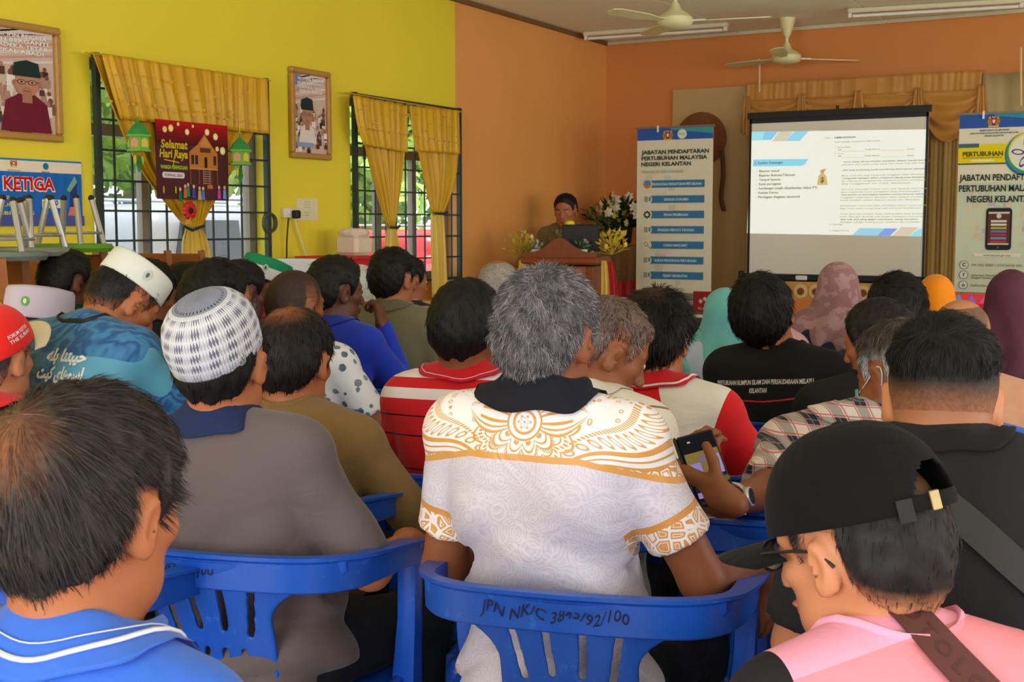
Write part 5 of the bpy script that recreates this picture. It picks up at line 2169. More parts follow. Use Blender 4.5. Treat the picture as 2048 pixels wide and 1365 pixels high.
def head_prims(f, g):
    s, M, H = g.hs, g.Mh, g.H

    def P(*v):
        return H + M @ (np.array(v) * s)

    def E(c, r, k, op='add', A=None):
        f.ell(P(*c), np.array(r) * s, M if A is None else M @ A, k=k, op=op)
    E((0, -.010, .030), (.077, .096, .088), 0)
    E((0, -.045, -.005), (.062, .058, .062), .03)
    E((0, .030, -.035), (.0575 * g.fat, .056, .074), .03)
    E((0, .040, -.082), (.046 * g.fat, .040, .028), .025)
    E((0, .070, -.102), (.019, .015, .014), .02)
    for sx in (-1, 1):
        E((sx * .043, .052, -.016), (.021, .022, .016), .02)
        E((sx * .040, .022, -.068), (.022 * g.fat, .034, .030), .02)
        f.cap(P(sx * .012, .083, .026), P(sx * .045, .070, .024), .0085 * s, k=.014)
        E((sx * .031, .0945, .006), (.017, .012, .010), .012, 'sub')
        E((sx * .031, .0775, .005), (.0135, .0125, .0115), .004)
        A = rot('Z', -22 * sx) @ rot('X', -14)
        f.ell(P(sx * .080, -.006, -.006), np.array((.0085, .0175, .0325)) * s, M @ A, k=.007)
        f.ell(P(sx * .079, -.002, -.030), np.array((.006, .010, .012)) * s, M @ A, k=.006)
        f.ell(P(sx * .0885, .002, -.004), np.array((.006, .0085, .019)) * s, M @ A, k=.004, op='sub')
        E((sx * .013, .096, -.034), (.0085, .009, .0075), .006)
    f.cap(P(0, .083, .012), P(0, .104, -.029), .0075 * s, .0115 * s, k=.012)
    E((0, .087, -.060), (.024, .0115, .0062), .006)
    E((0, .084, -.071), (.020, .0110, .0066), .005)
    f.box(P(0, .101, -.0655), np.array((.019, .004, .0009)) * s, M, k=.004, op='sub')
    f.cap(P(0, -.030, -.045), g.NB + np.array((0, .008, -.01)), .054 * g.neck * s, .062 * g.neck * s, k=.03)


def torso(f, g, inf=0.0, k=.05):
    Rt = g.Rt
    Pv, NB = g.pel, g.NB
    w, b = g.w, g.b

    def S(t, off=(0, 0, 0)):
        return Pv + (NB - Pv) * t + Rt @ np.array(off)
    f.ell(S(.02, (0, -.005, 0)), (.168 * w, .125 * b, .115), Rt, 0, inf=inf)
    f.ell(S(.24, (0, .02 * b, 0)), (.156 * w * (.5 + .5 * b), .118 * b, .13), Rt, k, inf=inf)
    f.ell(S(.46), (.150 * w, .110 * b, .15), Rt, k, inf=inf)
    f.ell(S(.70, (0, -.004, 0)), (.166 * w, .108, .155), Rt, k, inf=inf)
    for sx in (-1, 1):
        f.ell(S(.76, (sx * .07, -.045, 0)), (.07, .05, .10), Rt, k, inf=inf)
    f.cap(g.sh[-1], g.sh[1], .056, k=k, inf=inf)
    for sx in (-1, 1):
        f.cap(NB + Rt @ np.array((sx * .02, -.012, .012)), g.sh[sx] * .85 + NB * .15 + Rt @ np.array((0, -.008, .010)), .040, .048, k=.04, inf=inf * .8)


def folds(g, amp, seed, cuffs=()):
    zs, zw = g.sh[1][2], .55

    def fn(x, y, z):
        lo = np.clip((zs - z) / (zs - zw), 0, 1.2)
        ed = np.clip(np.abs(x) / .2, 0, 1)
        f1 = 1 - np.abs(np.sin(z * 30 + 2.4 * np.sin(x * 9 + seed) + y * 9 + x * 6 * math.sin(seed))) * 1.6
        f2 = np.sin(x * 20 + z * 15 + 3 * np.sin(z * 9 + seed) + y * 6)
        f3 = np.sin(-x * 24 + z * 21 + 2 * np.sin(x * 11 + seed * 2) - y * 8)
        f4 = np.sin(z * 52 + x * 16 * math.cos(seed) + 4 * np.sin(x * 13 + seed))
        for c_ in cuffs:
            r2 = ((x - c_[0]) ** 2 + (y - c_[1]) ** 2 + (z - c_[2]) ** 2) / .08 ** 2
            f1 = f1 * (1 - np.exp(-r2))
            f2, f3, f4 = f2 * (1 - np.exp(-r2)), f3 * (1 - np.exp(-r2)), f4 * (1 - np.exp(-r2))
        return amp * (.9 * f1 * lo ** 1.5 + .42 * f2 * (.35 + lo) + .42 * f3 * (.35 + lo) * (.5 + ed * .5) + .35 * f4 * lo ** 2)
    return fn


def vnorm(V, me):
    N = np.zeros(len(V) * 3, dtype=np.float32)
    me.vertex_normals.foreach_get('vector', N)
    return N.reshape(-1, 3)


def strands(V, N, C, n, L, wd, g, lift=.25, messy=.3, seed=1, up=0.0, whorl=(.012, -.060, .105), region=None, comb=None):
    """hair ribbons rooted on the hair surface; returns V, Q, T, C"""
    rg = np.random.default_rng(seed)
    if region is not None:
        ids = np.nonzero(region)[0]
    else:
        ids = np.arange(len(V))
    pick = rg.choice(ids, n)
    p = V[pick] + rg.normal(0, .0018, (n, 3)) * g.hs
    nn = N[pick]
    wv = np.array(whorl)
    q = (V[pick] - g.H) @ g.Mh / g.hs
    flow = (q - wv)
    flow[:, 2] -= .05
    if comb is not None:
        top = np.clip((q[:, 2] - .05) / .04, 0, 1)[:, None]
        flow = flow / np.linalg.norm(flow, axis=1)[:, None] * (1 - top) + np.array(comb) * top
    flow /= np.linalg.norm(flow, axis=1)[:, None] + 1e-6
    flow = flow @ g.Mh.T
    flow -= nn * (flow * nn).sum(1)[:, None]
    flow /= np.linalg.norm(flow, axis=1)[:, None] + 1e-6
    # clumps: direction noise shared by neighbours
    cl = np.stack([np.sin(q[:, 0] * 130 + q[:, 2] * 90 + seed), np.sin(q[:, 1] * 120 - q[:, 2] * 70), np.sin(q[:, 2] * 140 + q[:, 0] * 60)], 1)
    d = flow + nn * lift + (rg.normal(0, 1, (n, 3)) * .5 + cl * .6) * messy
    d[:, 2] += up
    d /= np.linalg.norm(d, axis=1)[:, None]
    ln = (L * rg.uniform(.55, 1.15, n))[:, None]
    p = p - nn * .002
    m = p + d * ln * .5
    d2 = d + flow * .25 - nn * .15
    d2[:, 2] -= .15
    d2 /= np.linalg.norm(d2, axis=1)[:, None]
    e = m + d2 * ln * .5
    side = np.cross(d, nn + rg.normal(0, .4, (n, 3)))
    side /= np.linalg.norm(side, axis=1)[:, None] + 1e-6
    w = wd * rg.uniform(.6, 1.3, (n, 1))
    VV = np.stack([p - side * w, p + side * w, m + side * w * .8, m - side * w * .8, e], 1).reshape(-1, 3)
    b = np.arange(n) * 5
    Q = np.stack([b, b + 1, b + 2, b + 3], 1)
    T = np.stack([b + 3, b + 2, b + 4], 1)
    br = rg.uniform(.55, 1.5, (n, 1)) if not g.grey else rg.choice([.3, .55, 1.0, 1.6, 2.3], (n, 1), p=[.2, .2, .2, .22, .18]) * (1 + .35 * cl[:, :1])
    cc = np.clip(C[pick] * br, 0, 1)
    return VV, Q, T, np.repeat(cc, 5, axis=0)


def hair_build(g, sp, root):
    st = dict(t=.012, tmin=.003, fh=.05, drop=0.0, col=(24, 20, 18), n=0, L=.02, wd=.0008, lift=.25, messy=.3, bump=.0022, grey=False, top=None, bald=0, up=0, comb=None)
    st.update(sp)
    g.grey = st['grey']
    h = {'hi': .0046, 'mid': .0072, 'lo': .0098}[g.det]
    M, H, s = g.Mh, g.H, g.hs
    f = Field(H - .15 * s, H + .15 * s, h)
    sd = g.seed
    base = lin3(st['col'])

    def q3(x, y, z):
        a, b, c = x - H[0], y - H[1], z - H[2]
        return [(a * M[0, j] + b * M[1, j] + c * M[2, j]) / s for j in range(3)]

    def thick(qx, qy, qz):
        zl = zline(qy, st['drop'])
        e = np.clip((qz - zl) / st['fh'], 0, 1)
        e = e * e * (3 - 2 * e)
        t = st['tmin'] + (st['t'] - st['tmin']) * e
        if st['top'] is not None:
            tp = np.clip((qz - .05) / .05, 0, 1)
            t = t + (st['top'] - st['t']) * tp * e
        if st['bald']:
            r = np.sqrt((qx / .055) ** 2 + ((qy - st.get('by', -.02)) / st.get('bl', .075)) ** 2)
            t = t - np.clip(1.3 - r, 0, 1) * np.clip((qz - .03) / .03, 0, 1) * (t + .004) * st['bald']
        return t

    def fn(x, y, z):
        qx, qy, qz = q3(x, y, z)
        d = cran(qx, qy, qz)
        nk = np.sqrt(qx ** 2 + (qy + .030) ** 2) - .052
        nk = np.maximum(nk, np.abs(qz + .07) - .03)
        k_ = np.maximum(.03 - np.abs(d - nk), 0) / .03
        d = np.minimum(d, nk) - k_ * k_ * .0075
        t = thick(qx, qy, qz)
        bp = st['bump'] * (np.sin(qx * 150 + 40 * qz + sd) * np.sin(qz * 130 + qy * 60) + .6 * np.sin(qy * 210 + qx * 90 + sd))
        d = d - t + bp * np.clip(t / .01, 0, 1)
        d = np.maximum(d, (zline(qy, st['drop']) - qz + .004 * np.sin(qx * 160 + sd)) * .75)
        ear = np.sqrt(((np.abs(qx) - .084) / .03) ** 2 + ((qy + .004) / .024) ** 2 + ((qz + .006) / .036) ** 2) - 1
        d = np.maximum(d, -ear * .02)
        if st.get('cut') is not None:
            d = np.maximum(d, qz - st['cut'] - st.get('cuts', 0) * qy)
        return d * s
    f.fn(fn, H - .2, H + .2)
    V, Q = f.mesh()
    if not len(V):
        return
    me = np_mesh('hair', V, Q)
    N = vnorm(V, me)
    q = (V - H) @ M / s
    zl = zline(q[:, 1], st['drop'])
    e = np.clip((q[:, 2] - zl) / max(st['fh'], .02), 0, 1)[:, None]
    rg = np.random.default_rng(g.seed + 5)
    C = np.repeat(base[None], len(V), 0)
    if st.get('fade') == 1:
        C = g.skin * (1 - e) * .8 + C * e + g.skin * .1 * (1 - e)
    if st.get('side') is not None:   # lighter temples
        sdw = np.clip((np.abs(q[:, 0]) - .05) / .03, 0, 1)[:, None] * np.clip((.06 - q[:, 2]) / .05, 0, 1)[:, None]
        C = C * (1 - sdw) + lin3(st['side']) * sdw
    if st.get('crown') is not None:
        kc = st.get('crownc', (0, -.055, .10))
        r = np.sqrt(((q[:, 0] - kc[0]) / .045) ** 2 + ((q[:, 1] - kc[1]) / .045) ** 2 + ((q[:, 2] - kc[2]) / .045) ** 2)
        cw = (np.clip(1.25 - r, 0, 1) * st.get('cs', .8))[:, None]
        C = C * (1 - cw) + g.skin * .75 * cw
        g.crownw = cw
    C = C * rg.uniform(.75, 1.25, (len(V), 1))
    if st['n']:
        reg = q[:, 2] > zl + .004
        if st['bald'] and not st.get('wisp'):
            reg &= ~((q[:, 2] > .085) & (np.sqrt((q[:, 0] / .055) ** 2 + ((q[:, 1] + .02) / .07) ** 2) < .9))
        if st.get('crown') is not None:
            reg &= (rg.uniform(0, 1, len(V)) > cw[:, 0] * .75)
        Cs = np.minimum(C, base[None] * 1.6) if st.get('fade') else C
        V2, Q2, T2, C2 = strands(V, N, Cs, st['n'], st['L'], st['wd'], g, st['lift'], st['messy'], g.seed, st['up'], region=reg, comb=st['comb'], whorl=st.get('whorl', (.012, -.060, .105)))
        b = len(V)
        me2 = np_mesh('hair', np.vstack([V, V2]), np.vstack([Q, Q2 + b]), T2 + b)
        C = np.vstack([C, C2])
        me = me2
    set_col(me, C)
    o = link_mesh('hair', me, M_hair, root, True)
    return o


def hat_rev(g, root, name, prof, mat, M_off, n=48, col=None, a=.083, b=.103, sub=None):
    """revolved cap in head coordinates; prof list of (scale, z)"""
    V, Q = [], []
    for i, (r_, z) in enumerate(prof):
        for k in range(n):
            t = 2 * PI * k / n
            V.append((a * r_ * math.sin(t), b * r_ * math.cos(t), z))
    for i in range(len(prof) - 1):
        for k in range(n):
            Q.append((i * n + k, i * n + (k + 1) % n, (i + 1) * n + (k + 1) % n, (i + 1) * n + k))
    me = np_mesh(name, V, Q)
    o = link_mesh(name, me, mat, root, True)
    o.matrix_local = g.mat4() @ M_off
    return o


def mat4_of(H, M, s):
    m = Matrix.Identity(4)
    for i in range(3):
        for j in range(3):
            m[i][j] = float(M[i, j]) * s
        m[i][3] = float(H[i])
    return m


def shirt_bvh(root):
    c_ = [o for o in root.children if o.name.split('.')[0] == 'shirt']
    if not c_:
        return None
    me = c_[0].data
    return BVHTree.FromPolygons([v.co for v in me.vertices], [tuple(p.vertices) for p in me.polygons])


def lift_off(bv, p, eps):
    p = Vector(p)
    hit = bv.find_nearest(p)
    if hit[0] is not None:
        d = (p - hit[0]).dot(hit[1])
        if d < eps and (p - hit[0]).length < .06:
            return np.array(hit[0] + hit[1] * eps) if d < 0 else np.array(p + hit[1] * (eps - d))
    return np.array(p)


def collar(g, root, mat, name='collar', h=.040, flare=.026, trim=None, front=150, rr=.066):
    c0 = g.NB + g.Rt @ np.array((0, .010, .004))
    tilt = rot('X', -g.lean * .5 - 16)
    Vs, Q = [], []
    n = 44
    prof = [(0.0, -.02), (0.001, h * .5), (.002, h), (.006, h + .004), (.010, h), (.015, h * .45), (flare, -.012), (flare + .002, -.018), (flare - .004, -.018), (.009, 0.002)]
    m = len(prof)
    for i in range(n + 1):
        t = R(-front + 2 * front * i / n)
        fr = abs(t) / PI
        for (r_, z) in prof:
            rr_ = rr + r_ * (1 + .3 * fr)
            v = np.array((math.sin(t) * rr_ * 1.02, -math.cos(t) * rr_ * 1.06, z - .004 * math.sin(t * 5 + g.seed)))
            Vs.append(c0 + tilt @ v)
    bv = shirt_bvh(root)
    for i in range(len(Vs)):
        if bv and i % m >= 4:
            Vs[i] = lift_off(bv, Vs[i], (.001, .0025, .004, .0045, .003, .002, .001)[min(i % m - 4, 6)] + (.003 if i % m < 9 else 0))
    for i in range(n):
        for k in range(m):
            Q.append((i * m + k, (i + 1) * m + k, (i + 1) * m + (k + 1) % m, i * m + (k + 1) % m))
    me = np_mesh(name, Vs, Q)
    o = link_mesh(name, me, mat, root, True)
    if trim:
        mb = MB()
        for zz, rad in trim[1]:
            pts = []
            for i in range(n + 1):
                t = R(-front + 2 * front * i / n)
                u = zz
                ra = rr + .013 + (flare - .012) * (1 - u)
                v = np.array((math.sin(t) * ra * 1.02, -math.cos(t) * ra * 1.06, -.016 + (h + .01) * u - .004 * math.sin(t * 5 + g.seed)))
                pts.append(Vector(lift_off(bv, c0 + tilt @ v, .0085)))
            mb.tube(pts, rad, 5)
        mb.build('collar_trim', trim[0], root, True)
    return o


def crew(g, root, mat, r0=.0045, rr=.070):
    c0 = g.NB + g.Rt @ np.array((0, .012, .002))
    tilt = rot('X', -g.lean * .5 - 20)
    pts = []
    for i in range(33):
        t = 2 * PI * i / 32
        pts.append(Vector(c0 + tilt @ np.array((math.sin(t) * rr, -math.cos(t) * rr * 1.08, 0))))
    bv = shirt_bvh(root)
    if bv:
        pts = [Vector(lift_off(bv, p, .001)) for p in pts]
    MB().tube(pts, [(r0 * .8, r0 * 1.6)] * 33, 8, cap=False).build('neckband', mat, root, True)


SEED = 0


def person(label, px, top, D, a, hd=None, pitch=5, roll=0, lean=4, hfwd=.03, hup=.132, hx=0.0, side=0.0, hs=1.0, w=1.0, b=1.0, neck=1.0, fat=1.0,
           skin='tan', shirt=None, pants=None, sleeve='short', arms=None, hair=None, det='mid', seat=True, fold=.005, collar_mat=None,
           coll=None, crew_mat=None, hands='rest', slen=.72, standing=False, chair_off=(0, 0), chair_a=None, chair_label=None, chair_text=None, pz=.53, name='person', shirtfine=None, neckband=True):
    global SEED
    SEED += 1
    g = Rig()
    g.seed, g.det, g.hs, g.w, g.b, g.neck, g.fat, g.lean = SEED, det, hs, w, b, neck, fat, lean
    hd = a if hd is None else hd
    if seat and a > -20:
        a -= 9
    g.skin = lin3(SK[skin] if isinstance(skin, str) else skin)
    Hw = np.array(at(px, top + .130 * hs * FPX / D, D))
    if standing:
        pz = .92
    zn = Hw[2] - hup * hs
    yn = (zn - pz) * math.tan(R(lean))
    g.pel = np.array((0, 0, pz))
    g.NB = np.array((side, yn, zn))
    Ho = np.array((side + hx, yn + hfwd, Hw[2]))
    ca, sa = math.cos(R(-a)), math.sin(R(-a))
    rx = Hw[0] - (Ho[0] * ca - Ho[1] * sa)
    ry = Hw[1] - (Ho[0] * sa + Ho[1] * ca)
    g.H = Ho
    g.Rt = rot('Y', math.degrees(math.atan2(side, zn - pz))) @ rot('X', -lean)
    g.Mh = rot('Z', -(hd - a)) @ rot('X', -pitch) @ rot('Y', roll)
    g.mat4 = lambda: mat4_of(g.H, g.Mh, g.hs)
    g.sh = {sx: g.NB + g.Rt @ np.array((sx * .162 * w, -.005, -.052)) for sx in (-1, 1)}
    root = empty(name, (rx, ry, 0), R(-a), label, 'person')
    g.root = root
    # arms
    g.el, g.wr, g.hdir = {}, {}, {}
    for sx in (-1, 1):
        spx = (arms or {}).get(sx)
        if spx is None:
            if standing:
                spx = ((.05, .10, -.26), (-.02, .23, .06))
            else:
                spx = ((.045, .035, -.27), (-.075, .22, -.04))
        if isinstance(spx, dict):
            # reach for a place in the room: two-bone elbow solution
            wl_ = Vector(at(*spx['to'])) - Vector((rx, ry, 0))
            W_l = np.array(Matrix.Rotation(-R(-a), 3, 'Z') @ wl_)
            S_ = g.sh[sx]
            dv_ = W_l - S_
            L_ = np.linalg.norm(dv_)
            a1, a2 = .275, .25
            if L_ > (a1 + a2) * .985:
                a1, a2 = a1 * L_ / .517, a2 * L_ / .517
            un = dv_ / L_
            pr = (a1 * a1 - a2 * a2 + L_ * L_) / (2 * L_)
            hh_ = math.sqrt(max(a1 * a1 - pr * pr, 1e-6))
            pole = np.array(spx.get('pole', (sx * .3, -.3, -1)), dtype=float)
            pole -= un * (pole @ un)
            pole /= np.linalg.norm(pole)
            g.el[sx] = S_ + un * pr + pole * hh_
            g.wr[sx] = W_l
            g.hdir[sx] = spx.get('hand')
            continue
        e_, w_ = spx[:2]
        g.el[sx] = g.sh[sx] + np.array((sx * e_[0], e_[1], e_[2]))
        g.wr[sx] = g.el[sx] + np.array((sx * w_[0], w_[1], w_[2]))
        g.hdir[sx] = spx[2] if len(spx) > 2 else None
    pts = [g.H - .15, g.H + .15, g.pel - np.array((.22, .19, .14)), g.pel + np.array((.22, .19, .1))]
    for sx in (-1, 1):
        for p in (g.sh[sx], g.el[sx], g.wr[sx]):
            pts += [p - .09, p + .09]
        dd_ = g.wr[sx] - g.el[sx]
        dd_ /= np.linalg.norm(dd_)
        pts += [g.wr[sx] + dd_ * .2 - .05, g.wr[sx] + dd_ * .2 + .05]
        if g.hdir[sx] is not None:
            hq_ = np.array(g.hdir[sx][0], dtype=float)
            hq_ /= np.linalg.norm(hq_)
            pts += [g.wr[sx] + hq_ * .2 - .06, g.wr[sx] + hq_ * .2 + .06]
    lo, hi = np.min(pts, 0), np.max(pts, 0)
    hf, hc = {'hi': (.0047, .014), 'mid': (.0070, .020), 'lo': (.0095, .026)}[det]
    fine = [[(g.H[i] - .125 * hs, g.H[i] + .125 * hs, hf)] for i in range(3)]
    for sx in (-1, 1):
        if g.hdir[sx] is not None:
            c_ = g.wr[sx] + np.array(g.hdir[sx][0], dtype=float) / np.linalg.norm(g.hdir[sx][0]) * .09
            for i in range(3):
                fine[i].append((c_[i] - .10, c_[i] + .10, .0055))
    f = Field(lo, hi, hc, fine)
    head_prims(f, g)
    torso(f, g, -.012)
    for sx in (-1, 1):
        f.cap(g.sh[sx], g.el[sx], .046, .040, k=.03)
        f.cap(g.el[sx], g.wr[sx], .040, .026, k=.015)
        hd_ = g.hdir[sx]
        if hd_ is None:
            dd_ = g.wr[sx] - g.el[sx]
            hand_prims(f, g.wr[sx], dd_ + np.array((0, 0, -.1)), (0, .1, -1) if not standing else (0, 0, -1), (-sx, .3, 0), 22)
        else:
            hand_prims(f, g.wr[sx], hd_[0], hd_[1], hd_[2], hd_[3] if len(hd_) > 3 else 35)
    V, Q = f.mesh()
    q = (V - g.H) @ g.Mh / hs
    C = np.repeat(g.skin[None], len(V), 0)
    rg = np.random.default_rng(SEED)
    # lips, brows, scalp stubble are the colour of the skin there
    lips = (np.abs(q[:, 0]) < .023) & (np.abs(q[:, 2] + .065) < .011) & (q[:, 1] > .082)
    C[lips] *= np.array((.85, .55, .55))
    brow = (np.abs(np.abs(q[:, 0]) - .031) < .018) & (np.abs(q[:, 2] - .027) < .0055) & (q[:, 1] > .06)
    C[brow] *= .15
    hsp = hair if hair else {}
    if hair is not None:
        sc_ = (q[:, 2] > zline(q[:, 1], hsp.get('drop', 0)) - .006) & (cran(q[:, 0], q[:, 1], q[:, 2]) < .004) & (q[:, 2] > -.1)
        if hsp.get('fade') and not hsp.get('bald'):
            ee = (np.clip((q[:, 2] - zline(q[:, 1], -.006)) / .10, 0, 1) ** 1.0 * np.clip((.036 - cran(q[:, 0], q[:, 1], q[:, 2])) / .020, 0, 1) * np.clip((.05 - q[:, 1]) / .03, 0, 1))[:, None]
            C = C * (1 - .86 * ee) + lin3(hsp.get('col', (24, 20, 18))) * .4 * ee
        elif not hsp.get('bald'):
            C[sc_] = C[sc_] * .35 + lin3(hsp.get('col', (24, 20, 18))) * .3
    me = np_mesh('body', V, Q)
    set_col(me, C)
    link_mesh('body', me, M_skin, root, True)
    for sx in (-1, 1):
        p = g.H + g.Mh @ (np.array((sx * .031, .0770, .005)) * hs)
        e_ = MB().ball((0, 0, 0), .0118, None, 10, 8).build('eye', M_eye, root, True)
        e_.matrix_local = mat4_of(p, g.Mh, hs)
        i_ = MB().ball((0, .0079, 0), (.0058, .0045, .0058), None, 8, 6).build('iris', M_iris, e_, True)
    if hair is not None:
        hair_build(g, hair, root)
    # shirt
    if shirt is not None:
        sh = shirtfine or {'hi': .0085, 'mid': .012, 'lo': .017}[det]
        pts = [g.pel - np.array((.26, .23, .12)), g.pel + np.array((.26, .22, .1)), g.NB + .08]
        for sx in (-1, 1):
            for p in ((g.sh[sx], g.el[sx], g.wr[sx]) if sleeve == 'long' else (g.sh[sx], g.el[sx])):
                pts += [p - .10, p + .10]
        f = Field(np.min(pts, 0), np.max(pts, 0), sh)
        torso(f, g, .011)
        # shirt tail over the hips
        f.ell(g.pel + np.array((0, 0, -.0)), (.18 * w, .145 * b, .10), k=.04)
        for sx in (-1, 1):
            S_, E_, W_ = g.sh[sx], g.el[sx], g.wr[sx]
            if sleeve == 'short':
                cu = S_ + (E_ - S_) * slen
                f.cap(S_ - np.array((sx * .01, 0, 0)), cu, .063, .060, k=.016)
                ax = (E_ - S_) / np.linalg.norm(E_ - S_)

                def cut(x, y, z, cu=cu, ax=ax):
                    d = (x - cu[0]) * ax[0] + (y - cu[1]) * ax[1] + (z - cu[2]) * ax[2]
                    r2 = (x - cu[0]) ** 2 + (y - cu[1]) ** 2 + (z - cu[2]) ** 2
                    return np.where(r2 < .11 ** 2, d - .012, -1.0)
                f.fn(cut, cu - .12, cu + .12, op='and')
            else:
                f.cap(S_, E_, .060, .054, k=.016)
                f.cap(E_, W_, .055, .036, k=.02)
        f.fn(lambda x, y, z: (pz - .085) - z + 0 * x + 0 * y, g.pel - np.array((.3, .3, .3)), g.pel + np.array((.3, .3, .0)), op='and')
        V, Q = f.mesh(folds(g, fold, SEED * 1.7, [g.sh[q_] + (g.el[q_] - g.sh[q_]) * slen for q_ in (-1, 1)] if sleeve == 'short' else ()))
        me = np_mesh('shirt', V, Q)
        link_mesh('shirt', me, shirt, root, True)
    if pants is not None:
        f = Field((-.36, -.22, -.02 if not standing else .0), (.36, .62 if not standing else .2, pz + .14), .02)
        f.ell(g.pel + np.array((0, 0, -.01)), (.165 * w, .13 * b, .10))
        for sx in (-1, 1):
            if standing:
                hp, kn, an = np.array((sx * .085, 0, .86)), np.array((sx * .10, .02, .48)), np.array((sx * .11, -.01, .08))
            else:
                hp, kn, an = np.array((sx * .09, .03, pz - .005)), np.array((sx * .15, .43, .50)), np.array((sx * .14, .40, .09))
            f.cap(hp, kn, .088, .066, k=.03)
            f.cap(kn, an, .064, .052, k=.02)
        V, Q = f.mesh(lambda x, y, z: .003 * np.sin(y * 40 + z * 33 + 2 * np.sin(x * 20)))
        link_mesh('trousers', np_mesh('trousers', V, Q), pants, root, True)
        for sx in (-1, 1):
            ya = .44 if not standing else .05
            mb = MB()
            mb.tube([(sx * .14, ya - .12, .05), (sx * .14, ya - .04, .055), (sx * .145, ya + .06, .04), (sx * .15, ya + .13, .03)],
                    [(.034, .042), (.042, .052), (.046, .036), (.032, .024)], 10)
            mb.build('shoe', flat(30, 26, 24, .5), root, True)
    if coll:
        collar(g, root, coll[0], **(coll[1] if len(coll) > 1 else {}))
    elif shirt is not None and neckband:
        crew(g, root, crew_mat or shirt)
    if seat:
        ca_ = (-15 if a > -20 else a + 10) if chair_a is None else chair_a
        c2, s2 = math.cos(R(-ca_)), math.sin(R(-ca_))
        ox, oy = chair_off[0], chair_off[1] + .0
        g.chair = chair(rx + ox * c2 - oy * s2, ry + ox * s2 + oy * c2, ca_, chair_label or 'x', text=chair_text)
    return g


def glasses(g, rimcol=(40, 36, 34), rim=.0016, lens=True):
    m = flat(*rimcol, rough=.3, metal=.4)
    root = g.root
    o = empty_part = None
    mb = MB()
    for sx in (-1, 1):
        mb.tube([(sx * .070, .084, .010), (sx * .084, .03, .014), (sx * .084, -.005, .012), (sx * .082, -.022, -.006)], rim, 6)
        mb.tube([(sx * (.034 + .026 * math.cos(t * PI / 8)), .100 - .004 * abs(math.cos(t * PI / 8)), .002 + .018 * math.sin(t * PI / 8)) for t in range(17)], rim, 6, cap=False)
        mb.tube([(sx * .060, .096, .006), (sx * .070, .084, .010)], rim, 6)
    mb.tube([(-.008, .103, .006), (.008, .103, .006)], rim, 6)
    fr = mb.build('glasses', m, root, True)
    fr.matrix_local = g.mat4()
    if lens:
        gl = material('spectacle_lens', rgb(190, 205, 205), .05, .8, alpha=.22) if 'spectacle_lens' not in bpy.data.materials else bpy.data.materials['spectacle_lens']
        for sx in (-1, 1):
            mb = MB()
            mb.prism([(sx * (.034 + .0255 * math.cos(t * PI / 8)), .002 + .0175 * math.sin(t * PI / 8)) for t in range(16)], -.0008, .0008,
                     Matrix(((1, 0, 0, 0), (0, 0, -1, .0985), (0, 1, 0, 0), (0, 0, 0, 1))))
            mb.build('lens', gl, fr)
    return fr


def kopiah(g, mat, tilt=0, z0=.045, h=.075, name='skullcap', badge=None, r=1.0):
    prof = [(.94 * r, .002), (1.0 * r, 0), (1.02 * r, .006), (1.01 * r, h * .6), (.99 * r, h * .9), (.93 * r, h), (.6 * r, h + .006), (.2 * r, h + .008), (.001, h + .008)]
    o = hat_rev(g, g.root, name, prof, mat, Matrix.Translation((0, -.012, z0)) @ Matrix.Rotation(R(tilt), 4, 'X'), a=.088, b=.106)
    if badge:
        th, col = badge[0], badge[1]
        t = R(th)
        p = (.0905 * math.sin(t) * r, .109 * math.cos(t) * r, h * .5)
        nrm = Vector((math.sin(t) / .088, math.cos(t) / .106, 0)).normalized()
        M_ = frame(p, Vector((0, 0, 1)).cross(nrm), Vector((0, 0, 1)))
        mb = MB()
        mb.prism([(.012 * math.cos(q * PI / 7), .015 * math.sin(q * PI / 7)) for q in range(14)], 0, .0015, M_)
        e_ = mb.build('cap_badge', flat(*col), o)
        mb = MB()
        mb.prism([(.005 * math.cos(q * PI / 5), .008 * math.sin(q * PI / 5)) for q in range(10)], .0015, .0025, M_)
        mb.build('badge_mark', flat(*badge[2]), e_)
    return o


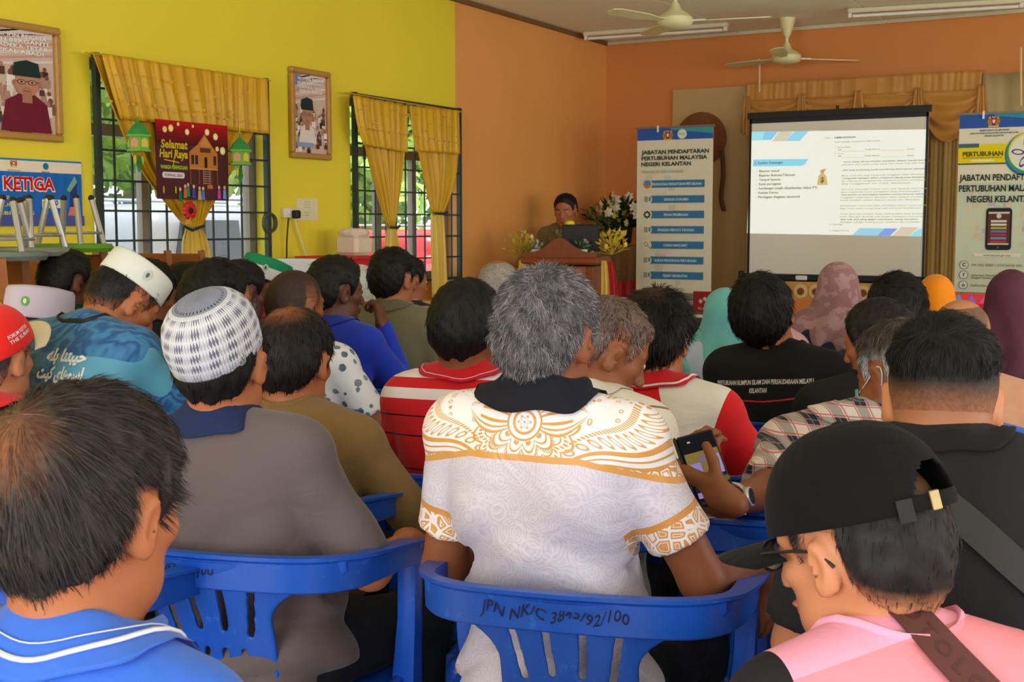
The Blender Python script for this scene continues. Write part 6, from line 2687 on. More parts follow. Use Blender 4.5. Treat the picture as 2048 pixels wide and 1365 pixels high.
def ballcap(g, mat, brimmat, z0=.042, tilt=-4, opening=False, a=.0905, b=.110, h=.098, brim_l=.075, name='baseball_cap'):
    """six-panel cap with a curved peak, built in head coordinates"""
    Mo = Matrix.Translation((0, -.010, z0)) @ Matrix.Rotation(R(tilt), 4, 'X')
    n, m = 144, 40
    V, Q = [], []
    for j in range(m + 1):
        e = PI / 2 * j / m
        for k in range(n):
            t = 2 * PI * k / n
            seam = abs(math.sin(3 * t + PI / 2))
            r_ = math.cos(e) ** .82 * (1 - .010 * max(0, 1 - seam * 9))
            z = h * math.sin(e) ** .95
            if j == 0:
                z = 0
            V.append((a * r_ * math.sin(t), b * r_ * math.cos(t), z))
    drop = set()
    for j in range(m):
        for k in range(n):
            t = 2 * PI * (k + .5) / n
            if opening:
                ang = t - PI
                zz = h * math.sin(PI / 2 * (j + .5) / m)
                if ang ** 2 / .46 ** 2 + (zz / .052) ** 2 < 1 and zz > .0:
                    continue
            Q.append((j * n + k, j * n + (k + 1) % n, (j + 1) * n + (k + 1) % n, (j + 1) * n + k))
    o = link_mesh(name, np_mesh(name, V, Q), mat, g.root, True)
    o.modifiers.new('cloth', 'SOLIDIFY').thickness = .0025
    o.matrix_local = g.mat4() @ Mo
    MB().ball((0, 0, h + .001), (.008, .008, .004), None, 10, 6).build('button', mat, o, True)
    # stitched seams
    mb = MB()
    for k in range(6):
        t = PI / 6 + k * PI / 3 + PI / 6
        pts = [(a * 1.006 * math.cos(PI / 2 * j / 12) ** .82 * math.sin(t), b * 1.006 * math.cos(PI / 2 * j / 12) ** .82 * math.cos(t), h * 1.004 * math.sin(PI / 2 * j / 12) ** .95) for j in range(1 if not (opening and abs(t - PI) < .3) else 8, 12)]
        mb.tube(pts, .0009, 4)
    mb.build('seam', mat, o)
    # peak
    V, Q = [], []
    nu, nv = 20, 8
    for j in range(nv + 1):
        v = j / nv
        for i in range(nu + 1):
            t = -1.05 + 2.1 * i / nu
            r0x, r0y = a * math.sin(t), b * math.cos(t)
            ext = brim_l * v * math.cos(t * 1.25) ** .6 if abs(t * 1.25) < PI / 2 else 0
            x = r0x * (1 + .10 * v)
            y = r0y + ext
            z = -.004 - .016 * (t / 1.05) ** 2 * 1.4 - .10 * ext
            V.append((x, y, z))
    Q = [(j * (nu + 1) + i, j * (nu + 1) + i + 1, (j + 1) * (nu + 1) + i + 1, (j + 1) * (nu + 1) + i) for j in range(nv) for i in range(nu)]
    p_ = link_mesh('peak', np_mesh('peak', V, Q), brimmat, o, True)
    p_.modifiers.new('board', 'SOLIDIFY').thickness = .004
    return o


def hijab(label, px, top, D, a, mat, dress, pattern=0, hd=None, pitch=6, skin='light', det='mid', wide=.85, lean=4, **kw):
    g = person(label, px, top, D, a, hd=hd, pitch=pitch, lean=lean, w=wide, skin=skin, shirt=dress, sleeve='long', pants=dress, hair=None, det=det, neckband=False, hs=.95, **kw)
    h = {'hi': .006, 'mid': .009, 'lo': .012}[det]
    H, M, s = g.H, g.Mh, g.hs
    lo = np.minimum(H - .16, g.NB - np.array((.27, .2, .32)))
    hi = np.maximum(H + .16, g.NB + np.array((.27, .24, .1)))
    f = Field(lo, hi, h)

    def P(*v):
        return H + M @ (np.array(v) * s)
    f.ell(P(0, -.016, .028), np.array((.087, .104, .100)) * s, M)
    f.ell(P(0, .0, -.05), np.array((.083, .090, .085)) * s, M, k=.04)
    f.cap(P(0, -.01, -.06), g.NB + np.array((0, .01, -.01)), .080, .105, k=.05)
    for sx in (-1, 1):
        f.cap(g.NB + np.array((sx * .03, -.0, -.0)), g.sh[sx] * .92 + g.NB * .08 + np.array((0, 0, .01)), .075, .072, k=.06)
        f.cap(g.sh[sx] * .8 + g.NB * .2, g.sh[sx] * .8 + g.NB * .2 + np.array((0, .02, -.10)), .07, .05, k=.05)
    f.ell(g.NB + g.Rt @ np.array((0, -.045, -.12)), (.155 * wide, .085, .14), g.Rt, k=.05)
    f.ell(g.NB + g.Rt @ np.array((0, .07, -.12)), (.15 * wide, .09, .14), g.Rt, k=.05)
    # face opening
    f.ell(P(0, .115, -.012), np.array((.058, .062, .078)) * s, M, op='sub', k=.012)
    sd = SEED

    def dr(x, y, z):
        t = np.arctan2(x - H[0], y - H[1])
        dn = np.clip((H[2] + .02 - z) / .25, 0, 1)
        return .0075 * dn * np.sin(t * 9 + 2.5 * np.sin(z * 14 + sd)) + .004 * np.sin(z * 34 + 3 * np.sin(t * 2 + sd) + x * 20) * (.3 + dn)
    V, Q = f.mesh(dr)
    link_mesh('headscarf', np_mesh('headscarf', V, Q), mat, g.root, True)
    return g


def decal(g_obj_name, root, s, mat, x0, x1, z, h, yback=-.6, lines=None, bold=.02, zf=None, name='lettering', dirv=(0, 1, 0), off=.0012):
    """lettering laid on the back of a shirt: each point is dropped onto the cloth from behind"""
    sh = [c_ for c_ in root.children if c_.name.split('.')[0] == g_obj_name][0]
    me = sh.data
    bv = BVHTree.FromPolygons([v.co for v in me.vertices], [tuple(p.vertices) for p in me.polygons])
    vs, fs = text_geo(s, bold, 0.0)
    a0, a1 = min(v[0] for v in vs), max(v[0] for v in vs)
    # cut long faces are small at this size, so vertices alone follow the cloth
    pts = []
    ok = True
    for v in vs:
        x = x0 + (v[0] - a0) / (a1 - a0) * (x1 - x0)
        zz = z + v[1] / .69 * h + (zf(x) if zf else 0)
        hit = bv.ray_cast(Vector((x, yback, zz)), Vector(dirv))
        if hit[0] is None:
            pts.append((x, -.1, zz))
        else:
            pts.append(tuple(hit[0] - Vector(dirv) * off))
    mb = MB()
    mb.add(pts, fs)
    return mb.build(name, mat, root)


def strap(root, objname, pts, width, thick, mat, name='strap', lift=.003, n=26, M=None):
    """a band laid over the clothing along a line of (start, direction) samples, dropped onto the cloth"""
    sh = [c_ for c_ in root.children if c_.name.split('.')[0] == objname][0]
    bv = BVHTree.FromPolygons([v.co for v in sh.data.vertices], [tuple(p.vertices) for p in sh.data.polygons])
    path = catmull(pts, n // max(1, len(pts) - 1))
    out, nor = [], []
    for p in path:
        hit = bv.find_nearest(p)
        out.append(hit[0] + hit[1] * lift)
        nor.append(hit[1])
    for _ in range(3):
        for i in range(1, len(out) - 1):
            out[i] = (out[i - 1] + out[i] * 2 + out[i + 1]) / 4
            nor[i] = (nor[i - 1] + nor[i] * 2 + nor[i + 1]).normalized()
    V, F = [], []
    for i, p in enumerate(out):
        t = (out[min(i + 1, len(out) - 1)] - out[max(i - 1, 0)]).normalized()
        s_ = t.cross(nor[i]).normalized()
        for (u, v) in ((-1, 0), (-1, 1), (1, 1), (1, 0)):
            V.append(p + s_ * u * width / 2 + nor[i] * v * thick)
    m = len(out)
    for i in range(m - 1):
        for k in range(4):
            F.append((i * 4 + k, i * 4 + (k + 1) % 4, (i + 1) * 4 + (k + 1) % 4, (i + 1) * 4 + k))
    F += [(3, 2, 1, 0), tuple((m - 1) * 4 + k for k in range(4))]
    mb = MB()
    mb.add(V, F)
    return mb, out, nor
# ------------------------------------------------------------------ cloth colours and patterns
def crinkle():
    return noise(6, 3, dist=1.3, stretch=(1, 1, 1.4)) + noise(420, 1) * .02


def cloth(name, c, rough=.85, var=.12, sheen=.15, bump=.15):
    if sum(c) < 200:
        sheen = .02
    return material(name, rgb(*c), rough, .2, var=var, vscale=9, sheen=sheen, bump=(1, .55, .014, crinkle))


def weave(m_name, fn, rough=.8, spec=.25, sheen=.1):
    return material(m_name, rough=rough, spec=spec, fn=fn, sheen=sheen, bump=(1, .5, .012, crinkle))


M_trous = cloth('black_trousers', (24, 26, 32))
M_jean = cloth('dark_trousers', (44, 44, 50))
W_ = rgb(226, 222, 226)


def stripes_red():
    x, y, z = coords()
    z = z + y * .12 - .03 * (x * x)
    w = band(z, .985, 1.008) | band(z, .930, .958) | band(z, 1.030, 1.050)
    k = band(z, .885, .889) | band(z, .835, .839) | band(z, .75, .754)
    c = mix(w, rgb(200, 22, 34), rgb(226, 214, 214))
    return mix(k, c, rgb(40, 12, 20))


def panel_shirt():
    x, y, z = coords()
    r = (z - .74) * .55
    red = xabs(x) < (.155 - (z - .80) * .52)
    w = X.op('MULTIPLY', (xabs(x) > (.02 + (1.0 - z) * .42)), (xabs(x) < .205 + (z - .95) * .3))
    c = mix(w, rgb(206, 20, 30), rgb(222, 216, 208))
    return c


def plaid():
    x, y, z = coords()
    s = 1 / .046

    def st(v):
        f = xfrac(v * s)
        return (f < .42), band(f, .47, .53) | band(f, .92, .97), band(f, .18, .21)
    u = x * .8 + y * .6
    a, b, e = st(u + 5)
    c_, d, g_ = st(z + 5)
    base = mix(a * .5 + c_ * .5, rgb(222, 212, 206), rgb(40, 44, 64))
    base = mix((b | d) * .75, base, rgb(196, 50, 80))
    return mix((e | g_) * .6, base, rgb(150, 160, 130))


def leaf_print():
    v = voro(26, rand=.9)
    n = noise(60, 2)
    x, y, z = coords()
    f = (v + (n - .5) * .25) < .34
    n2 = noise(11, 2)
    return mix(f * (.35 + n2), rgb(216, 216, 220), rgb(74, 92, 108))


def marble():
    n = noise(3.2, 3, dist=2.6)
    f = xs(n * 46)
    x, y, z = coords()
    c = mix(f * .5 + .5, rgb(30, 78, 130), rgb(60, 120, 162))
    n2 = noise(2.2, 1, dist=1.5)
    return mix((n2 > .56), c, rgb(84, 148, 172))


def cream_stripes():
    x, y, z = coords()
    zz = z + y * .25 + .006 * xs(x * 22)
    w = band(zz, 1.035, 1.047) | band(zz, .985, .99) | band(zz, 1.075, 1.081)
    return mix(w, rgb(218, 210, 196), rgb(136, 98, 84))


def pink_panels():
    x, y, z = coords()
    c = mix((z + y * .5 - x * .25) > .93, rgb(226, 138, 150), rgb(236, 160, 190))
    return mix(x < -.165, c, rgb(34, 30, 36))


def kid_stripes():
    x, y, z = coords()
    f = xfrac(z * 14)
    c = mix(f < .35, rgb(214, 130, 156), rgb(30, 30, 40))
    return mix(band(f, .6, .8), c, rgb(56, 70, 190))


def batik(S, ax, cuff, zc):
    """white satin with a gold mandala across the yoke, greyed paisley below, gold cuff bands"""
    def fn():
        x, y, z0 = coords()
        z = z0 - zc
        axx = xabs(x)
        r = xsq(x * x + z * z + 1e-7)
        th = xat(z, x)
        G = band(r, .0280, .0315) | (band(r, .0165, .0212)) | band(r / (1 + .35 * xc(th * 6)), .0072, .0094) | (r < .0022)
        out = r > .0312
        # side petals
        c10, s10 = math.cos(R(9)), math.sin(R(9))
        u = axx * c10 + z * s10
        v = xabs(z * c10 - axx * s10)
        hw = .029 * xs(X.op('MAXIMUM', X.op('MINIMUM', (u - .012) / .098, 1), 0) * PI) ** .8 + .0004
        q = v / hw
        ins = (q < 1.06) & (u > .02) & (u < .110) & out
        sc_ = q + .035 * xs(u * 1500)
        side = (band(sc_, .88, 1.06) | band(q, .60, .72) | band(q, .22, .40) * (u < .085)) & ins
        # radial petals below and above
        pet = xabs(xc(th * 5.0))
        Rr = .046 + .020 * pet
        qq = r / Rr
        low = (band(qq, .93, 1.0) | band(qq, .74, .80) | (band(qq, .5, .6) & (pet > .8))) & out & (ins < .5)
        low = low | (band(qq, 1.0, 1.12) & (xs(th * 120) > 0) & (z < .01) & (ins < .5))
        Rr2 = .086 + .014 * xabs(xc(th * 9 + .4))
        q2 = r / Rr2
        low2 = (band(q2, .95, 1.0) | band(q2, .80, .88) & (xs(th * 90) > -.2) | (band(q2, .72, .75))) & out & (ins < .5)
        # long swooping bands
        ez = z + .018 * xc(axx * 26) - .02
        e = xsq((x / .215) ** 2 + (ez / .082) ** 2 + 1e-6)
        ang = xat(ez / .082, x / .215)
        beads = band(xsq(((e - 1.0) * .075) ** 2 + ((xfrac(ang * 9) - .5) * .024) ** 2 + 1e-9), .0045, .0075)
        sw = (beads | band(e, 1.13, 1.20) | band(e, 1.26, 1.29) | (band(e, .82, .88) & (xs(ang * 150) > -.3)) | band(e, 1.36, 1.40)) & (r > .088) & (ins < .5)
        # curls at the shoulders and the fill
        cx = axx - .135
        cz = z - .070
        cr = xsq(cx * cx + cz * cz + 1e-7)
        curl = band(cr, .018, .026) | band(cr, .0135, .015) | (band(cr, .028, .031) & (xs(xat(cz, cx) * 20) > -.1))
        vv = voro(46, 'DISTANCE_TO_EDGE')
        fill = ((vv < .09) | band(vv, .17, .24)) & (e > 1.40)
        v3 = voro(58)
        dots = band(v3, .16, .26) & (r > .066) & (e < .80) & (ins < .5)
        G = G | side | low | low2 | sw | curl | fill | dots
        zb = z0 + .25 * X.op('MAXIMUM', axx - .10, 0)
        base = zc - .062
        yoke = zb > base
        edge = band(zb, base - .002, base + .009)
        # faint paisley
        p1 = noise(7, 1, dist=1.6)
        pa = voro(19)
        par = (xs(pa * 60 + p1 * 18) > .25) | (xs(p1 * 110) > .75)
        body = mix(par * .5, rgb(196, 190, 208), rgb(216, 212, 222))
        tilt_ = mix(noise(2.6, 2), rgb(200, 120, 50), rgb(214, 168, 96))
        ycol = mix(G, rgb(230, 226, 230), rgb(204, 148, 74))
        c = mix(yoke, body, ycol)
        c = mix(edge, c, rgb(206, 150, 78))
        for S_, a_ in zip(S, ax):
            t = (x - float(S_[0])) * float(a_[0]) + (y - float(S_[1])) * float(a_[1]) + (z0 - float(S_[2])) * float(a_[2])
            side_ = (x * (1 if S_[0] > 0 else -1)) > abs(float(S_[0])) - .01
            px_, py_, pz_ = x - float(S_[0]) - t * float(a_[0]), y - float(S_[1]) - t * float(a_[1]), z0 - float(S_[2]) - t * float(a_[2])
            side_ = side_ & (xsq(px_ * px_ + py_ * py_ + pz_ * pz_) < .088)
            cv = voro(46, 'DISTANCE_TO_EDGE')
            cf = (cv < .10) | band(cv, .24, .30)
            cc = mix(cf, rgb(206, 150, 84), rgb(228, 224, 228))
            c = mix((t > cuff - .052) & side_, c, cc)
            c = mix(band(t, cuff - .058, cuff - .046) & side_, c, rgb(200, 138, 66))
            # sleeves below the shoulder are plain paisley
        return c
    return material('white_and_gold_batik_satin', rough=.42, spec=.45, sheen=.2, fn=fn, bump=(1, .6, .016, crinkle))


def knit_cap():
    x, y, z = coords()
    r = xsq((x / .088) ** 2 + (y / .106) ** 2 + 1e-6)
    ang = xat(x / .088, y / .106)
    disc = (r < .58) & (z > .045)
    lat = (xs(ang * 46 + z * 150) * xs(ang * 46 - z * 150 + 1)) > .02
    col = mix(lat, rgb(200, 200, 208), rgb(104, 106, 124))
    cols = xs(ang * 16 + z * 40) > .1
    col = mix(cols * .55, col, rgb(206, 208, 218))
    rim = (z < .014)
    col = mix(rim * (xs(z * 1800) * .5 + .5), col, rgb(170, 172, 186))
    g = mix((xs(ang * 60) > .3) * .35, rgb(122, 128, 150), rgb(170, 174, 192))
    g = mix((xs(r * 120) > .4) * .3, g, rgb(160, 164, 184))
    slot = band(r, .46, .52) & (xs(ang * 40) > .55)
    g = mix(slot, g, rgb(40, 40, 50))
    edge = band(r, .58, .66) & (z > .04)
    col = mix(disc, col, g)
    return mix(edge, col, rgb(196, 198, 208))


def knit_height():
    x, y, z = coords()
    ang = xat(x / .088, y / .106)
    return xs(ang * 46 + z * 150) * xs(ang * 46 - z * 150 + 1)


BLK = (20, 18, 18)
H_std = dict(t=.013, col=BLK, n=2600, L=.022, wd=.0011, fh=.05)
H_far = dict(t=.013, col=BLK, n=700, L=.02, wd=.0016)

CH = 'blue plastic chair under the '

# ============================== nearest rows
# lower left: man in the blue polo
gA = person('man at the lower left in a blue polo with white collar stripe', 180, 768, 1.27, -2, hd=-3, pitch=8, lean=6, w=.88, skin='tan', hs=1.0, neck=1.02,
            shirt=cloth('blue_polo', (52, 104, 208)), pants=M_trous, det='hi', hfwd=.035, hup=.150, fold=.003,
            coll=[cloth('blue_collar', (56, 104, 204)), dict(h=.044, flare=.032, trim=(flat(214, 216, 226), [(.34, .0028), (.62, .0007)]))],
            hair=dict(t=.013, top=.016, col=(44, 38, 36), n=17000, L=.032, wd=.00055, lift=.06, messy=.20, crown=1, cs=.6, crownc=(-.005, -.095, .060), whorl=(-.005, -.112, .062), fh=.045, bump=.0015),
            chair_label=CH + 'man in the blue polo at the lower left', chair_off=(-.02, 0))
# man in the grey polo and crochet cap
gB = person('man in a grey polo with navy collar and a crocheted white cap', 447, 592, 2.45, 2, hd=-16, pitch=2, lean=-4, side=-.07, w=1.10, b=1.06, skin='tan', hs=1.02,
            shirt=cloth('grey_polo', (96, 85, 87)), pants=M_trous, det='hi', hfwd=.02, hup=.138, fold=.014, slen=.86,
            arms={1: ((.12, .06, -.23), (-.03, .22, .0)), -1: ((.06, .05, -.27), (-.05, .22, .02))},
            coll=[cloth('navy_collar', (30, 44, 82)), dict(h=.048, flare=.030)],
            hair=dict(t=.010, col=BLK, n=3500, L=.016, wd=.0008, drop=.004, lift=.10, messy=.12, cut=.05, cuts=-.3),
            chair_a=-14, chair_off=(-.01, .05), chair_label=CH + 'man in the grey polo, handwriting on its rail')
chair_ink(gB.chair, 'JPNNK/C3807/54/100', -.20, .03, .741, .018)
chair_ink(gB.chair, 'HAK KERAJAAN', -.12, .12, .392, .022, rear=False)
M_knit = material('crocheted_cotton', rough=.9, fn=knit_cap, bump=(1, .6, .0015, knit_height))
hat_rev(gB, gB.root, 'crocheted_cap', [(1.0, -.004), (1.03, -.004), (1.04, .0), (1.06, .02), (1.07, .04), (1.04, .062), (.95, .084), (.78, .102), (.60, .112), (.57, .1115), (.4, .116), (.2, .118), (.001, .119)],
        M_knit, Matrix.Translation((0, -.026, .022)) @ Matrix.Rotation(R(27), 4, 'X') @ Matrix.Rotation(R(-5), 4, 'Y'), n=72, a=.082, b=.100)

# centre man in the white and gold shirt
cuffC = .18
gC = person('grey-haired man in the centre in a white and gold patterned shirt, black collar', 1096, 536, 2.19, 3, hd=2, pitch=3, lean=-8, w=1.0, b=1.02, skin='brown', hs=.97, neck=1.06,
            shirt=M_trous, pants=M_trous, det='hi', hfwd=.025, hup=.124, fold=.016, slen=.66, shirtfine=.0065,
            arms={1: ((.115, .05, -.235), (.05, .21, -.03), ((.22, .25, -1.0), (-1, .2, -.05), (.1, 1, .2), 30)), -1: ((.05, .03, -.265), (-.04, .21, .02))},
            coll=[cloth('black_collar', (24, 26, 36)), dict(h=.046, flare=.029)],
            hair=dict(t=.011, top=.016, col=(96, 92, 96), grey=True, n=24000, L=.016, wd=.0005, lift=.42, messy=.5, fh=.05, up=.12, drop=.0, bump=.003),
            chair_label=CH + 'man in the white and gold shirt, handwriting on its rail', chair_a=-15, chair_off=(.065, .01))
_S = [gC.sh[1], gC.sh[-1]]
_ax = [(gC.el[s_] - gC.sh[s_]) / np.linalg.norm(gC.el[s_] - gC.sh[s_]) for s_ in (1, -1)]
_len = np.linalg.norm(gC.el[1] - gC.sh[1]) * .66 + .012
shC = [c_ for c_ in gC.root.children if c_.name.startswith('shirt')][0]
shC.data.materials[0] = batik(_S, _ax, _len, float(gC.NB[2]) - .012)
chair_ink(gC.chair, 'JPN NK/C 3845/92/100', -.14, .11, .741, .020)
glasses(gC, (150, 150, 146), .0011)

# man in black at the right, shaved fade
gJ = person('man at the right in a black shirt, black shoulder strap, faded short hair', 1884, 630, 1.98, -8, hd=-12, pitch=19, lean=12, w=1.06, b=1.05, skin='light', hs=1.06, neck=1.15, fat=1.08,
            shirt=cloth('black_shirt', (34, 34, 38)), pants=M_trous, det='hi', hfwd=.075, hup=.072, fold=.005, sleeve='short', slen=.8,
            hair=dict(t=.012, top=.016, tmin=.001, col=(14, 13, 15), n=16000, L=.020, wd=.0005, lift=.08, messy=.10, fh=.035, fade=2, drop=.086, bump=.0015, comb=(.35, 1, .0)),
            coll=[cloth('black_collar_band', (26, 26, 30)), dict(h=.018, flare=.014)],
            chair_off=(.14, .08), chair_label=CH + 'man in black with the shoulder strap')
hair_build(gJ, dict(t=.0034, tmin=.0012, fh=.085, drop=.004, col=(20, 17, 17), fade=1, n=0, L=.006, wd=.0004, lift=.2, messy=.2, bump=.0002), gJ.root)
# person in the black cap and pink shirt
gK = person('person with bowed head at the lower right, black baseball cap, glasses, pink shirt', 1716, 880, 1.52, -44, hd=-71, pitch=13, roll=0, lean=14, w=.98, skin='light', hs=1.04, neck=.95,
            shirt=material('pink_panelled_shirt', rough=.7, spec=.2, fn=pink_panels, bump=(1, .5, .012, crinkle)), pants=M_trous, det='hi', hfwd=.055, hup=.118, hx=-.02, fold=.003, seat=True,
            hair=dict(t=.008, col=(26, 22, 22), n=3500, L=.014, wd=.0006, lift=.08, messy=.1, drop=.004, fade=1, fh=.03, cut=.06),
            chair_label=CH + 'person in the pink shirt', pz=.50)

# ============================== second row
gD = person('man in a tan long-sleeved shirt with a thinning crown, behind the crocheted cap', 590, 615, 3.02, -2, hd=-10, pitch=10, lean=7, w=1.16, skin='tan', hs=1.04,
            shirt=cloth('tan_shirt', (128, 100, 62)), pants=M_jean, sleeve='long', hfwd=.035, hup=.128, fold=.007,
            arms={1: ((.15, .06, -.22), (.02, .2, -.05)), -1: ((.05, .05, -.27), (-.05, .22, .0))},
            hair=dict(t=.013, col=(26, 20, 20), n=5000, L=.024, wd=.0009, crown=1, cs=.9, lift=.1, messy=.14),
            chair_label=CH + 'man in the tan shirt')
gE = person('man in a red polo with white stripes across the shoulders', 936, 556, 3.22, -4, hd=-6, pitch=4, lean=3, w=1.02, b=1.1, skin='brown', hs=1.05, neck=1.1,
            shirt=weave('red_striped_jersey', stripes_red), pants=M_jean, hfwd=.02, hup=.128, fold=.006,
            coll=[cloth('red_collar', (196, 24, 36)), dict(h=.045, flare=.030, trim=(flat(226, 190, 200), [(.12, .0012)]))],
            hair=dict(t=.013, col=(18, 15, 15), n=4500, L=.016, wd=.0009, lift=.12, messy=.1, fh=.06), chair_label=CH + 'man in the striped red polo')
gF = person('older man with cropped grey-brown hair bending his head, cream shirt with brown stripes', 1212, 590, 2.86, 8, hd=48, pitch=26, roll=0, lean=10, w=1.02, skin='brown', hs=1.02,
            shirt=weave('cream_striped_shirt', cream_stripes), pants=M_jean, hfwd=.045, hup=.115, hx=.035, fold=.003,
            hair=dict(t=.009, col=(96, 78, 72), grey=True, n=9000, L=.015, wd=.0008, lift=.35, messy=.3, fade=1, fh=.04),
            arms={1: dict(to=(1402, 990, 2.50), pole=(.6, -.2, -1), hand=((-.1, .25, 1), (.2, 1, -.2), (-1, .2, .1), 40)), -1: None},
            coll=[cloth('cream_collar', (206, 198, 186)), dict(h=.036, flare=.026)], chair_label=CH + 'man in the cream shirt')
gG = person('man in a red and white panelled polo with thick black hair', 1313, 582, 3.28, 0, hd=-2, pitch=8, lean=8, w=1.12, b=1.1, skin='tan', hs=1.02,
            shirt=weave('red_white_panels', panel_shirt), pants=M_jean, hfwd=.03, hup=.130, fold=.006,
            arms={1: ((.13, .06, -.22), (-.02, .2, -.04)), -1: ((.06, .05, -.27), (-.05, .22, .0))},
            coll=[cloth('red_collar_white_edge', (196, 24, 34)), dict(h=.042, flare=.032, trim=(flat(226, 222, 222), [(.12, .003)]))],
            hair=dict(t=.018, top=.02, col=(16, 14, 14), n=6000, L=.034, wd=.0009, lift=.3, messy=.35, up=.1, crown=1, cs=.15), chair_label=CH + 'man in the red and white polo')
gH = person('older man in a checked shirt, grey temples, face mask and steel wristwatch', 1800, 626, 2.82, 6, hd=-62, pitch=14, lean=6, w=1.12, skin='brown', hs=1.05, side=-.02,
            shirt=weave('checked_cotton', plaid), pants=M_jean, hfwd=.05, hup=.118, hx=.07, fold=.006, slen=.80,
            arms={-1: dict(to=(1452, 1003, 2.42), pole=(.5, .2, -1), hand=((-1, .15, .25), (.1, 1, .3), (.1, .2, 1), 45)), 1: ((.03, .10, -.25), (-.12, .22, .0))},
            coll=[weave('checked_collar', plaid), dict(h=.040, flare=.034)],
            hair=dict(t=.011, col=(60, 52, 50), side=(176, 172, 174), grey=True, n=9000, L=.022, wd=.0007, lift=.12, messy=.25, bald=.75, wisp=1), chair_label=CH + 'man in the checked shirt', chair_off=(-.08, 0), chair_a=-20)
gI = person('man in plain black turning left, just beyond the man in checks', 1757, 594, 3.55, -20, hd=-76, pitch=14, lean=5, w=1.05, skin='tan', hs=1.02,
            shirt=cloth('black_tee', (28, 28, 30)), pants=M_jean, hfwd=.03, hup=.130,
            hair=dict(t=.010, col=(30, 26, 24), n=3500, L=.018, wd=.001, lift=.12, messy=.2), chair_label=CH + 'man in plain black turning left')
gL = person('person in a bright blue shirt whose head is hidden behind the man in black', 1900, 668, 2.50, -6, pitch=14, lean=8, w=1.22, b=1.2, skin='tan', hs=.92,
            shirt=cloth('bright_blue_shirt', (24, 84, 200), .7), pants=M_jean, hfwd=.05, hup=.105, fold=.003,
            hair=dict(H_std, t=.008, L=.012), chair_off=(.08, 0), chair_label=CH + 'person in the bright blue shirt')
gM = person('man in a black shirt with white lettering and a red line across his back', 1528, 546, 4.0, 4, hd=-6, pitch=-2, roll=-12, lean=2, w=1.12, b=1.08, skin='tan', hs=1.08,
            shirt=cloth('black_jersey', (22, 24, 26)), pants=M_jean, hfwd=.01, hup=.118, hx=-.055, fold=.005,
            hair=dict(t=.018, col=(14, 12, 13), n=5000, L=.03, wd=.0011, lift=.12, messy=.12, drop=-.012), neckband=True,
            chair_label=CH + 'man in black with lettering on his back')
# ============================== left side
gV = person('man in a red cap with a cream peak at the left edge', -14, 610, 3.05, 2, hd=-12, pitch=0, lean=4, w=1.06, b=1.1, skin='light', hs=1.03, fat=1.08,
            shirt=cloth('black_polo', (26, 22, 24)), pants=M_jean, hfwd=.02, hup=.130,
            coll=[cloth('red_collar_plain', (206, 28, 28)), dict(h=.042, flare=.036)],
            hair=dict(t=.006, col=(60, 54, 52), n=3000, L=.01, wd=.0008, fade=1, grey=True, cut=.05), chair_label=CH + 'man in the red cap at the left edge')
gU = person('man in a teal marbled jersey and white skullcap, bending forward to read', 249, 514, 3.42, 2, hd=20, pitch=36, roll=0, lean=15, w=1.14, b=1.08, skin='tan', hs=.98,
            shirt=weave('teal_marbled_jersey', marble, .6), pants=M_jean, sleeve='long', hfwd=.115, hup=.078, hx=.03, fold=.007,
            arms={1: ((.09, .16, -.22), (-.08, .22, -.05), ((-.2, 1, -.4), (0, -.3, -1), (-1, .2, 0), 30)), -1: ((.05, .12, -.26), (-.06, .22, -.0))},
            crew_mat=flat(20, 24, 30), hair=dict(t=.007, col=BLK, n=3000, L=.012, wd=.0009, fade=1, drop=-.004, cut=.062), chair_label=CH + 'man in the teal jersey', pz=.50)
gW = person('person in a pale lilac skullcap with a round green badge and a red shirt', 82, 573, 3.86, -2, hd=-2, pitch=4, lean=4, w=.98, skin='tan',
            shirt=cloth('red_shirt', (190, 26, 26)), pants=M_jean, hair=dict(H_far, t=.008, cut=.04), chair_label=CH + 'person in the lilac skullcap')
gX = person('man in a dark green shirt sitting by the wooden chairs', 137, 497, 4.72, 0, hd=10, pitch=4, lean=3, w=1.08, skin='dark',
            shirt=cloth('dark_green_shirt', (16, 62, 42)), pants=M_jean, det='lo', hair=dict(H_far), chair_label=CH + 'man in the dark green shirt')
gY = person('man in a black shirt leaning behind the white skullcap of the reader', 298, 518, 4.3, 4, hd=14, pitch=14, lean=10, w=1.06, skin='brown',
            shirt=cloth('black_cotton', (22, 24, 30)), pants=M_jean, hair=dict(H_far, n=1500), chair_label=CH + 'man in black behind the reader')
gZ = person('man in a bright red collarless shirt with thin grey hair', 340, 536, 4.95, 0, hd=6, pitch=8, lean=6, w=1.04, skin='brown',
            shirt=cloth('bright_red_tee', (204, 34, 24)), pants=M_jean, det='lo', hair=dict(t=.006, col=(90, 82, 78), grey=True, n=1200, L=.012, wd=.0014, fade=1), chair_label=CH + 'man in the bright red collarless shirt')
gZ2 = person('man with bushy black hair sitting between the red shirt and the man in spectacles', 377, 527, 4.55, 0, hd=2, pitch=6, lean=4, w=1.0, skin='brown',
             shirt=cloth('navy_tee', (26, 30, 44)), pants=M_jean, det='lo', hair=dict(H_far, t=.018), chair_label=CH + 'man with bushy hair near the curtain')
gAA = person('man in spectacles and a navy shirt, in profile behind the crocheted cap', 438, 518, 4.05, 4, hd=26, pitch=4, lean=4, w=1.08, skin='tan', hs=1.1,
             shirt=cloth('navy_shirt', (30, 38, 62)), pants=M_jean, hair=dict(H_std, n=2200, t=.016), chair_label=CH + 'man in spectacles and navy')
glasses(gAA, (60, 60, 60), .0018)
